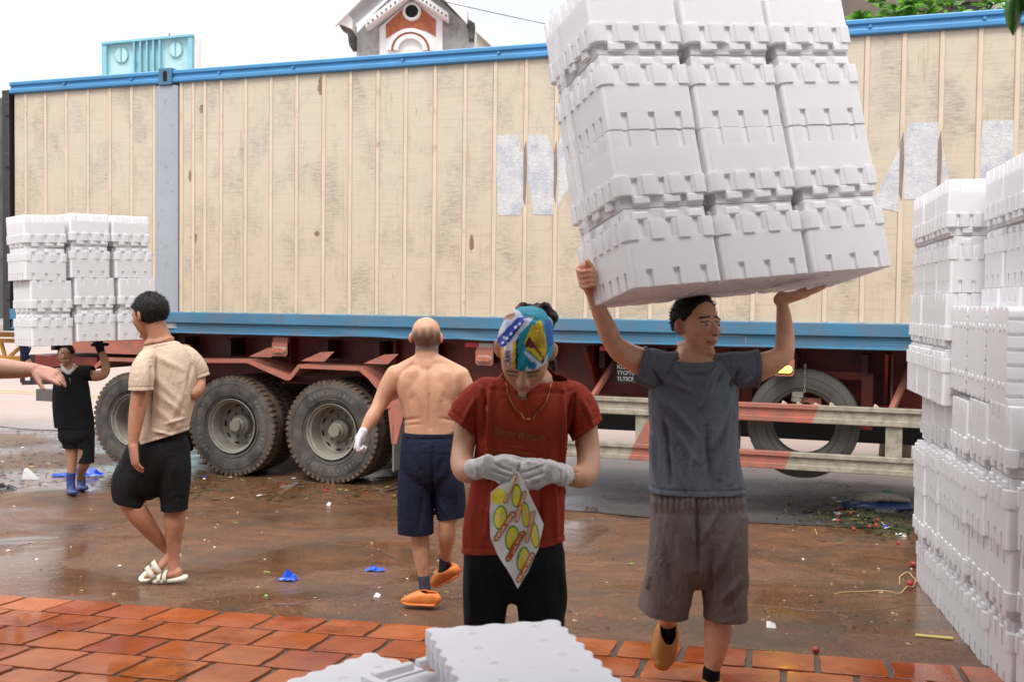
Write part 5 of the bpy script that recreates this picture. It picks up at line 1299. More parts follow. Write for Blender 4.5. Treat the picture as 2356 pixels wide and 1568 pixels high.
def hair(A, S, Fw, Up, h, parent, wide, test, name='hair', mat=None, thick=0.045, rough=0.012, seed=0, n=40, front=0.0):
    """hair shell: test(x, y, z) > 0 inside the hairline, in head units"""
    mb = MB(); vs = []; fs = []; m = 2 * n
    for i in range(1, n):
        t = PI * i / n
        for j in range(m):
            p = 2 * PI * j / m; d = Vector((math.sin(t) * math.cos(p), math.sin(t) * math.sin(p), math.cos(t)))
            x, y, z = d.x * 0.335, -0.05 + d.y * 0.43, 0.13 + d.z * 0.375
            if z < 0.0: x, y = x * (1 + 0.10 * z), y * (1 + 0.35 * z)
            g = test(x, y, z); q = max(-0.06, min(1.0, g / 0.10)) if g > -0.05 else -0.06
            k = 1 + thick * max(0, q) ** 0.6 - (0.06 if g <= 0 else 0) + (rough * noise.noise(Vector((x * 30 + seed, y * 30, z * 14))) * 1.6 + rough * noise.noise(Vector((x * 75, y * 75 + seed, z * 30)))) * (g > 0)
            if front and g > -0.02: k += front * max(0, min(1, (y - 0.05) / 0.2)) * max(0, min(1, (0.34 - z) / 0.22))
            vs.append(A(0, -0.05, 0.13) + (S * (x * wide * k) + Fw * ((y + 0.05) * k) + Up * ((z - 0.13) * k)) * h)
    tp = A(0, -0.05, 0.13 + 0.375 * (1 + thick)); vs.append(tp); T = len(vs) - 1
    for i in range(n - 2): fs += [(i * m + j, (i + 1) * m + j, (i + 1) * m + (j + 1) % m, i * m + (j + 1) % m) for j in range(m)]
    fs += [(T, j, (j + 1) % m) for j in range(m)]
    mb.add(vs, fs)
    if name == 'hair':       # short tufts standing off the scalp
        c0 = A(0, -0.05, 0.13); r_ = random.Random(seed)
        cand = [v for v in vs[:-1] if test(*[((v - c0).dot(S) / h / wide), ((v - c0).dot(Fw) / h - 0.05), ((v - c0).dot(Up) / h + 0.13)]) > 0.05]
        for _ in range(2600):
            v = r_.choice(cand); nn = (v - c0).normalized(); d = (nn * 0.55 + Fw * 0.35 - Up * 0.25 * (1 if nn.dot(Up) < 0.5 else 0) + Vector((r_.uniform(-.5, .5), r_.uniform(-.5, .5), r_.uniform(-.5, .5)))).normalized()
            s_ = d.cross(nn).normalized() * 0.0016; v = v - nn * 0.002 + Vector((r_.uniform(-.004, .004), r_.uniform(-.004, .004), r_.uniform(-.004, .004))); L_ = r_.uniform(0.007, 0.017)
            mb.add([v - s_, v + s_, v + d * L_ * 0.6 + s_ * 0.7, v + d * L_, v + d * L_ * 0.6 - s_ * 0.7], [(0, 1, 2, 3, 4)])
    return mb.build(name, mat or HAIR, parent, smooth=True)
def hand(mb, Wp, D, Np, size=0.185, side=1, curl=(30, 45, 30), thumb=(35, 20), spread=0.0, fist=False, r=1.0):
    """palm plus five separate fingers; D towards the fingers, Np the way the palm faces, side +1 puts the thumb at D x Np"""
    D = Vector(D).normalized(); Np = Vector(Np); Np = (Np - D * Np.dot(D)).normalized(); S = D.cross(Np) * side; u = size
    loft(mb, [(Wp - D * 0.04 * u, 0.16 * u, 0.13 * u), (Wp + D * 0.10 * u, 0.19 * u, 0.12 * u), (Wp + D * 0.35 * u, 0.225 * u, 0.095 * u), (Wp + D * 0.50 * u, 0.215 * u, 0.075 * u)], ref=Np, sub=3, n=16, ex=2.6)
    Ls = (0.36, 0.42, 0.39, 0.31)
    for i in range(4):
        b = Wp + D * (0.47 - 0.03 * abs(i - 1.2)) * u + S * ((1.5 - i) * 0.115) * u
        dirn = (D + S * (1.5 - i) * spread).normalized(); ax = dirn.cross(Np).normalized()
        p = b; pts = [(p - dirn * 0.08 * u, 0.062 * u * r, 0.062 * u * r)]; L = Ls[i] * u; nd = dirn.copy()
        cs = curl if not isinstance(curl[0], (tuple, list)) else curl[i]
        for j, (fr, rr) in enumerate(((0.45, 0.056), (0.30, 0.050), (0.25, 0.043))):
            nd = Matrix.Rotation(R(-cs[j]) * -1, 3, ax) @ nd if False else (Matrix.Rotation(R(cs[j]), 3, ax) @ nd)
            if j == 0 and (Matrix.Rotation(R(cs[j]), 3, ax) @ dirn).dot(Np) < -1e-6: nd = Matrix.Rotation(R(-cs[j]), 3, ax) @ dirn; ax = -ax
            pts.append((p + nd * 0.0, 0.058 * u * r, 0.058 * u * r)) if j == 0 else None
            p = p + nd * (L * fr); pts.append((p, rr * u * r, rr * u * r))
        loft(mb, pts, ref=Np + D * 0.31, sub=2, n=10)
    tb_ = Wp + D * 0.12 * u + S * 0.15 * u; td = (D * math.cos(R(thumb[0])) + S * math.sin(R(thumb[0])) + Np * 0.25).normalized()
    t2 = (td * math.cos(R(thumb[1])) + (D * 0.6 + Np * 0.5 - S * 0.5) * math.sin(R(thumb[1]))).normalized()
    loft(mb, [(tb_, 0.085 * u, 0.085 * u), (tb_ + td * 0.17 * u, 0.072 * u * r, 0.072 * u * r), (tb_ + td * 0.30 * u, 0.060 * u * r, 0.060 * u * r), (tb_ + td * 0.30 * u + t2 * 0.16 * u, 0.050 * u * r, 0.050 * u * r)], ref=Np + D * 0.3, sub=2, n=10)
def garment(name, mat, parent, pieces, voxel, creases, amp, scale, seed, body, smooth=4):
    """pieces = (loft builder, cuts): each piece of cloth is opened at its own hems, then sewn into one mesh"""
    bm = bmesh.new()
    creases = [(a, b, c, d, w * 0.72, h * 1.5) for a, b, c, d, w, h in creases]
    for i, (g, cuts_) in enumerate(pieces):
        o = remesh(name, g, voxel, mat, None, smooth); folds(o, creases, amp, scale, seed + i * 7)
        if cuts_:
            cut(o, cuts_); o.modifiers.clear()
            c = coords(o); nn = normals(o)
            for p, n_, rch in cuts_:      # turned hem: a stitched groove and a slightly fuller edge
                dist = -((c - np.array(p)) @ np.array(Vector(n_).normalized())); near = (np.linalg.norm(c - np.array(p), axis=1) < max(rch, 0.1)) & (dist > -0.001)
                c = c + nn * (near * (-0.0035 * np.exp(-((dist - 0.020) / 0.004) ** 2) + 0.0008 * (dist < 0.013)))[:, None]
            setco(o, c)
        bm.from_mesh(o.data); bpy.data.objects.remove(o)
    me = bpy.data.meshes.new(name); bm.to_mesh(me); bm.free(); me.materials.append(mat)
    me.polygons.foreach_set('use_smooth', [True] * len(me.polygons)); me.update()
    o = bpy.data.objects.new(name, me); link(o, parent); tuck(body, o)
    m = o.modifiers.new('s', 'SOLIDIFY'); m.thickness = 0.004; m.offset = -1
    return o
def L(k, rows, **kw):
    g = MB(); limb(g, k, rows, **kw); return g
def person(name_loc, label):
    o = empty('person', name_loc, label, 'person'); return o
def adopt(root):
    """children were modelled in world coordinates: bring them under their thing"""
    for c in root.children: c.matrix_parent_inverse = Matrix.Translation(-root.location)
def shade(co, x, y, no): return np.zeros(len(co))
# ================================================= man seen from behind, no shirt
K = 5.9
bald = person((P(985, 1395, K).x, P(985, 1395, K).y, ground(K)), 'balding bare backed man in navy shorts and orange shoes, walking away')
bd_ = MB()
S_, F_, U_ = frame(PI - 0.12, 0.04)                       # faces away, turned slightly to picture left
HC = P(981, 776, K); HC = HC + Vector((0, 0, 0.0))
A_ = head(bd_, HC, S_, F_, U_, 0.222, 1.06)
limb(bd_, K, [(982, 800, 27, 0.01, 29), (982, 826, 26, 0.0, 27), (983, 850, 34, -0.01, 30), (984, 872, 50, 0, 34)], round0=False, round1=False)
# trunk
limb(bd_, K, [(984, 838, 34, 0.0, 28), (985, 852, 62, 0.0, 36), (986, 870, 74, 0, 44), (987, 900, 73, 0, 50), (989, 935, 64, 0.0, 50), (990, 965, 60, 0, 48), (991, 990, 61, 0, 48), (990, 1030, 62, 0, 52), (988, 1065, 55, 0, 48)], ex=2.5, sub=4)
# trapezius
limb(bd_, K, [(960, 826, 12), (935, 846, 18), (910, 866, 24)]); limb(bd_, K, [(1006, 826, 12), (1032, 846, 18), (1058, 866, 24)])
# shoulder blades and lower back muscles
bd_.ball(P(948, 888, K - 0.078), (0.065, 0.028, 0.10), 10); bd_.ball(P(1024, 890, K - 0.078), (0.065, 0.028, 0.10), 10)
# arms
limb(bd_, K, [(912, 864, 26, 0, 27), (898, 886, 24.5), (880, 918, 19.5), (868, 940, 16.5, -0.02), (855, 962, 16.5, -0.05), (841, 985, 12, -0.08), (833, 1000, 9.5, -0.10)])
limb(bd_, K, [(1056, 866, 25, 0, 26), (1070, 892, 22), (1082, 925, 18), (1086, 950, 16), (1084, 985, 14, 0.08), (1076, 1020, 11, 0.16)])
hand(bd_, P(1076, 1020, K + 0.16), (-0.1, 0.3, -1), (-1, 0, 0), 0.18)
# legs below the shorts
limb(bd_, K, [(965, 1060, 36), (962, 1130, 32), (962, 1190, 26), (966, 1222, 21), (967, 1252, 21, 0, 24), (970, 1290, 17, 0, 20), (974, 1325, 12.5), (977, 1366, 11.5)])
limb(bd_, K, [(1022, 1060, 36), (1030, 1130, 31), (1032, 1180, 24), (1029, 1206, 20), (1028, 1232, 20, 0.03, 23), (1026, 1262, 15, 0.08), (1023, 1290, 11.5, 0.12), (1022, 1318, 11, 0.15)])
body = remesh('body', bd_, 0.0055, SKIN, bald, 5)
folds(body, [(986, 850, 990, 985, 5, -0.007), (940, 925, 958, 905, 9, -0.004), (1033, 927, 1015, 905, 9, -0.004), (925, 967, 965, 962, 4, -0.004), (1015, 962, 1052, 968, 4, -0.004), (950, 880, 968, 930, 8, 0.003), (1022, 880, 1006, 930, 8, 0.003), (930, 978, 970, 975, 3, -0.003)])
sk = (0.55, 0.30, 0.185)
def bald_stub(co, x, y, no):
    d = np.maximum(0, 1 - np.hypot((x - 981) / 44, (y - 785) / 40)); return np.clip(d * 4.0, 0, 0.9) * np.clip((y - 744 + 6 * np.sin(x * 0.35)) / 30, 0, 1) * np.clip((812 - y) / 8, 0, 1) * np.clip((36 - np.abs(x - 981)) / 3, 0, 1)
paint(body, sk, [('fn', bald_stub, (0.13, 0.085, 0.07)), ('seg', 941, 778, 946, 790, 7, (0.62, 0.26, 0.19)), ('seg', 1018, 778, 1020, 788, 7, (0.62, 0.24, 0.17)), ('seg', 868, 945, 838, 995, 11, (0.52, 0.27, 0.17)), ('seg', 987, 905, 987, 906, 2, (0.15, 0.08, 0.06)), ('seg', 1016, 921, 1016, 922, 1.6, (0.15, 0.08, 0.06))])
# gloved fist
g = MB(); wp = P(833, 998, K - 0.10); dirn = (P(824, 1022, K - 0.11) - wp)
hand(g, wp, dirn, (1, -0.1, 0.1), 0.17, 1, (60, 70, 40), (20, 35), r=1.08)
limb(g, K - 0.10, [(836, 992, 10.5), (832, 1001, 11.5), (829, 1008, 12.5)])
glv = remesh('glove', g, 0.004, cloth('knit_glove', (0.62, 0.60, 0.64)), bald, 2)
NAVY = cloth('navy_cotton', (0.011, 0.014, 0.033), var=0.25)
g = MB()
limb(g, K, [(990, 985, 61, 0, 54), (990, 998, 63, 0, 56), (990, 1030, 67, 0, 62), (989, 1070, 68, 0, 62)], round0=False, ex=2.4)
limb(g, K, [(965, 1040, 40), (958, 1100, 41, 0, 48), (956, 1160, 41, 0, 46), (957, 1215, 42, 0, 44), (957, 1240, 42, 0, 44)], round0=True, round1=False, ex=2.3)
limb(g, K, [(1018, 1040, 39), (1027, 1095, 38, 0, 46), (1033, 1140, 36, 0.02, 42), (1037, 1180, 34, 0.03, 40), (1038, 1205, 34, 0.03, 40)], round1=False, ex=2.3)
sh_ = remesh('shorts', g, 0.006, NAVY, bald, 4)
folds(sh_, [(958, 1060, 985, 1110, 8, -0.006), (1024, 1050, 1000, 1100, 8, -0.006), (930, 1100, 945, 1200, 7, 0.006), (975, 1130, 965, 1215, 6, -0.006), (1045, 1080, 1050, 1170, 6, 0.006), (994, 1030, 996, 1150, 4, -0.012), (1010, 1150, 1030, 1190, 6, 0.005), (930, 1011, 1050, 1009, 2.5, -0.004), (935, 1045, 1046, 1045, 2, -0.002)] + [(932 + i * 7, 993, 932 + i * 7, 1008, 1.7, 0.0025) for i in range(17)], 0.004, (9, 9, 3), 1)
cut(sh_, [(P(990, 992, K), (0, 0, 1), 0.30), (P(957, 1224, K), (0, 0, -1), 0.2), (P(1037, 1188, K + 0.03), (0.12, 0, -1), 0.16)])
tuck(body, sh_)
SOCK = cloth('grey_navy_sock', (0.055, 0.06, 0.085)); BLACKC = cloth('black_cotton', (0.008, 0.008, 0.009), var=0.3)
for pts in ([(974, 1327, 14), (977, 1345, 13.5), (979, 1372, 15)], [(1023, 1280, 13, 0.11), (1022, 1305, 13, 0.14), (1020, 1322, 14, 0.15)]):
    g = MB(); limb(g, K, pts); s_ = remesh('sock', g, 0.005, SOCK, bald, 2)
ORANGE = plain('orange_rubber', (0.72, 0.21, 0.045), 0.45, 0.1, 6.0)
def clog(parent, heel, toe, k0, k1, w, hgt, mat, name='shoe', upv=(0, 0, 1), sole=None, collar=0.55):
    """closed slip on shoe between heel and toe photo points"""
    a, b = P(*heel, k0), P(*toe, k1); L = (b - a).length; d = (b - a).normalized(); u_ = Vector(upv); s_ = d.cross(u_).normalized(); u_ = s_.cross(d)
    mb = MB(); rows = []
    for t, ww, hh in ((0.0, 0.60, 0.80), (0.12, 0.78, 0.95), (0.35, 0.82, 0.95), (0.6, 0.98, 0.82), (0.82, 0.92, 0.60), (1.0, 0.55, 0.38)):
        rows.append((a + d * (L * t) + u_ * (hgt * hh / 2), w * ww / 2, hgt * hh / 2))
    loft(mb, rows, ref=u_, sub=3, ex=2.7, n=20); o = remesh(name, mb, 0.005, mat, parent, 3)
    bm = bmesh.new(); bm.from_mesh(o.data); top = a + d * (L * 0.22) + u_ * hgt * 0.98
    dele = [f for f in bm.faces if ((f.calc_center_median() - top).dot(d) / (L * 0.26)) ** 2 + ((f.calc_center_median() - top).dot(s_) / (w * 0.32)) ** 2 < 1 and (f.calc_center_median() - top).dot(u_) > -hgt * 0.3]
    bmesh.ops.delete(bm, geom=dele, context='FACES'); bm.to_mesh(o.data); bm.free()
    m = o.modifiers.new('s', 'SOLIDIFY'); m.thickness = 0.006; m.offset = -1
    mb = MB(); loft(mb, [(a + d * (L * t) + u_ * 0.008, w * ww / 2 * 1.05, 0.010) for t, ww in ((-0.01, 0.62), (0.12, 0.80), (0.35, 0.82), (0.6, 0.99), (0.84, 0.92), (1.01, 0.5))], ref=u_, sub=3, ex=3, n=20)
    mb.build('sole', sole or mat, parent, smooth=True); return o
clog(bald, (1002, 1392), (930, 1386), K - 0.08, K - 0.03, 0.105, 0.085, ORANGE)
clog(bald, (1056, 1318), (1000, 1342), K + 0.08, K + 0.22, 0.105, 0.085, ORANGE, upv=(-0.35, -0.5, 0.8))
adopt(bald)
# ================================================= man in beige T-shirt, walking left
K = 6.45
tan_ = person((P(395, 1335, K).x, P(395, 1335, K).y, ground(K)), 'man in beige T-shirt, black shorts and white sandals walking left')
m_ = MB()
S_, F_, U_ = frame(R(-118), 0.22, 0.0)
HC = P(345, 726, K); A_ = head(m_, HC, S_, F_, U_, 0.256, 1.0)
limb(m_, K, [(356, 745, 24, 0, 26), (366, 772, 25, 0, 26), (372, 796, 34, 0, 28)], round0=False)
limb(m_, K, [(370, 800, 40, 0, 34), (376, 840, 56, 0, 46), (382, 900, 54, 0, 46), (378, 960, 48, 0, 46), (368, 1010, 52, 0, 50), (350, 1070, 48, 0, 46)], ex=2.4)
limb(m_, K, [(340, 836, 15, -0.14), (327, 870, 20, -0.20), (322, 905, 19.5, -0.21, 20), (317, 940, 19, -0.22), (311, 980, 16, -0.24), (307, 1015, 11.5, -0.26), (307, 1028, 11, -0.27)])
limb(m_, K, [(425, 815, 24, 0.12), (445, 850, 22, 0.13), (455, 880, 18, 0.10), (447, 902, 17, 0.0), (415, 915, 14, -0.06), (385, 920, 10, -0.08)])
hand(m_, P(307, 1030, K - 0.27), (0.12, -0.02, -1), (0.75, 0.65, 0), 0.185, -1, (18, 22, 15), (28, 10))
limb(m_, K, [(325, 1090, 38), (305, 1140, 33, -0.04), (312, 1172, 26, -0.06), (332, 1200, 22, -0.04, 24), (357, 1232, 17, 0.0), (378, 1257, 12, 0.04), (392, 1266, 12, 0.05)])
limb(m_, K, [(392, 1090, 38), (402, 1140, 32), (402, 1172, 25), (401, 1205, 23, 0, 26), (400, 1245, 17, 0, 20), (401, 1285, 11.5), (400, 1312, 12.5)])
# feet inside the sandals
limb(m_, K, [(402, 1264, 14, 0.05), (392, 1282, 14, 0.04), (372, 1303, 13, 0.02, 18), (352, 1318, 9, 0.0, 20), (338, 1326, 6, 0, 16)])
limb(m_, K, [(408, 1316, 13), (396, 1320, 11, 0, 16), (380, 1324, 8, 0, 18), (368, 1327, 6, 0, 14)])
body = remesh('body', m_, 0.0055, SKIN, tan_, 4)
sk = (0.40, 0.205, 0.125)
paint(body, (0.39, 0.18, 0.10), [('seg', 332, 728, 334, 740, 7, (0.45, 0.18, 0.11)), ('seg', 305, 1035, 318, 1085, 9, (0.46, 0.21, 0.14)), ('seg', 330, 905, 322, 930, 5, (0.26, 0.13, 0.09)), ('seg', 405, 1255, 404, 1320, 9, (0.52, 0.24, 0.16))])
hair(A_, S_, F_, U_, 0.256, tan_, 1.0, lambda x, y, z: min(z + 0.20 - 0.55 * max(0, y) - (0.02 if y > 0.1 else 0), 0.36 - y - 0.0 * z if z > 0.25 else 0.30 - y + 0.1 * z, 0.5) if not (y > 0.08 and z < 0.20) else 0.20 - y + (z - 0.20) * 0.8, thick=0.10, rough=0.03, seed=3)
BEIGE = cloth('beige_jersey', (0.545, 0.42, 0.315), var=0.05)
ts = garment('t_shirt', BEIGE, tan_, [
    (L(K, [(366, 770, 28, 0, 27), (368, 786, 30, 0, 28), (372, 803, 50, 0, 36), (377, 828, 61, 0, 46), (383, 870, 64, 0, 52), (386, 910, 61, 0, 52), (382, 950, 57, 0, 52), (376, 990, 56, 0, 54), (369, 1030, 56, 0, 56)], ex=2.4, round1=False), [(P(369, 790, K), (-0.2, 0, 1), 0.15), (P(374, 1006, K), (0.31, 0, -1), 0.40)]),
    (L(K, [(349, 812, 16, -0.07), (334, 834, 23, -0.14, 26), (326, 865, 27, -0.19, 30), (324, 915, 27, -0.21, 30)], round1=False), [(P(325, 896, K - 0.2), (0.0, 0, -1), 0.3)]),
    (L(K, [(412, 806, 18, 0.05), (434, 824, 25, 0.09, 28), (452, 855, 26, 0.12, 28), (462, 890, 25, 0.13, 27)], round1=False), [(P(458, 872, K + 0.13), (0.45, 0, -1), 0.3)])], 0.006, [(350, 860, 420, 930, 11, 0.0035), (358, 900, 425, 955, 10, 0.0035), (342, 925, 415, 985, 10, 0.0035), (430, 880, 385, 985, 9, 0.0035), (436, 920, 400, 1005, 9, 0.0035), (348, 845, 345, 1000, 5, -0.010), (352, 815, 420, 850, 10, 0.004), (440, 840, 428, 900, 5, -0.008), (332, 840, 340, 890, 5, 0.004), (380, 975, 425, 960, 5, 0.005), (350, 990, 395, 1000, 5, 0.006)], 0.006, (7, 7, 5), 2, body)
g = MB()
limb(g, K, [(374, 1003, 48, 0, 46), (366, 1030, 60, 0, 58), (345, 1070, 64, 0, 60), (335, 1095, 60, 0, 56)], ex=2.3)
limb(g, K, [(337, 1078, 52, 0, 50), (310, 1100, 50, -0.03, 50), (297, 1135, 38, -0.05, 44), (300, 1165, 29, -0.06, 36), (303, 1182, 29, -0.06, 36)], round1=False)
limb(g, K, [(385, 1030, 48, 0, 50), (396, 1080, 40, 0, 48), (401, 1130, 33, 0, 42), (402, 1165, 30, 0, 38), (402, 1186, 30, 0, 38)], round1=False)
sh_ = remesh('shorts', g, 0.006, BLACKC, tan_, 4)
folds(sh_, [(300, 1060, 340, 1120, 11, 0.0035), (410, 1060, 380, 1120, 10, 0.0035), (395, 1090, 410, 1160, 6, -0.006)], 0.006, (7, 7, 3), 4)
cut(sh_, [(P(297, 1157, K - 0.06), (-0.25, 0, -1), 0.17), (P(402, 1171, K), (0.02, 0, -1), 0.15)])
tuck(body, sh_)
SANDAL = plain('cream_sandal_rubber', (0.64, 0.60, 0.50), 0.5, 0.06, 8)
def sandal(parent, heel, toe, k0, k1, w, upv):
    a, b = P(*heel, k0), P(*toe, k1); L = (b - a).length; d = (b - a).normalized(); u_ = Vector(upv); s_ = d.cross(u_).normalized(); u_ = s_.cross(d)
    mb = MB(); loft(mb, [(a + d * (L * t) + u_ * hh, w * ww / 2, 0.014) for t, ww, hh in ((0.0, 0.62, 0.006), (0.15, 0.76, 0.004), (0.4, 0.74, 0), (0.7, 1.0, 0), (0.9, 0.86, 0.002), (1.0, 0.5, 0.006))], ref=u_, sub=4, ex=3.5, n=24)
    mb.build('sole', SANDAL, parent, smooth=True)
    for t0, hh in ((0.56, 0.062), (0.74, 0.050)):
        mb = MB(); vs = []; m = 14
        for j in range(m + 1):
            an = PI * j / m
            for dt in (-0.06, 0.06):
                vs.append(a + d * (L * (t0 + dt)) + s_ * (w * 0.53 * math.cos(an)) + u_ * (hh * (math.sin(an) ** 0.7) * (1 if dt < 0 else 0.9)))
        mb.add(vs, [(2 * j, 2 * j + 1, 2 * j + 3, 2 * j + 2) for j in range(m)]); o = mb.build('strap', SANDAL, parent, smooth=True); o.modifiers.new('s', 'SOLIDIFY').thickness = 0.006
sandal(tan_, (412, 1276), (326, 1334), K + 0.05, K - 0.02, 0.10, (-0.35, -0.55, 0.6))
sandal(tan_, (427, 1330), (352, 1333), K - 0.01, K + 0.0, 0.10, (0, -0.12, 1))
adopt(tan_)
# ================================================= man in grey carrying the boxes
K = 4.36
man = person((P(1640, 1590, K).x, P(1640, 1590, K).y, ground(K)), 'man in grey T-shirt and brown cargo shorts holding a box bundle overhead')
m_ = MB()
S_, F_, U_ = frame(R(31), -0.03, 0.0)
HC = P(1602, 749, K); H_ = 0.250; A_ = head(m_, HC, S_, F_, U_, H_, 0.94)
limb(m_, K, [(1584, 785, 27, 0.02, 30), (1588, 812, 28, 0.025, 30), (1596, 838, 40, 0.02, 36)], round0=False)
limb(m_, K, [(1597, 840, 62, 0, 50), (1597, 880, 88, 0, 60), (1598, 960, 88, 0, 62), (1600, 1060, 90, 0, 66), (1602, 1150, 92, 0, 66), (1602, 1220, 80, 0, 60)], ex=2.4)
limb(m_, K, [(1528, 845, 40, 0), (1497, 838, 37, -0.02), (1462, 826, 31, -0.05), (1428, 806, 27, -0.08), (1410, 786, 23, -0.10), (1398, 760, 23, -0.12), (1382, 722, 19.5, -0.14), (1368, 690, 15.5, -0.16), (1358, 664, 13.5, -0.18)])
limb(m_, K, [(1670, 850, 40, 0), (1705, 855, 38, -0.01), (1740, 846, 34, -0.03), (1778, 832, 28, -0.05), (1802, 812, 24, -0.06), (1806, 780, 22, -0.06), (1804, 735, 18, -0.05), (1800, 700, 13.5, -0.04), (1798, 682, 13, -0.03)])
# left fist closed on the tape, right palm flat under the boxes
limb(m_, K, [(1358, 668, 14, -0.18), (1353, 650, 17, -0.19, 15), (1347, 630, 18, -0.20, 14), (1343, 615, 13, -0.20, 12)])
for i_ in range(4): limb(m_, K, [(1338 + i_ * 1.5, 612 + i_ * 12, 6.6, -0.20), (1330 + i_ * 2.5, 620 + i_ * 12, 6.8, -0.222), (1338 + i_ * 3, 626 + i_ * 11.5, 6.6, -0.245), (1352 + i_ * 3, 624 + i_ * 11, 6.2, -0.245), (1362 + i_ * 2.5, 628 + i_ * 10, 5.4, -0.225)])
limb(m_, K, [(1366, 655, 8, -0.19), (1368, 632, 7.5, -0.21), (1358, 610, 7, -0.225), (1350, 600, 6, -0.23)])
hand(m_, P(1799, 688, K - 0.03), P(1885, 652, K - 0.05) - P(1799, 672, K - 0.03), (-0.15, 0.1, 1), 0.205, -1, (4, 6, 4), (24, 5))
# legs
limb(m_, K, [(1555, 1180, 50), (1545, 1280, 44), (1535, 1360, 34, 0.08), (1536, 1405, 25, 0.14), (1536, 1432, 20, 0.20), (1536, 1455, 16, 0.23)])
limb(m_, K, [(1650, 1180, 50), (1655, 1290, 44), (1655, 1370, 36), (1653, 1420, 32, 0, 34), (1650, 1460, 31, 0, 36), (1644, 1510, 23, 0, 28), (1637, 1545, 17), (1632, 1590, 15), (1632, 1606, 18)])
body = remesh('body', m_, 0.0048, SKIN, man, 4)
folds(body, [(1420, 800, 1462, 838, 9, 0.003), (1395, 745, 1372, 705, 6, 0.002), (1630, 770, 1640, 775, 5, 0.001), (1620, 772, 1612, 790, 4, -0.0018), (1608, 718, 1645, 716, 2, -0.001)])
sk = (0.62, 0.335, 0.21)
lip = (0.36, 0.11, 0.085); br = (0.025, 0.016, 0.012)
paint(body, sk, [('seg', 1610, 731, 1632, 728, 2.6, br), ('seg', 1643, 728, 1658, 731, 2.4, br), ('seg', 1613, 740, 1631, 739, 1.5, br), ('seg', 1645, 739, 1657, 741, 1.5, br), ('seg', 1640, 770, 1650, 771, 1.5, (0.25, 0.10, 0.06)), ('seg', 1629, 786, 1647, 786, 3.2, lip), ('seg', 1560, 742, 1562, 765, 9, (0.42, 0.15, 0.09)), ('seg', 1335, 610, 1360, 650, 14, (0.48, 0.21, 0.13)), ('seg', 1820, 660, 1885, 650, 10, (0.52, 0.24, 0.155)), ('seg', 1643, 772, 1650, 772, 2, (0.20, 0.08, 0.05))])
eyes(A_, S_, F_, U_, H_, man, (0.012, 0.006))
hair(A_, S_, F_, U_, H_, man, 0.94, lambda x, y, z: min(z + 0.12 - 0.3 * max(0, y + 0.1) - (0.10 if y > 0.08 and z < 0.15 else 0), 0.245 - y + 0.45 * (z - 0.33) if z > 0.18 else 0.09 - y + (z - 0.1) * 1.1), thick=0.07, rough=0.02, seed=8, n=48)
GREY = cloth('slate_grey_jersey', (0.12, 0.132, 0.158), var=0.06)
ts = garment('t_shirt', GREY, man, [
    (L(K, [(1592, 795, 38, 0.01, 36), (1593, 812, 40, 0.01, 38), (1596, 826, 62, 0, 46), (1597, 846, 92, 0, 58), (1596, 880, 102, 0, 66), (1596, 930, 103, 0, 70), (1596, 1000, 101, 0, 73), (1598, 1060, 104, 0, 76), (1601, 1115, 110, 0, 80), (1602, 1160, 113, 0, 82)], ex=2.5, round1=False), [(P(1592, 815, K), (-0.02, -0.30, 1), 0.16), (P(1603, 1128, K), (0, 0, -1), 0.40)]),
    (L(K, [(1548, 846, 38, 0), (1514, 850, 45, -0.01, 48), (1482, 845, 45, -0.03, 44), (1450, 832, 45, -0.05, 42)], round1=False), [(P(1470, 839, K - 0.04), (-1, 0, 0.28), 0.3)]),
    (L(K, [(1640, 852, 40, 0), (1685, 854, 45, 0, 48), (1725, 850, 44, -0.02, 44), (1765, 843, 44, -0.04, 42)], round1=False), [(P(1744, 846, K - 0.03), (1, 0, 0.02), 0.3)])], 0.0055, [(1500, 880, 1600, 1000, 10, 0.008), (1510, 930, 1600, 1060, 10, 0.008), (1520, 870, 1590, 900, 8, 0.007), (1690, 890, 1640, 1030, 9, 0.009), (1680, 930, 1655, 1100, 8, 0.009), (1650, 880, 1610, 940, 8, 0.006), (1545, 845, 1580, 880, 6, 0.006), (1650, 840, 1615, 885, 6, 0.007), (1665, 850, 1640, 900, 5, -0.006), (1530, 960, 1545, 1110, 8, -0.009), (1600, 1010, 1590, 1130, 10, 0.007), (1625, 980, 1640, 1125, 8, -0.008), (1500, 1000, 1512, 1110, 7, 0.007), (1530, 1010, 1575, 1125, 8, 0.006), (1570, 860, 1630, 862, 7, -0.005), (1500, 850, 1530, 890, 6, -0.008), (1700, 850, 1680, 895, 6, -0.008), (1470, 870, 1500, 885, 5, 0.006), (1730, 870, 1700, 885, 5, 0.006)], 0.008, (7, 7, 2.5), 5, body)
g = MB(); nl = [P(1592 + 40 * math.sin(t), 822 + 7 * (math.cos(t)), K - 0.075 * math.cos(t) + 0.0) for t in [2 * PI * i / 36 for i in range(37)]]
CARGO = cloth('brown_grey_cargo_cotton', (0.150, 0.122, 0.112), var=0.08)
g = MB()
limb(g, K, [(1602, 1118, 100, 0, 72), (1604, 1135, 106, 0, 76), (1606, 1180, 107, 0, 78), (1608, 1230, 106, 0, 78), (1608, 1280, 98, 0, 72)], ex=2.5, round0=False)
limb(g, K, [(1560, 1190, 62, 0, 72), (1550, 1260, 59, 0, 70), (1540, 1330, 56, 0.02, 66), (1528, 1390, 54, 0.04, 68), (1522, 1432, 57, 0.05, 66)], round1=False, ex=2.4)
limb(g, K, [(1655, 1190, 62, 0, 72), (1660, 1260, 57, 0, 70), (1664, 1330, 52, 0, 64), (1667, 1390, 47, 0, 58), (1667, 1440, 46, 0, 56)], round1=False, ex=2.4)
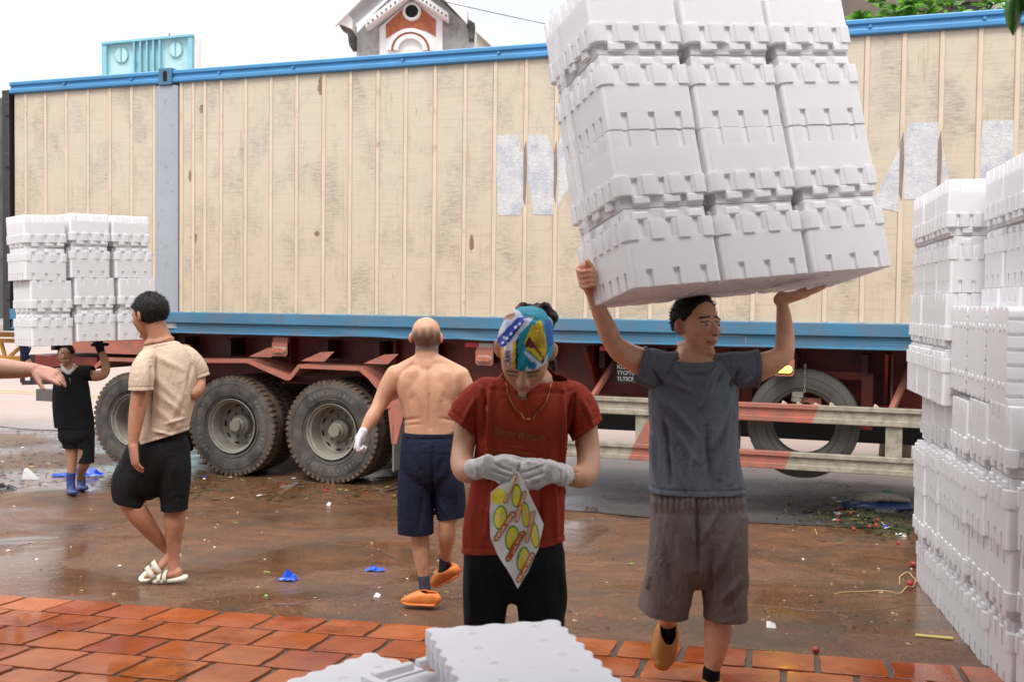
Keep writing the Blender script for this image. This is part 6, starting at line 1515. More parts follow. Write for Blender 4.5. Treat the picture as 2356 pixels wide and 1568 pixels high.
# cargo pockets
for a_, b_ in (((1717, 1300), (1716, 1352)), ((1496, 1290), (1486, 1345))):
    limb(g, K, [(a_[0] - 4 * (a_[0] > 1600) , a_[1], 4, 0.0, 26), ((a_[0] + b_[0]) / 2 - 4 * (a_[0] > 1600), (a_[1] + b_[1]) / 2, 7, 0, 32), (b_[0] - 4 * (a_[0] > 1600), b_[1], 5, 0, 28)])
sh_ = remesh('cargo_shorts', g, 0.006, CARGO, man, 4)
folds(sh_, [(1604, 1150, 1607, 1320, 5, -0.014), (1570, 1170, 1600, 1260, 8, 0.008), (1655, 1165, 1615, 1240, 7, 0.009), (1520, 1200, 1550, 1380, 10, -0.009), (1560, 1240, 1580, 1390, 9, 0.008), (1690, 1210, 1640, 1330, 8, 0.009), (1640, 1260, 1630, 1400, 8, -0.009), (1700, 1330, 1660, 1380, 6, 0.008), (1712, 1350, 1675, 1395, 6, -0.007), (1500, 1300, 1530, 1390, 7, 0.008), (1680, 1290, 1690, 1400, 4, 0.006)] + [(1508 + i * 12.5, 1140, 1510 + i * 12.3, 1175, 3.5, 0.007) for i in range(17)], 0.007, (8, 8, 3), 9)
cut(sh_, [(P(1524, 1408, K + 0.04), (-0.12, 0, -1), 0.21), (P(1667, 1419, K), (0, 0, -1), 0.2)])
tuck(body, sh_)
MUST = plain('mustard_shoe', (0.44, 0.17, 0.025), 0.55, 0.15, 8)
# rear foot, toe pointing down towards the lens
a_ = P(1536, 1436, K + 0.22); b_ = P(1523, 1528, K + 0.09)
g = MB(); d_ = (b_ - a_).normalized()
loft(g, [(a_ - d_ * 0.0, 0.042, 0.05), (a_ + d_ * 0.05, 0.053, 0.055), (a_.lerp(b_, 0.5), 0.055, 0.048), (a_.lerp(b_, 0.82), 0.052, 0.036), (b_, 0.034, 0.024)], sub=4, ex=2.3)
o = remesh('shoe', g, 0.005, MUST, man, 3)
bm = bmesh.new(); bm.from_mesh(o.data); tp_ = P(1538, 1447, K + 0.16)
bmesh.ops.delete(bm, geom=[f for f in bm.faces if ((f.calc_center_median() - tp_).dot(CR) / 0.036) ** 2 + ((f.calc_center_median() - tp_).dot(CU) / 0.052) ** 2 < 1 and (f.calc_center_median() - tp_).dot(CW) < 0.04], context='FACES'); bm.to_mesh(o.data); bm.free()
o.modifiers.new('s', 'SOLIDIFY').thickness = 0.006
g = MB(); limb(g, K, [(1536, 1430, 21, 0.2), (1537, 1452, 20, 0.2), (1532, 1480, 18, 0.18)]); remesh('sock', g, 0.005, BLACKC, man, 2)
g = MB(); limb(g, K, [(1637, 1541, 20), (1635, 1570, 20), (1634, 1600, 22)]); remesh('sock', g, 0.005, BLACKC, man, 2)
clog(man, (1640, 1592), (1628, 1640), K + 0.05, K - 0.2, 0.11, 0.09, MUST)
adopt(man)
# ================================================= woman in the rust red T-shirt
K = 3.4
wom = person((P(1180, 1600, K).x, P(1180, 1600, K).y, ground(K)), 'woman in rust red T-shirt, patterned headscarf and gloves opening a plastic bag')
m_ = MB()
S_, F_, U_ = frame(R(-4), R(39), R(-4))
H_ = 0.250; HC = P(1209, 806, K - 0.10); A_ = head(m_, HC, S_, F_, U_, H_, 0.96)
limb(m_, K, [(1214, 832, 38, -0.02, 36), (1216, 852, 41, 0.01, 37), (1217, 868, 56, 0.02, 38), (1217, 886, 74, 0.02, 38)], round0=False)
limb(m_, K, [(1216, 896, 84, 0.03, 34), (1212, 915, 104, 0.02, 52), (1205, 950, 104, 0, 70), (1200, 1040, 92, 0, 68), (1192, 1140, 92, 0, 68), (1185, 1240, 104, 0, 74), (1183, 1320, 96, 0, 72)], ex=2.4)
limb(m_, K, [(1114, 905, 36, 0.02), (1090, 945, 32, 0.01), (1074, 990, 28, -0.01), (1065, 1035, 26, -0.04), (1063, 1066, 27, -0.09), (1074, 1084, 27, -0.15), (1092, 1080, 21, -0.21), (1105, 1076, 16, -0.25)])
limb(m_, K, [(1318, 915, 36, 0.02), (1338, 955, 32, 0.01), (1348, 1000, 29, -0.01), (1354, 1045, 27, -0.04), (1352, 1082, 28, -0.09), (1336, 1096, 27, -0.14), (1310, 1094, 22, -0.20), (1290, 1090, 17, -0.25)])
limb(m_, K, [(1125, 1260, 62), (1118, 1380, 50), (1116, 1500, 38), (1115, 1620, 32), (1115, 1780, 22)])
limb(m_, K, [(1240, 1260, 62), (1240, 1380, 50), (1238, 1500, 38), (1236, 1620, 32), (1236, 1780, 22)])
body = remesh('body', m_, 0.0046, SKIN, wom, 4)
sk = (0.56, 0.29, 0.17)
paint(body, sk, [('seg', 1168, 853, 1190, 856, 2.4, (0.10, 0.055, 0.04)), ('seg', 1213, 858, 1240, 853, 2.4, (0.10, 0.055, 0.04)), ('seg', 1170, 863, 1188, 865, 1.7, (0.10, 0.05, 0.04)), ('seg', 1214, 866, 1236, 863, 1.7, (0.10, 0.05, 0.04)), ('seg', 1199, 894, 1221, 894, 4.0, (0.52, 0.15, 0.12)), ('seg', 1268, 815, 1272, 840, 8, (0.50, 0.19, 0.11))])
SCARF = cloth('printed_scarf', (0.5, 0.5, 0.5), rough=0.6, attr=True)
sc_ = hair(A_, S_, F_, U_, H_, wom, 0.96, lambda x, y, z: min(z - 0.095 + (0.19 if y < 0.0 else 0), 1.0), 'headscarf', SCARF, thick=0.075, rough=0.004, seed=21, n=90, front=0.19)
folds(sc_, [(1150, 800, 1215, 728, 5, 0.004), (1180, 850, 1225, 745, 4, -0.002), (1196, 850, 1245, 750, 5, 0.004), (1215, 852, 1262, 790, 5, 0.004), (1160, 840, 1170, 780, 4, 0.003), (1240, 845, 1262, 815, 3, -0.002), (1150, 735, 1190, 722, 4, 0.005), (1200, 725, 1250, 740, 4, -0.003)], 0.004, (14, 14, 14), 3)
paint(sc_, (0.03, 0.27, 0.38), [
 ('poly', [(1140, 700), (1196, 715), (1208, 735), (1150, 800), (1140, 790)], (0.55, 0.62, 0.78)),
 ('poly', [(1160, 712), (1185, 716), (1183, 735), (1160, 735)], (0.62, 0.36, 0.28)), ('poly', [(1146, 745), (1160, 740), (1172, 770), (1150, 790)], (0.70, 0.72, 0.80)),
 ('poly', [(1190, 730), (1213, 728), (1226, 738), (1176, 795), (1165, 800), (1146, 796), (1143, 780)], (0.028, 0.045, 0.34)),
 ('poly', [(1213, 730), (1230, 728), (1176, 800), (1168, 792)], (0.62, 0.64, 0.78)),
 ('poly', [(1138, 775), (1150, 796), (1160, 870), (1138, 850)], (0.55, 0.02, 0.035)),
 ('poly', [(1152, 797), (1163, 797), (1161, 870), (1152, 870)], (0.68, 0.42, 0.12)),
 ('poly', [(1160, 797), (1180, 788), (1178, 870), (1160, 870)], (0.70, 0.60, 0.66)),
 ('poly', [(1179, 786), (1188, 780), (1185, 870), (1177, 870)], (0.66, 0.45, 0.03)),
 ('poly', [(1187, 780), (1194, 776), (1191, 870), (1185, 870)], (0.01, 0.02, 0.05)),
 ('poly', [(1192, 770), (1228, 735), (1236, 770), (1218, 862), (1191, 862)], (0.008, 0.25, 0.33)),
 ('poly', [(1205, 790), (1222, 752), (1244, 734), (1252, 760), (1258, 800), (1254, 826), (1230, 812), (1212, 806)], (0.60, 0.40, 0.012)),
 ('poly', [(1206, 795), (1218, 772), (1240, 805), (1256, 830), (1250, 838), (1228, 820)], (0.10, 0.015, 0.02)),
 ('poly', [(1212, 800), (1228, 800), (1250, 826), (1244, 832)], (0.62, 0.46, 0.02)),
 ('poly', [(1202, 806), (1216, 812), (1248, 838), (1262, 812), (1256, 845), (1232, 870), (1206, 870), (1210, 845), (1224, 832)], (0.68, 0.66, 0.78)),
 ('poly', [(1214, 838), (1222, 830), (1236, 836), (1230, 850), (1216, 848)], (0.01, 0.20, 0.36)),
 ('poly', [(1252, 735), (1275, 735), (1275, 790), (1262, 800)], (0.02, 0.10, 0.36))]
 + [('seg', 1224 + i * 5, 752 - (i % 2) * 6, 1232 + i * 4, 800, 1.2, (0.26, 0.14, 0.01)) for i in range(6)]
 + [('seg', x, y, x + 0.1, y, 3.0, (0.72, 0.74, 0.85)) for x, y in ((1208, 735), (1196, 745), (1200, 756), (1186, 752), (1190, 766), (1176, 768), (1180, 780), (1166, 778), (1170, 790), (1157, 788), (1160, 776))])
tree_ = bvh(sc_)
print_text(tree_, 'OCRAN', (1176, 853), (-2, -46), (-13, 0), 'scarf_lettering', plain('scarf_maroon', (0.22, 0.012, 0.06), 0.7), wom, 0.002, bold=0.02)
# hair at the nape, beside the ear, and the bun on top
BROWNH = plain('brown_black_hair', (0.030, 0.012, 0.010), 0.5, 0.4, 50.0, bmp=0.8, bsc=140, spec=0.3)
g = MB()
limb(g, K, [(1256, 800, 12, 0.10, 30), (1272, 835, 9, 0.09, 26), (1277, 862, 6, 0.08, 18)])
limb(g, K, [(1210, 770, 58, 0.03, 40), (1212, 820, 50, 0.05, 30)])
limb(g, K, [(1192, 716, 7, 0.02), (1203, 704, 9, 0.04), (1222, 708, 9, 0.05), (1234, 722, 8, 0.05)])
limb(g, K, [(1232, 724, 8, 0.04), (1240, 710, 10, 0.05), (1256, 706, 11, 0.06), (1268, 722, 12, 0.06), (1272, 742, 9, 0.06), (1262, 752, 9, 0.06)])
limb(g, K, [(1214, 712, 6, 0.06), (1236, 703, 7, 0.07), (1250, 716, 8, 0.07)])
hb = remesh('hair', g, 0.005, BROWNH, wom, 2); folds(hb, [], 0.006, (40, 40, 40), 3)
g = MB(); limb(g, K - 0.02, [(1226, 722, 4, 0.0), (1250, 728, 6, 0.0), (1266, 740, 6, 0.02), (1268, 756, 4, 0.03)]); remesh('hair_tie', g, 0.004, plain('pale_turquoise_ribbon', (0.35, 0.60, 0.58), 0.6), wom, 1)
RUST = cloth('rust_red_jersey', (0.29, 0.033, 0.015), var=0.08)
ts = garment('t_shirt', RUST, wom, [
    (L(K, [(1217, 842, 58, 0.03, 42), (1217, 861, 66, 0.03, 46), (1217, 870, 90, 0.03, 54), (1216, 884, 114, 0.03, 60), (1212, 915, 126, 0.02, 70), (1206, 960, 116, 0, 78), (1201, 1020, 106, 0, 78), (1195, 1080, 108, 0, 78), (1190, 1150, 113, 0, 80), (1185, 1210, 116, 0, 84), (1184, 1275, 119, 0, 86)], ex=2.5, round1=False), [(P(1217, 866, K + 0.0), (0.05, -0.32, 1), 0.2), (P(1184, 1250, K), (0.14, 0, -1), 0.45)]),
    (L(K, [(1158, 898, 30, 0.03), (1118, 910, 42, 0.02, 42), (1087, 942, 47, 0.01, 46), (1064, 985, 46, 0.0, 44), (1053, 1010, 46, 0.0, 44)], round1=False), [(P(1068, 978, K), (-0.58, 0, -0.85), 0.3)]),
    (L(K, [(1278, 902, 30, 0.03), (1314, 917, 42, 0.02, 42), (1334, 952, 47, 0.01, 46), (1347, 995, 45, 0.0, 44), (1352, 1025, 45, 0.0, 44)], round1=False), [(P(1347, 990, K), (0.58, 0, -0.85), 0.3)])], 0.005, [(1112, 900, 1108, 1010, 9, -0.012), (1128, 890, 1124, 1100, 9, 0.008), (1318, 910, 1306, 1020, 8, -0.012), (1296, 900, 1290, 1080, 9, 0.008), (1140, 1090, 1120, 1230, 9, 0.006), (1165, 1100, 1160, 1240, 9, -0.007), (1270, 1100, 1280, 1240, 9, 0.007), (1250, 1120, 1246, 1250, 8, -0.007), (1090, 920, 1060, 980, 7, 0.005), (1340, 920, 1365, 975, 7, 0.005), (1165, 900, 1205, 975, 12, -0.005), (1265, 900, 1215, 975, 12, -0.005), (1110, 1170, 1180, 1200, 7, 0.005), (1220, 1050, 1300, 1130, 8, 0.005)], 0.007, (8, 8, 3), 31, body)
tt = bvh(ts); PR = plain('faded_gold_print', (0.25, 0.085, 0.012), 0.8, 0.3, 30)
print_text(tt, 'Better Mistake', (1136, 1001), (117, 15), (2, -19), 'shirt_lettering', PR, wom, 0.003, bold=0.012)
for i, (a, w_) in enumerate(((1158, 50), (1118, 120), (1120, 110), (1140, 96), (1158, 60))):
    y = 1022 + i * 9; n = int(w_ / 9)
    print_poly(tt, [[(a + j * 9, y + j), (a + j * 9 + 6.5, y + j + 0.8), (a + j * 9 + 6.5, y + j + 3.2), (a + j * 9, y + j + 2.6)] for j in range(n)], 'shirt_small_print', PR, wom, 0.003)
g = MB()
limb(g, K, [(1184, 1225, 108, 0, 76), (1182, 1260, 114, 0, 80), (1181, 1300, 110, 0, 78), (1180, 1325, 90, 0, 60)], ex=2.5, round0=False)
limb(g, K, [(1125, 1280, 60, 0, 68), (1117, 1365, 54, 0, 60), (1113, 1450, 47, 0, 56), (1110, 1560, 44, 0, 50), (1110, 1760, 38, 0, 44)], round1=False)
limb(g, K, [(1240, 1280, 61, 0, 68), (1245, 1365, 56, 0, 60), (1246, 1450, 50, 0, 56), (1240, 1560, 46, 0, 50), (1238, 1760, 40, 0, 44)], round1=False)
tr_ = remesh('trousers', g, 0.007, BLACKC, wom, 4); folds(tr_, [(1290, 1300, 1297, 1400, 8, 0.006), (1080, 1280, 1085, 1420, 8, 0.005)], 0.006, (7, 7, 3), 12); tuck(body, tr_)
for x in (1110, 1238): clog(wom, (x, 1786), (x - 5, 1870), K + 0.1, K - 0.13, 0.1, 0.08, plain('dark_slipper', (0.03, 0.03, 0.035), 0.5), 'slipper')
# thin gold necklace
tb_all = bvh(ts); mb = MB(); pts = []
for i in range(41):
    t = i / 40; x = 1153 + (1272 - 1153) * t if False else 1186 + 50 * -math.cos(PI * t) + 24 * t; y = 872 + 62 * math.sin(PI * t) + 118 * 0
    x = 1212 - 42 * math.cos(PI * t) + 22 * (t - 0.3); y = 865 + 182 * (math.sin(PI * t) ** 0.9) * 0.5 + (8 if 0.4 < t < 0.6 else 0)
    q = lay(bvh(body), x, y, 0.004) if i == -1 else None
    pts.append((x, y))
bb = bvh(body); P3 = []
for x, y in pts:
    a1 = lay(tb_all, x, y, 0.003); a2 = lay(bb, x, y, 0.003)
    c_ = [q for q in (a1, a2) if q is not None]
    if c_: P3.append(min(c_, key=lambda q: (q - CAM).length))
GOLD = plain('gold', (0.55, 0.33, 0.10), 0.3, 0.1, 30, metal=0.8)
if len(P3) > 3: mb.tube([p for p in P3], 0.0012, 6); mb.build('necklace', GOLD, wom)
# latex gloves, pinching the bag
GLOVE = cloth('thin_white_glove', (0.60, 0.555, 0.545), rough=0.55, var=0.05)
g = MB(); w1 = P(1104, 1074, K - 0.25)
limb(g, K, [(1090, 1078, 24, -0.215), (1097, 1077, 24, -0.235), (1108, 1074, 24, -0.25, 20), (1125, 1073, 29, -0.27, 22)], round0=False)
hand(g, w1 + Vector((0.012, -0.012, 0)), (1, -0.28, -0.10), (0.1, 0.9, -0.35), 0.170, 1, ((38, 42, 25), (46, 48, 28), (50, 52, 30), (52, 55, 30)), (20, 22), r=1.16)
o = remesh('glove', g, 0.0038, GLOVE, wom, 2); folds(o, [(1137, 1066, 1178, 1084, 2.2, -0.006), (1130, 1081, 1174, 1096, 2.2, -0.006), (1126, 1096, 1166, 1109, 2.2, -0.006), (1098, 1056, 1096, 1098, 2.5, 0.003)], 0.003, (30, 30, 30), 2); tuck(body, o, 0.004, 0.04)
g = MB(); w1 = P(1284, 1086, K - 0.25)
limb(g, K, [(1300, 1092, 25, -0.205), (1292, 1091, 25, -0.23), (1280, 1087, 25, -0.25, 20), (1262, 1085, 30, -0.27, 22)], round0=False)
hand(g, w1 + Vector((-0.012, -0.012, 0)), (-1, -0.26, -0.06), (-0.1, 0.9, -0.35), 0.182, -1, ((38, 42, 25), (46, 48, 28), (50, 52, 30), (52, 55, 30)), (20, 22), r=1.16)
o = remesh('glove', g, 0.0038, GLOVE, wom, 2); folds(o, [(1248, 1070, 1200, 1087, 2.2, -0.006), (1252, 1086, 1205, 1102, 2.2, -0.006), (1252, 1102, 1212, 1118, 2.2, -0.006), (1292, 1064, 1295, 1110, 2.5, 0.003)], 0.003, (30, 30, 30), 6); tuck(body, o, 0.004, 0.04)
adopt(wom)
# ---- the printed plastic bag
KB = 3.02
bagpts = [(1187, 1082), (1194, 1086), (1204, 1105), (1222, 1145), (1251, 1205), (1238, 1262), (1214, 1318), (1191, 1356), (1170, 1318), (1144, 1272), (1128, 1235), (1126, 1180), (1129, 1134), (1150, 1116), (1172, 1108), (1184, 1094)]
bm = bmesh.new(); vv = [bm.verts.new(P(x, y, KB)) for x, y in bagpts]; bm.faces.new(vv)
bmesh.ops.triangulate(bm, faces=bm.faces); bmesh.ops.subdivide_edges(bm, edges=bm.edges, cuts=9, use_grid_fill=True)
for v in bm.verts:
    x, y, k = proj(np.array([tuple(v.co)])); x, y = x[0], y[0]
    dz = 0.010 * math.sin((x - 1190) / 17 + (y - 1200) / 60) + 0.012 * math.cos((x - 1188) / 45) + 0.006 * noise.noise(Vector((x / 22, y / 30, 2)))
    v.co += CW * dz
me = bpy.data.meshes.new('plastic_bag'); bm.to_mesh(me); bm.free()
def plastic():
    m, nt, bs = nodes('white_plastic_film'); bs.inputs['Base Color'].default_value = (0.70, 0.68, 0.68, 1); bs.inputs['Roughness'].default_value = 0.3
    tn = N(nt, 'ShaderNodeBsdfTranslucent'); tn.inputs['Color'].default_value = (0.8, 0.78, 0.76, 1); mx = N(nt, 'ShaderNodeMixShader'); mx.inputs[0].default_value = 0.35
    nt.links.new(bs.outputs[0], mx.inputs[1]); nt.links.new(tn.outputs[0], mx.inputs[2]); nt.links.new(mx.outputs[0], nt.nodes['Material Output'].inputs['Surface']); return m
me.materials.append(plastic()); me.polygons.foreach_set('use_smooth', [True] * len(me.polygons))
bag = bpy.data.objects.new('plastic_bag', me); link(bag); tag(bag, 'white plastic bag printed with yellow fruit and HOA SEN banners, held in gloves', 'bag')
tbag = bvh(bag)
PG, PY, PRD, PW, PO = (plain(n_, c, 0.4, 0.08, 30) for n_, c in (('print_green', (0.06, 0.26, 0.05)), ('print_yellow', (0.78, 0.62, 0.03)), ('print_red', (0.55, 0.085, 0.045)), ('print_cream', (0.80, 0.68, 0.42)), ('print_orange', (0.75, 0.22, 0.10))))
def z4(zx, zy): return ((1050 + zx / 2.831) / 1.0866, (1150 + zy / 2.831) / 1.0866)
def ell(cx, cy, a, b, th, n=22): return [(cx + a * math.cos(t) * math.cos(th) - b * math.sin(t) * math.sin(th), cy + a * math.cos(t) * math.sin(th) + b * math.sin(t) * math.cos(th)) for t in [2 * PI * i / n for i in range(n)]]
FR = ((568, 405, 50, 88, 6), (652, 550, 50, 92, 6), (730, 700, 46, 92, 8), (683, 250, 36, 84, 0), (748, 385, 30, 92, -4), (812, 530, 30, 96, -6), (555, 255, 50, 70, 20))
for i, (zx, zy, a, b, th) in enumerate(FR):
    cx, cy = z4(zx, zy); a /= 3.076; b /= 3.076; th = R(th)
    if i < 6: print_poly(tbag, [ell(cx, cy, a, b, th)], 'print_ring', PG, bag, 0.0020)
    print_poly(tbag, [ell(cx, cy, a * (0.82 if i < 6 else 1), b * 0.86, th)], 'print_fruit', PY, bag, 0.0028)
    if i < 6:
        rays = []
        for j in range(8):
            t = -PI * 0.05 - PI * 0.9 * j / 7; c1, s1 = math.cos(t), math.sin(t)
            rays.append([(cx + a * 0.22 * c1 - 0.6, cy + b * 0.15 + b * 0.22 * s1), (cx + a * 0.62 * c1 - 1.0 * s1, cy + b * 0.1 + b * 0.52 * s1 + 1.0 * c1), (cx + a * 0.62 * c1 + 1.0 * s1, cy + b * 0.1 + b * 0.52 * s1 - 1.0 * c1)])
        print_poly(tbag, rays, 'print_rays', PW, bag, 0.0036)
BN = (((528, 570), (670, 360)), ((615, 715), (738, 500)), ((690, 865), (803, 650)), ((598, 305), (680, 95)), ((680, 440), (745, 215)), ((752, 585), (806, 355)))
for (a, b) in BN:
    p, q = z4(*a), z4(*b); L = math.hypot(q[0] - p[0], q[1] - p[1]); d = ((q[0] - p[0]) / L, (q[1] - p[1]) / L); n_ = (d[1], -d[0]); w_ = 6.0 if a[0] < 700 and a[1] > 500 else 4.6
    if n_[1] > 0: n_ = (-n_[0], -n_[1])
    if a == (690, 865): w_ = 6
    def bp(s_, t_): return (p[0] + d[0] * L * s_ + n_[0] * t_, p[1] + d[1] * L * s_ + n_[1] * t_)
    print_poly(tbag, [[bp(-0.02, 0), bp(0.05, -w_ * 1.15), bp(0.95, -w_ * 1.15), bp(1.02, 0), bp(0.95, w_ * 1.15), bp(0.05, w_ * 1.15)]], 'print_banner_edge', PG, bag, 0.0042)
    print_poly(tbag, [[bp(0.0, 0), bp(0.06, -w_), bp(0.94, -w_), bp(1.0, 0), bp(0.94, w_), bp(0.06, w_)]], 'print_banner', PO if w_ < 5 else PRD, bag, 0.0050)
    o0 = bp(0.08, -w_ * 0.62); print_text(tbag, 'HOA SEN', o0, (d[0] * L * 0.84, d[1] * L * 0.84), (n_[0] * w_ * 1.24, n_[1] * w_ * 1.24), 'print_lettering', PW, bag, 0.0060, KB, 0.02)
# ================================================= worker in black at the far left
K = 10.5
wk = person((P(165, 1128, K).x, P(165, 1128, K).y, ground(K)), 'smiling worker in black polo, shorts and blue boots under the far box bundle')
m_ = MB()
S_, F_, U_ = frame(R(6), -0.02, R(4))
H_ = 0.20; HC = P(152, 817, K); A_ = head(m_, HC, S_, F_, U_, H_, 1.0)
limb(m_, K, [(153, 825, 11.5), (156, 848, 12.5), (160, 860, 20)], round0=False)
limb(m_, K, [(162, 856, 28, 0, 18), (164, 900, 34, 0, 22), (168, 960, 34, 0, 24), (172, 1000, 34, 0, 24)], ex=2.4)
limb(m_, K, [(196, 860, 15), (215, 864, 13), (236, 861, 11.5), (244, 845, 9.5), (238, 820, 8.5), (231, 803, 7)])
limb(m_, K, [(132, 860, 15), (110, 862, 12), (86, 858, 10), (68, 838, 8), (56, 816, 7)])
limb(m_, K, [(156, 990, 19), (164, 1025, 15), (166, 1045, 12), (165, 1075, 10), (163, 1105, 8)])
limb(m_, K, [(190, 990, 19), (196, 1035, 15), (196, 1062, 12), (190, 1080, 10, 0.1), (184, 1100, 8, 0.15)])
body = remesh('body', m_, 0.007, SKIN, wk, 3)
paint(body, (0.40, 0.21, 0.125), [('seg', 142, 812, 148, 812, 1.4, (0.03, 0.02, 0.02)), ('seg', 157, 812, 164, 811, 1.4, (0.03, 0.02, 0.02)), ('seg', 148, 829, 159, 828, 1.3, (0.7, 0.65, 0.6))])
hair(A_, S_, F_, U_, H_, wk, 1.0, lambda x, y, z: min(z + 0.10 - (0.1 if y > 0.05 else 0), 0.24 - y + 0.3 * (z - 0.3)), thick=0.09, rough=0.02, seed=5, n=24)
g = MB()
limb(g, K, [(157, 843, 16, 0, 14), (160, 853, 30, 0, 20), (163, 880, 39, 0, 25), (166, 930, 43, 0, 28), (172, 985, 43, 0, 28), (174, 995, 43, 0, 28)], ex=2.5, round1=False)
limb(g, K, [(180, 855, 16), (205, 858, 18), (220, 860, 17)], round1=False); limb(g, K, [(145, 855, 16), (120, 860, 17), (104, 861, 16)], round1=False)
ts = remesh('polo_shirt', g, 0.008, BLACKC, wk, 3); folds(ts, [], 0.006, (9, 9, 4), 3); cut(ts, [(P(157, 846, K), (0, -0.4, 1), 0.06), (P(173, 983, K), (0, 0, -1), 0.25), (P(214, 859, K), (1, 0, 0), 0.1), (P(110, 861, K), (-1, 0, 0), 0.1)]); tuck(body, ts)
g = MB(); limb(g, K, [(144, 840, 4), (148, 850, 5, -0.05), (156, 858, 4, -0.09)]); limb(g, K, [(170, 840, 4), (168, 850, 5, -0.05), (160, 858, 4, -0.09)]); limb(g, K, [(143, 838, 4), (157, 838, 4, 0.06), (171, 839, 4)]); remesh('collar', g, 0.007, plain('pale_collar', (0.5, 0.52, 0.55), 0.8), wk, 2)
g = MB(); limb(g, K, [(159, 866, 0.7, -0.095), (161, 874, 0.7, -0.105), (162, 882, 0.6, -0.108)]); remesh('placket_trim', g, 0.004, plain('pale_trim', (0.55, 0.55, 0.5), 0.8), wk, 1)
g = MB(); limb(g, K, [(174, 975, 38, 0, 26), (176, 1000, 41, 0, 28)], round0=False, ex=2.5)
limb(g, K, [(157, 985, 23), (164, 1015, 21), (166, 1045, 17)], round1=False); limb(g, K, [(193, 985, 23), (198, 1030, 19), (198, 1080, 17)], round1=False)
sh_ = remesh('shorts', g, 0.008, BLACKC, wk, 3); cut(sh_, [(P(165, 1030, K), (0, 0, -1), 0.11), (P(198, 1064, K), (0, 0, -1), 0.11)]); tuck(body, sh_)
BOOT = plain('blue_rubber_boot', (0.025, 0.045, 0.17), 0.35, 0.15, 5)
for x, y, kk in ((163, 1094, K), (186, 1084, K + 0.25)):
    g = MB(); limb(g, kk, [(x, y - 4, 10.5), (x, y + 12, 9.5), (x + 1, y + 30, 10, -0.01)]); loft(g, [(P(x - 1, y + 36, kk + 0.03), 0.042, 0.035), (P(x + 4, y + 36, kk - 0.08), 0.045, 0.035), (P(x + 8, y + 38, kk - 0.18), 0.042, 0.026)], ref=(0, 0, 1), n=14)
    remesh('boot', g, 0.007, BOOT, wk, 2)
GLB = cloth('navy_glove', (0.012, 0.016, 0.04))
g = MB(); hand(g, P(230, 802, K), (0.0, -0.35, 1), (0, 0.2, 1), 0.17, 1, (35, 20, 10), (40, 10)); limb(g, K, [(232, 806, 9), (229, 797, 10)]); loft(g, [(P(214, 793, K - 0.05), 0.05, 0.016), (P(246, 792, K - 0.05), 0.05, 0.016)], ref=(0, 0, 1)); remesh('glove', g, 0.006, GLB, wk, 2)
g = MB(); hand(g, P(56, 818, K), (0.1, 0.0, 1), (0, -1, 0), 0.18, 1, (12, 15, 10), (30, 10)); limb(g, K, [(60, 826, 9), (56, 812, 9), (53, 795, 8)]); remesh('glove', g, 0.006, GLB, wk, 2)
adopt(wk)
# ================================================= person outside the left edge, arm reaching in
K = 4.5
ar = person((P(-190, 1500, K).x, P(-190, 1500, K).y, ground(K)), 'bare outstretched arm of a person outside the left edge, hand pointing right')
m_ = MB()
S_, F_, U_ = frame(R(80), 0.05); HC = P(-235, 690, K); A_ = head(m_, HC, S_, F_, U_, 0.23)
limb(m_, K, [(-238, 720, 28), (-240, 765, 28), (-242, 790, 45)], round0=False)
limb(m_, K, [(-242, 790, 55, 0, 85), (-240, 850, 60, 0, 95), (-240, 960, 58, 0, 85), (-242, 1080, 60, 0, 85), (-242, 1160, 55, 0, 80)], ex=2.4)
limb(m_, K, [(-225, 815, 36), (-165, 835, 31), (-100, 842, 27), (-50, 845, 27), (0, 847, 24.5), (45, 850, 20), (78, 850, 15.5)])
limb(m_, K, [(-225, 830, 34, 0.3), (-222, 910, 28, 0.33), (-215, 990, 24, 0.33), (-205, 1060, 16, 0.28)])
limb(m_, K, [(-242, 1140, 50, 0.05), (-240, 1300, 40, 0.08), (-245, 1450, 30, 0.1), (-248, 1540, 20, 0.1)])
limb(m_, K, [(-242, 1140, 50, -0.05), (-235, 1300, 40, -0.1), (-235, 1450, 30, -0.12), (-238, 1560, 20, -0.12)])
hand(m_, P(80, 851, K), (1, -0.12, -0.26), (0.0, 0.55, -0.85), 0.172, -1, ((2, 6, 4), (14, 14, 8), (22, 20, 10), (28, 24, 12)), (38, 8), spread=0.05)
hand(m_, P(-204, 1068, K + 0.28), (0.1, 0, -1), (1, 0, 0), 0.18, 1, (15, 20, 15), (28, 10))
body = remesh('body', m_, 0.005, SKIN, ar, 4); paint(body, (0.50, 0.27, 0.19), [('seg', 80, 850, 130, 870, 22, (0.56, 0.27, 0.20))])
hair(A_, S_, F_, U_, 0.23, ar, 1.0, lambda x, y, z: min(z + 0.08, 0.22 - y + 0.3 * (z - 0.3)), thick=0.07, seed=2, n=24)
g = MB(); limb(g, K, [(-242, 772, 40, 0, 50), (-242, 800, 66, 0, 100), (-240, 900, 68, 0, 102), (-240, 1100, 68, 0, 96)], ex=2.4, round1=False); limb(g, K, [(-225, 820, 44), (-185, 830, 40), (-160, 834, 38)], round1=False)
ts = remesh('t_shirt', g, 0.008, cloth('plain_red_shirt', (0.25, 0.03, 0.03)), ar, 3); tuck(body, ts)
g = MB(); limb(g, K, [(-242, 1080, 66, 0, 92), (-242, 1180, 66, 0, 90)], ex=2.4); limb(g, K, [(-242, 1150, 56, 0.05), (-244, 1530, 34, 0.1)], round1=False); limb(g, K, [(-240, 1150, 56, -0.05), (-238, 1545, 34, -0.12)], round1=False)
ts = remesh('trousers', g, 0.009, BLACKC, ar, 3); tuck(body, ts)
for kk in (0.1, -0.12): clog(ar, (-258, 1560), (-200, 1566), K + kk, K + kk, 0.1, 0.08, plain('dark_shoe', (0.03, 0.03, 0.03), 0.5))
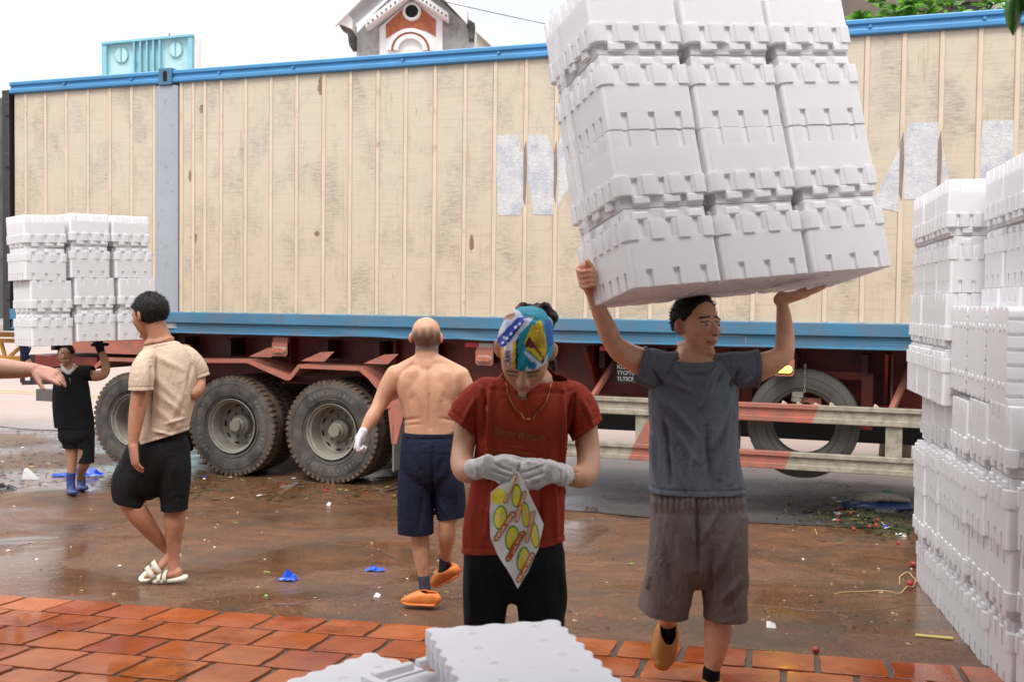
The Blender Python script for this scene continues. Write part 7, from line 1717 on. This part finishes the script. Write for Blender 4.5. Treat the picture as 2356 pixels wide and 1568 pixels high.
adopt(ar)
# ------------------------------------------------------------------ litter on the ground
def gp_(x, y): return pg(x, y)
BLUEP = plain('blue_plastic_scrap', (0.012, 0.085, 0.62), 0.3, 0.3, 20)
def crumple(cx, cy, w, h, mat, name, label, cat, n=9, seed=0, z0=0.002, stretch=1.0, group=None):
    o_ = gp_(cx, cy + h / 2); k = (o_ - CAM).dot(CW); W_ = w * k / F / 2; H_ = h * k / F * 0.55; rr = random.Random(seed); mb = MB()
    m = 7; vs = []
    for i in range(m):
        for j in range(m):
            x = (i / (m - 1) * 2 - 1) + rr.uniform(-.16, .16); y = (j / (m - 1) * 2 - 1) + rr.uniform(-.16, .16); q = max(abs(x), abs(y)); r = math.hypot(x, y)
            f = 1.0 if r < 1e-3 else (1 - 0.25 * max(0, r - 0.9)) * (1 + 0.45 * noise.noise(Vector((x * 1.5 + seed * 2.7, y * 1.5, 3))))
            vs.append((W_ * x * f, W_ * 0.62 * stretch * y * f, z0 + H_ * 1.6 * rr.random() * max(0.12, 1 - 0.8 * r) + 0.004))
    fs = [(i * m + j, (i + 1) * m + j, (i + 1) * m + j + 1, i * m + j + 1) for i in range(m - 1) for j in range(m - 1)]
    mb.add(vs, fs); o = mb.build(name, mat, loc=o_); tag(o, label, cat, group); return o
crumple(663, 1318, 46, 34, BLUEP, 'plastic_scrap', 'crumpled bright blue plastic scrap on the wet concrete between the two walkers', 'plastic scrap', seed=1)
crumple(862, 1303, 44, 20, BLUEP, 'plastic_scrap', 'small blue plastic scrap just left of the orange shoes', 'plastic scrap', seed=2)
crumple(205, 1080, 68, 26, BLUEP, 'plastic_scrap', 'large crumpled blue plastic sheet behind the worker in blue boots', 'plastic scrap', seed=3)
crumple(140, 1088, 44, 12, BLUEP, 'plastic_scrap', 'flat blue plastic strip left of the worker in blue boots', 'plastic scrap', seed=4)
# broken foam wedge
q = gp_(68, 1102); mb = MB(); k = (q - CAM).dot(CW) / F; mb.prism([(-16 * k, 0), (20 * k, 0), (-10 * k, 26 * k)], -0.03, 0.05, 'y'); tag(mb.build('foam_scrap', FOAM, loc=q, bevel=0.003), 'white triangular piece of broken foam on the muddy ground at left', 'foam scrap')
DKB = plain('black_rubbish', (0.012, 0.014, 0.016), 0.4, 0.3); crumple(8, 1113, 56, 24, DKB, 'black_bundle', 'dark bundle of rubbish on the ground at the left edge', 'rubbish', seed=6)
# sack with lettering
sk0 = gp_(2018, 1172); k = (sk0 - CAM).dot(CW) / F
sack = empty('sack', tuple(sk0), 'flattened blue and grey sack lying on the mud beyond the rubbish pile', 'sack')
SB = plain('navy_sack', (0.012, 0.024, 0.085), 0.45, 0.3, 14, bmp=0.3); SG = plain('muddy_sack_top', (0.20, 0.18, 0.15), 0.8, 0.35, 20, dirt=((0.07, 0.05, 0.04), 0.8, 18)); SGR = plain('green_cloth', (0.03, 0.12, 0.05), 0.7, 0.3, 10)
def lump(pts, hw, mat, name, sub=4, par=sack, vox=0.012):
    g = MB(); loft(g, [(sk0 + Vector((x * k, y, z * k)), a * k, b * k) for x, y, z, a, b in pts], ref=(0, 0, 1), n=18, ex=2.6); o = remesh(name, g, vox, mat, None, 2); o.data.transform(Matrix.Translation(-sk0)); o.parent = par
    c = coords(o); n_ = normals(o); c += n_ * np.array([0.02 * noise.noise(Vector(q * 7)) for q in c])[:, None]; setco(o, c); return o
lump([(-76, 0, 12, 6, 6), (-62, 0, 11, 36, 11), (0, 0, 11, 44, 12), (60, 0, 11, 40, 11), (78, 0, 12, 14, 7)], 1, SB, 'sack_side')
lump([(-56, 0.04, 22, 8, 5), (-40, 0.04, 25, 34, 9), (10, 0.04, 28, 38, 12), (54, 0.04, 24, 32, 9), (74, 0.04, 20, 10, 5)], 1, SG, 'sack_top')
lump([(18, 0.12, 36, 6, 4), (30, 0.1, 38, 12, 5), (46, 0.1, 32, 8, 4)], 1, SGR, 'green_rag', vox=0.008)
tk = bvh(sack.children[0]); t2 = [c for c in sack.children][0]
uv, fs = text_mesh('NOVACLAS', 0.02); mb = MB(); mb.add([((-28 + 44 * a) * k, -0.30 + 0.0 * b, (8 + 8 * b) * k + 0.0) for a, b in uv], fs)
o = mb.build('sack_lettering', plain('faded_print', (0.35, 0.33, 0.30), 0.8), sack)
tr2 = BVHTree.FromPolygons([v.co for v in t2.data.vertices], [p.vertices for p in t2.data.polygons])
for v in o.data.vertices:
    h = tr2.ray_cast(Vector((v.co.x, -2, v.co.z)), Vector((0, 1, 0)))
    if h[0] is not None: v.co.y = h[0].y - 0.006
# red fruit
REDF = plain('red_fruit_skin', (0.36, 0.035, 0.03), 0.35, 0.35, 30, bmp=0.4)
def fruit(x, y, r, label):
    q = gp_(x, y + r * 0.8); k = (q - CAM).dot(CW) / F; g = MB(); g.ball((0, 0, r * k * 0.9), (r * k, r * k, r * k * 0.9), 8); o = g.build('red_fruit', REDF, loc=q, smooth=True); tag(o, label, 'fruit', 'red fruit on the ground')
fruit(1877, 1495, 9, 'red fruit lying on the concrete just before the tiles, right of the yellow reflection')
fruit(2101, 1298, 8, 'red fruit near the foot of the far stack of boxes'); fruit(2094, 1342, 9, 'red fruit inside the straw loop near the box wall')
# straw loop, yellow strap, stick, leaf
STRAW = plain('straw', (0.50, 0.36, 0.16), 0.7, 0.2, 20)
def strand(pts, r, mat, name, label, cat, h=0.012, group=None):
    q = [gp_(x, y) for x, y in pts]; c = q[0]; cc = catmull([tuple(p - c) for p in q], 5); mb = MB(); mb.tube([Vector(p) + Vector((0, 0, r + h * math.sin(i / len(cc) * PI) * (0.6 + 0.4 * math.sin(i)))) for i, p in enumerate(cc)], r, 6); o = mb.build(name, mat, loc=c, smooth=True); tag(o, label, cat, group)
strand([(1920, 1366), (1990, 1362), (2060, 1368), (2090, 1358), (2106, 1345), (2095, 1325), (2072, 1326), (2070, 1345)], 0.0035, STRAW, 'straw', 'looped pale straw on the concrete near the box wall', 'straw', 0.03)
mb = MB(); a, b = gp_(2106, 1462), gp_(2194, 1470); mb.bar(a + Vector((0, 0, .006)), b + Vector((0, 0, .006)), 0.03, 0.008); tag(mb.build('yellow_strap', plain('yellow_strap', (0.52, 0.44, 0.12), 0.5), bevel=0.002), 'flat yellow strap on the ground before the box wall', 'strap')
crumple(1361, 1163, 34, 26, plain('dead_leaf', (0.06, 0.035, 0.022), 0.7, 0.3), 'dead_leaf', 'curled dark dead leaf on the mud right of the woman', 'leaf', seed=9)
strand([(884, 1133), (905, 1128), (925, 1120)], 0.012, plain('dark_twig', (0.06, 0.04, 0.03), 0.8), 'twig', 'short dark twig below the mud flap by the dual wheels', 'twig')
PAPER = plain('white_scrap', (0.72, 0.70, 0.68), 0.6, 0.1)
def chip(x, y, w, h, label, mat=None, cat='scrap', name='paper_scrap', group='small white scraps on the concrete'):
    q = gp_(x, y); k = (q - CAM).dot(CW) / F; a, b = w * k / 2, h * k; g = MB()
    g.add([(-a, -b, 0.004), (a * 0.7, -b * 1.2, 0.002), (a, b * 0.6, 0.012), (-a * 0.5, b, 0.02), (0, 0, 0.026)], [(0, 1, 4), (1, 2, 4), (2, 3, 4), (3, 0, 4), (0, 3, 2, 1)]); o = g.build(name, mat or PAPER, loc=q); tag(o, label, cat, group)
chip(1773, 1440, 26, 14, 'white folded paper scrap above the yellow reflection'); chip(757, 1160, 10, 9, 'small white scrap on the ground left of the bare backed man')
chip(208, 1128, 12, 9, 'white scrap on the wet ground right of the blue boots'); chip(868, 1372, 16, 6, 'white cigarette end pointing left of the front orange shoe'); chip(1072, 1475, 0.1, 0.1, 'tiny white scrap')if False else None
chip(2072, 1232, 30, 12, 'white foam fragment in the rubbish by the box wall'); chip(1007, 1382, 12, 9, 'white crumb right of the front orange shoe')
GLF = plain('fallen_green_leaf', (0.20, 0.34, 0.05), 0.4, 0.2)
for x, y, lb in ((535, 1202, 'small green leaf on the concrete right of the beige shirted man'), (605, 1316, 'green leaf left of the crumpled blue scrap'), (1018, 1362, 'green leaf beside the lifted orange shoe'), (1449, 1580, 'yellow green leaf'), (1445, 1296 + 0, 'pale green leaf right of the woman')):
    if y > 1500: continue
    q = gp_(x, y); g = MB(); leaf(g, q, Vector((1, 0.25, 0.1)), Vector((0, 0, 1)), 0.055, 0.03); o = g.build('fallen_leaf', GLF); tag(o, lb, 'leaf', 'fallen green leaves')
# uncountable crumbs: one scatter of specks, one heap of plant rubbish
rr = random.Random(4); mb = MB(); mats = [PAPER, plain('tan_crumb', (0.40, 0.26, 0.15), 0.8), plain('dark_crumb', (0.03, 0.022, 0.018), 0.6), REDF, GLF]
for _ in range(620):
    x = rr.uniform(-100, 2150); y = 1130 + 380 * rr.random() ** 0.8
    if y > 1372 + 0.072 * x - 14: continue
    q = gp_(x, y); s_ = rr.choice((0.003, 0.004, 0.005, 0.008, 0.012)) * rr.uniform(0.7, 1.3); a = rr.uniform(0, PI); c, sn = math.cos(a) * s_, math.sin(a) * s_
    mb.add([(q.x + c, q.y + sn, q.z + 0.002), (q.x - sn, q.y + c, q.z + 0.003), (q.x - c * 1.6, q.y - sn, q.z + 0.002), (q.x + sn, q.y - c, q.z + 0.003), (q.x, q.y, q.z + s_ * 0.8)], [(0, 1, 4), (1, 2, 4), (2, 3, 4), (3, 0, 4)], rr.choices(range(5), (1.6, 6, 9, 0.5, 0.6))[0])
o = mb.build('ground_litter', mats); tag(o, 'fine pale and dark crumbs scattered over the wet concrete', 'litter', kind='stuff')
mb = MB(); mats2 = [plain('wet_stalk', (0.10, 0.075, 0.03), 0.5, 0.4), plain('rotten_leaf', (0.035, 0.05, 0.02), 0.4, 0.4), REDF, plain('yellow_stalk', (0.40, 0.32, 0.06), 0.5), PAPER, BLUEP]
for _ in range(620):
    t = rr.random(); x = rr.gauss(1985, 75); y = 1196 + (x - 1985) * 0.12 + rr.gauss(0, 20)
    if x > 2118 or x < 1780: continue
    q = gp_(x, y); hz = rr.random() * 0.05 * math.exp(-((x - 1990) / 90) ** 2); L = rr.uniform(0.03, 0.16); a = rr.uniform(0, 2 * PI); mi = rr.choices(range(6), (7, 12, 0.35, 0.6, 0.6, 0.08))[0]
    if mi in (0, 3): mb.bar(q + Vector((0, 0, 0.006 + hz)), q + Vector((math.cos(a) * L, math.sin(a) * L, 0.008 + hz + rr.uniform(-0.01, 0.04))), 0.005, 0.005, mi)
    elif mi == 2: mb.ball(q + Vector((0, 0, 0.015 + hz)), 0.016, 4, 2)
    else:
        s_ = rr.uniform(0.012, 0.04); mb.add([q + Vector((math.cos(a + j * 1.57) * s_ * (1.6 if j % 2 else 0.7), math.sin(a + j * 1.57) * s_ * (1.6 if j % 2 else 0.7), 0.006 + hz + rr.uniform(0, 0.02))) for j in range(4)], [(0, 1, 2, 3)], mi)
o = mb.build('plant_rubbish', mats2); tag(o, 'heap of wet stalks, leaves and broken red fruit left of the box wall', 'rubbish', kind='stuff')
mb = MB()
for _ in range(900):       # muddy leaf litter on the left, around the rear of the lorry
    x = rr.uniform(-120, 330) if rr.random() < 0.6 else rr.uniform(300, 1300); y = rr.uniform(985, 1115) if x < 330 else rr.uniform(1090, 1150)
    q = gp_(x, y); s_ = rr.uniform(0.01, 0.035); a = rr.uniform(0, 6.28); mi = rr.choices(range(6), (2, 8, 0.5, 0.5, 0.6, 0.05))[0]
    mb.add([q + Vector((math.cos(a + j * 1.57) * s_ * (1.7 if j % 2 else 0.6), math.sin(a + j * 1.57) * s_ * (1.7 if j % 2 else 0.6), 0.008 + rr.uniform(0, 0.015))) for j in range(4)], [(0, 1, 2, 3)], mi)
o = mb.build('leaf_litter', mats2); tag(o, 'dark wet leaf litter and mud flecks around the rear wheels', 'litter', kind='stuff')
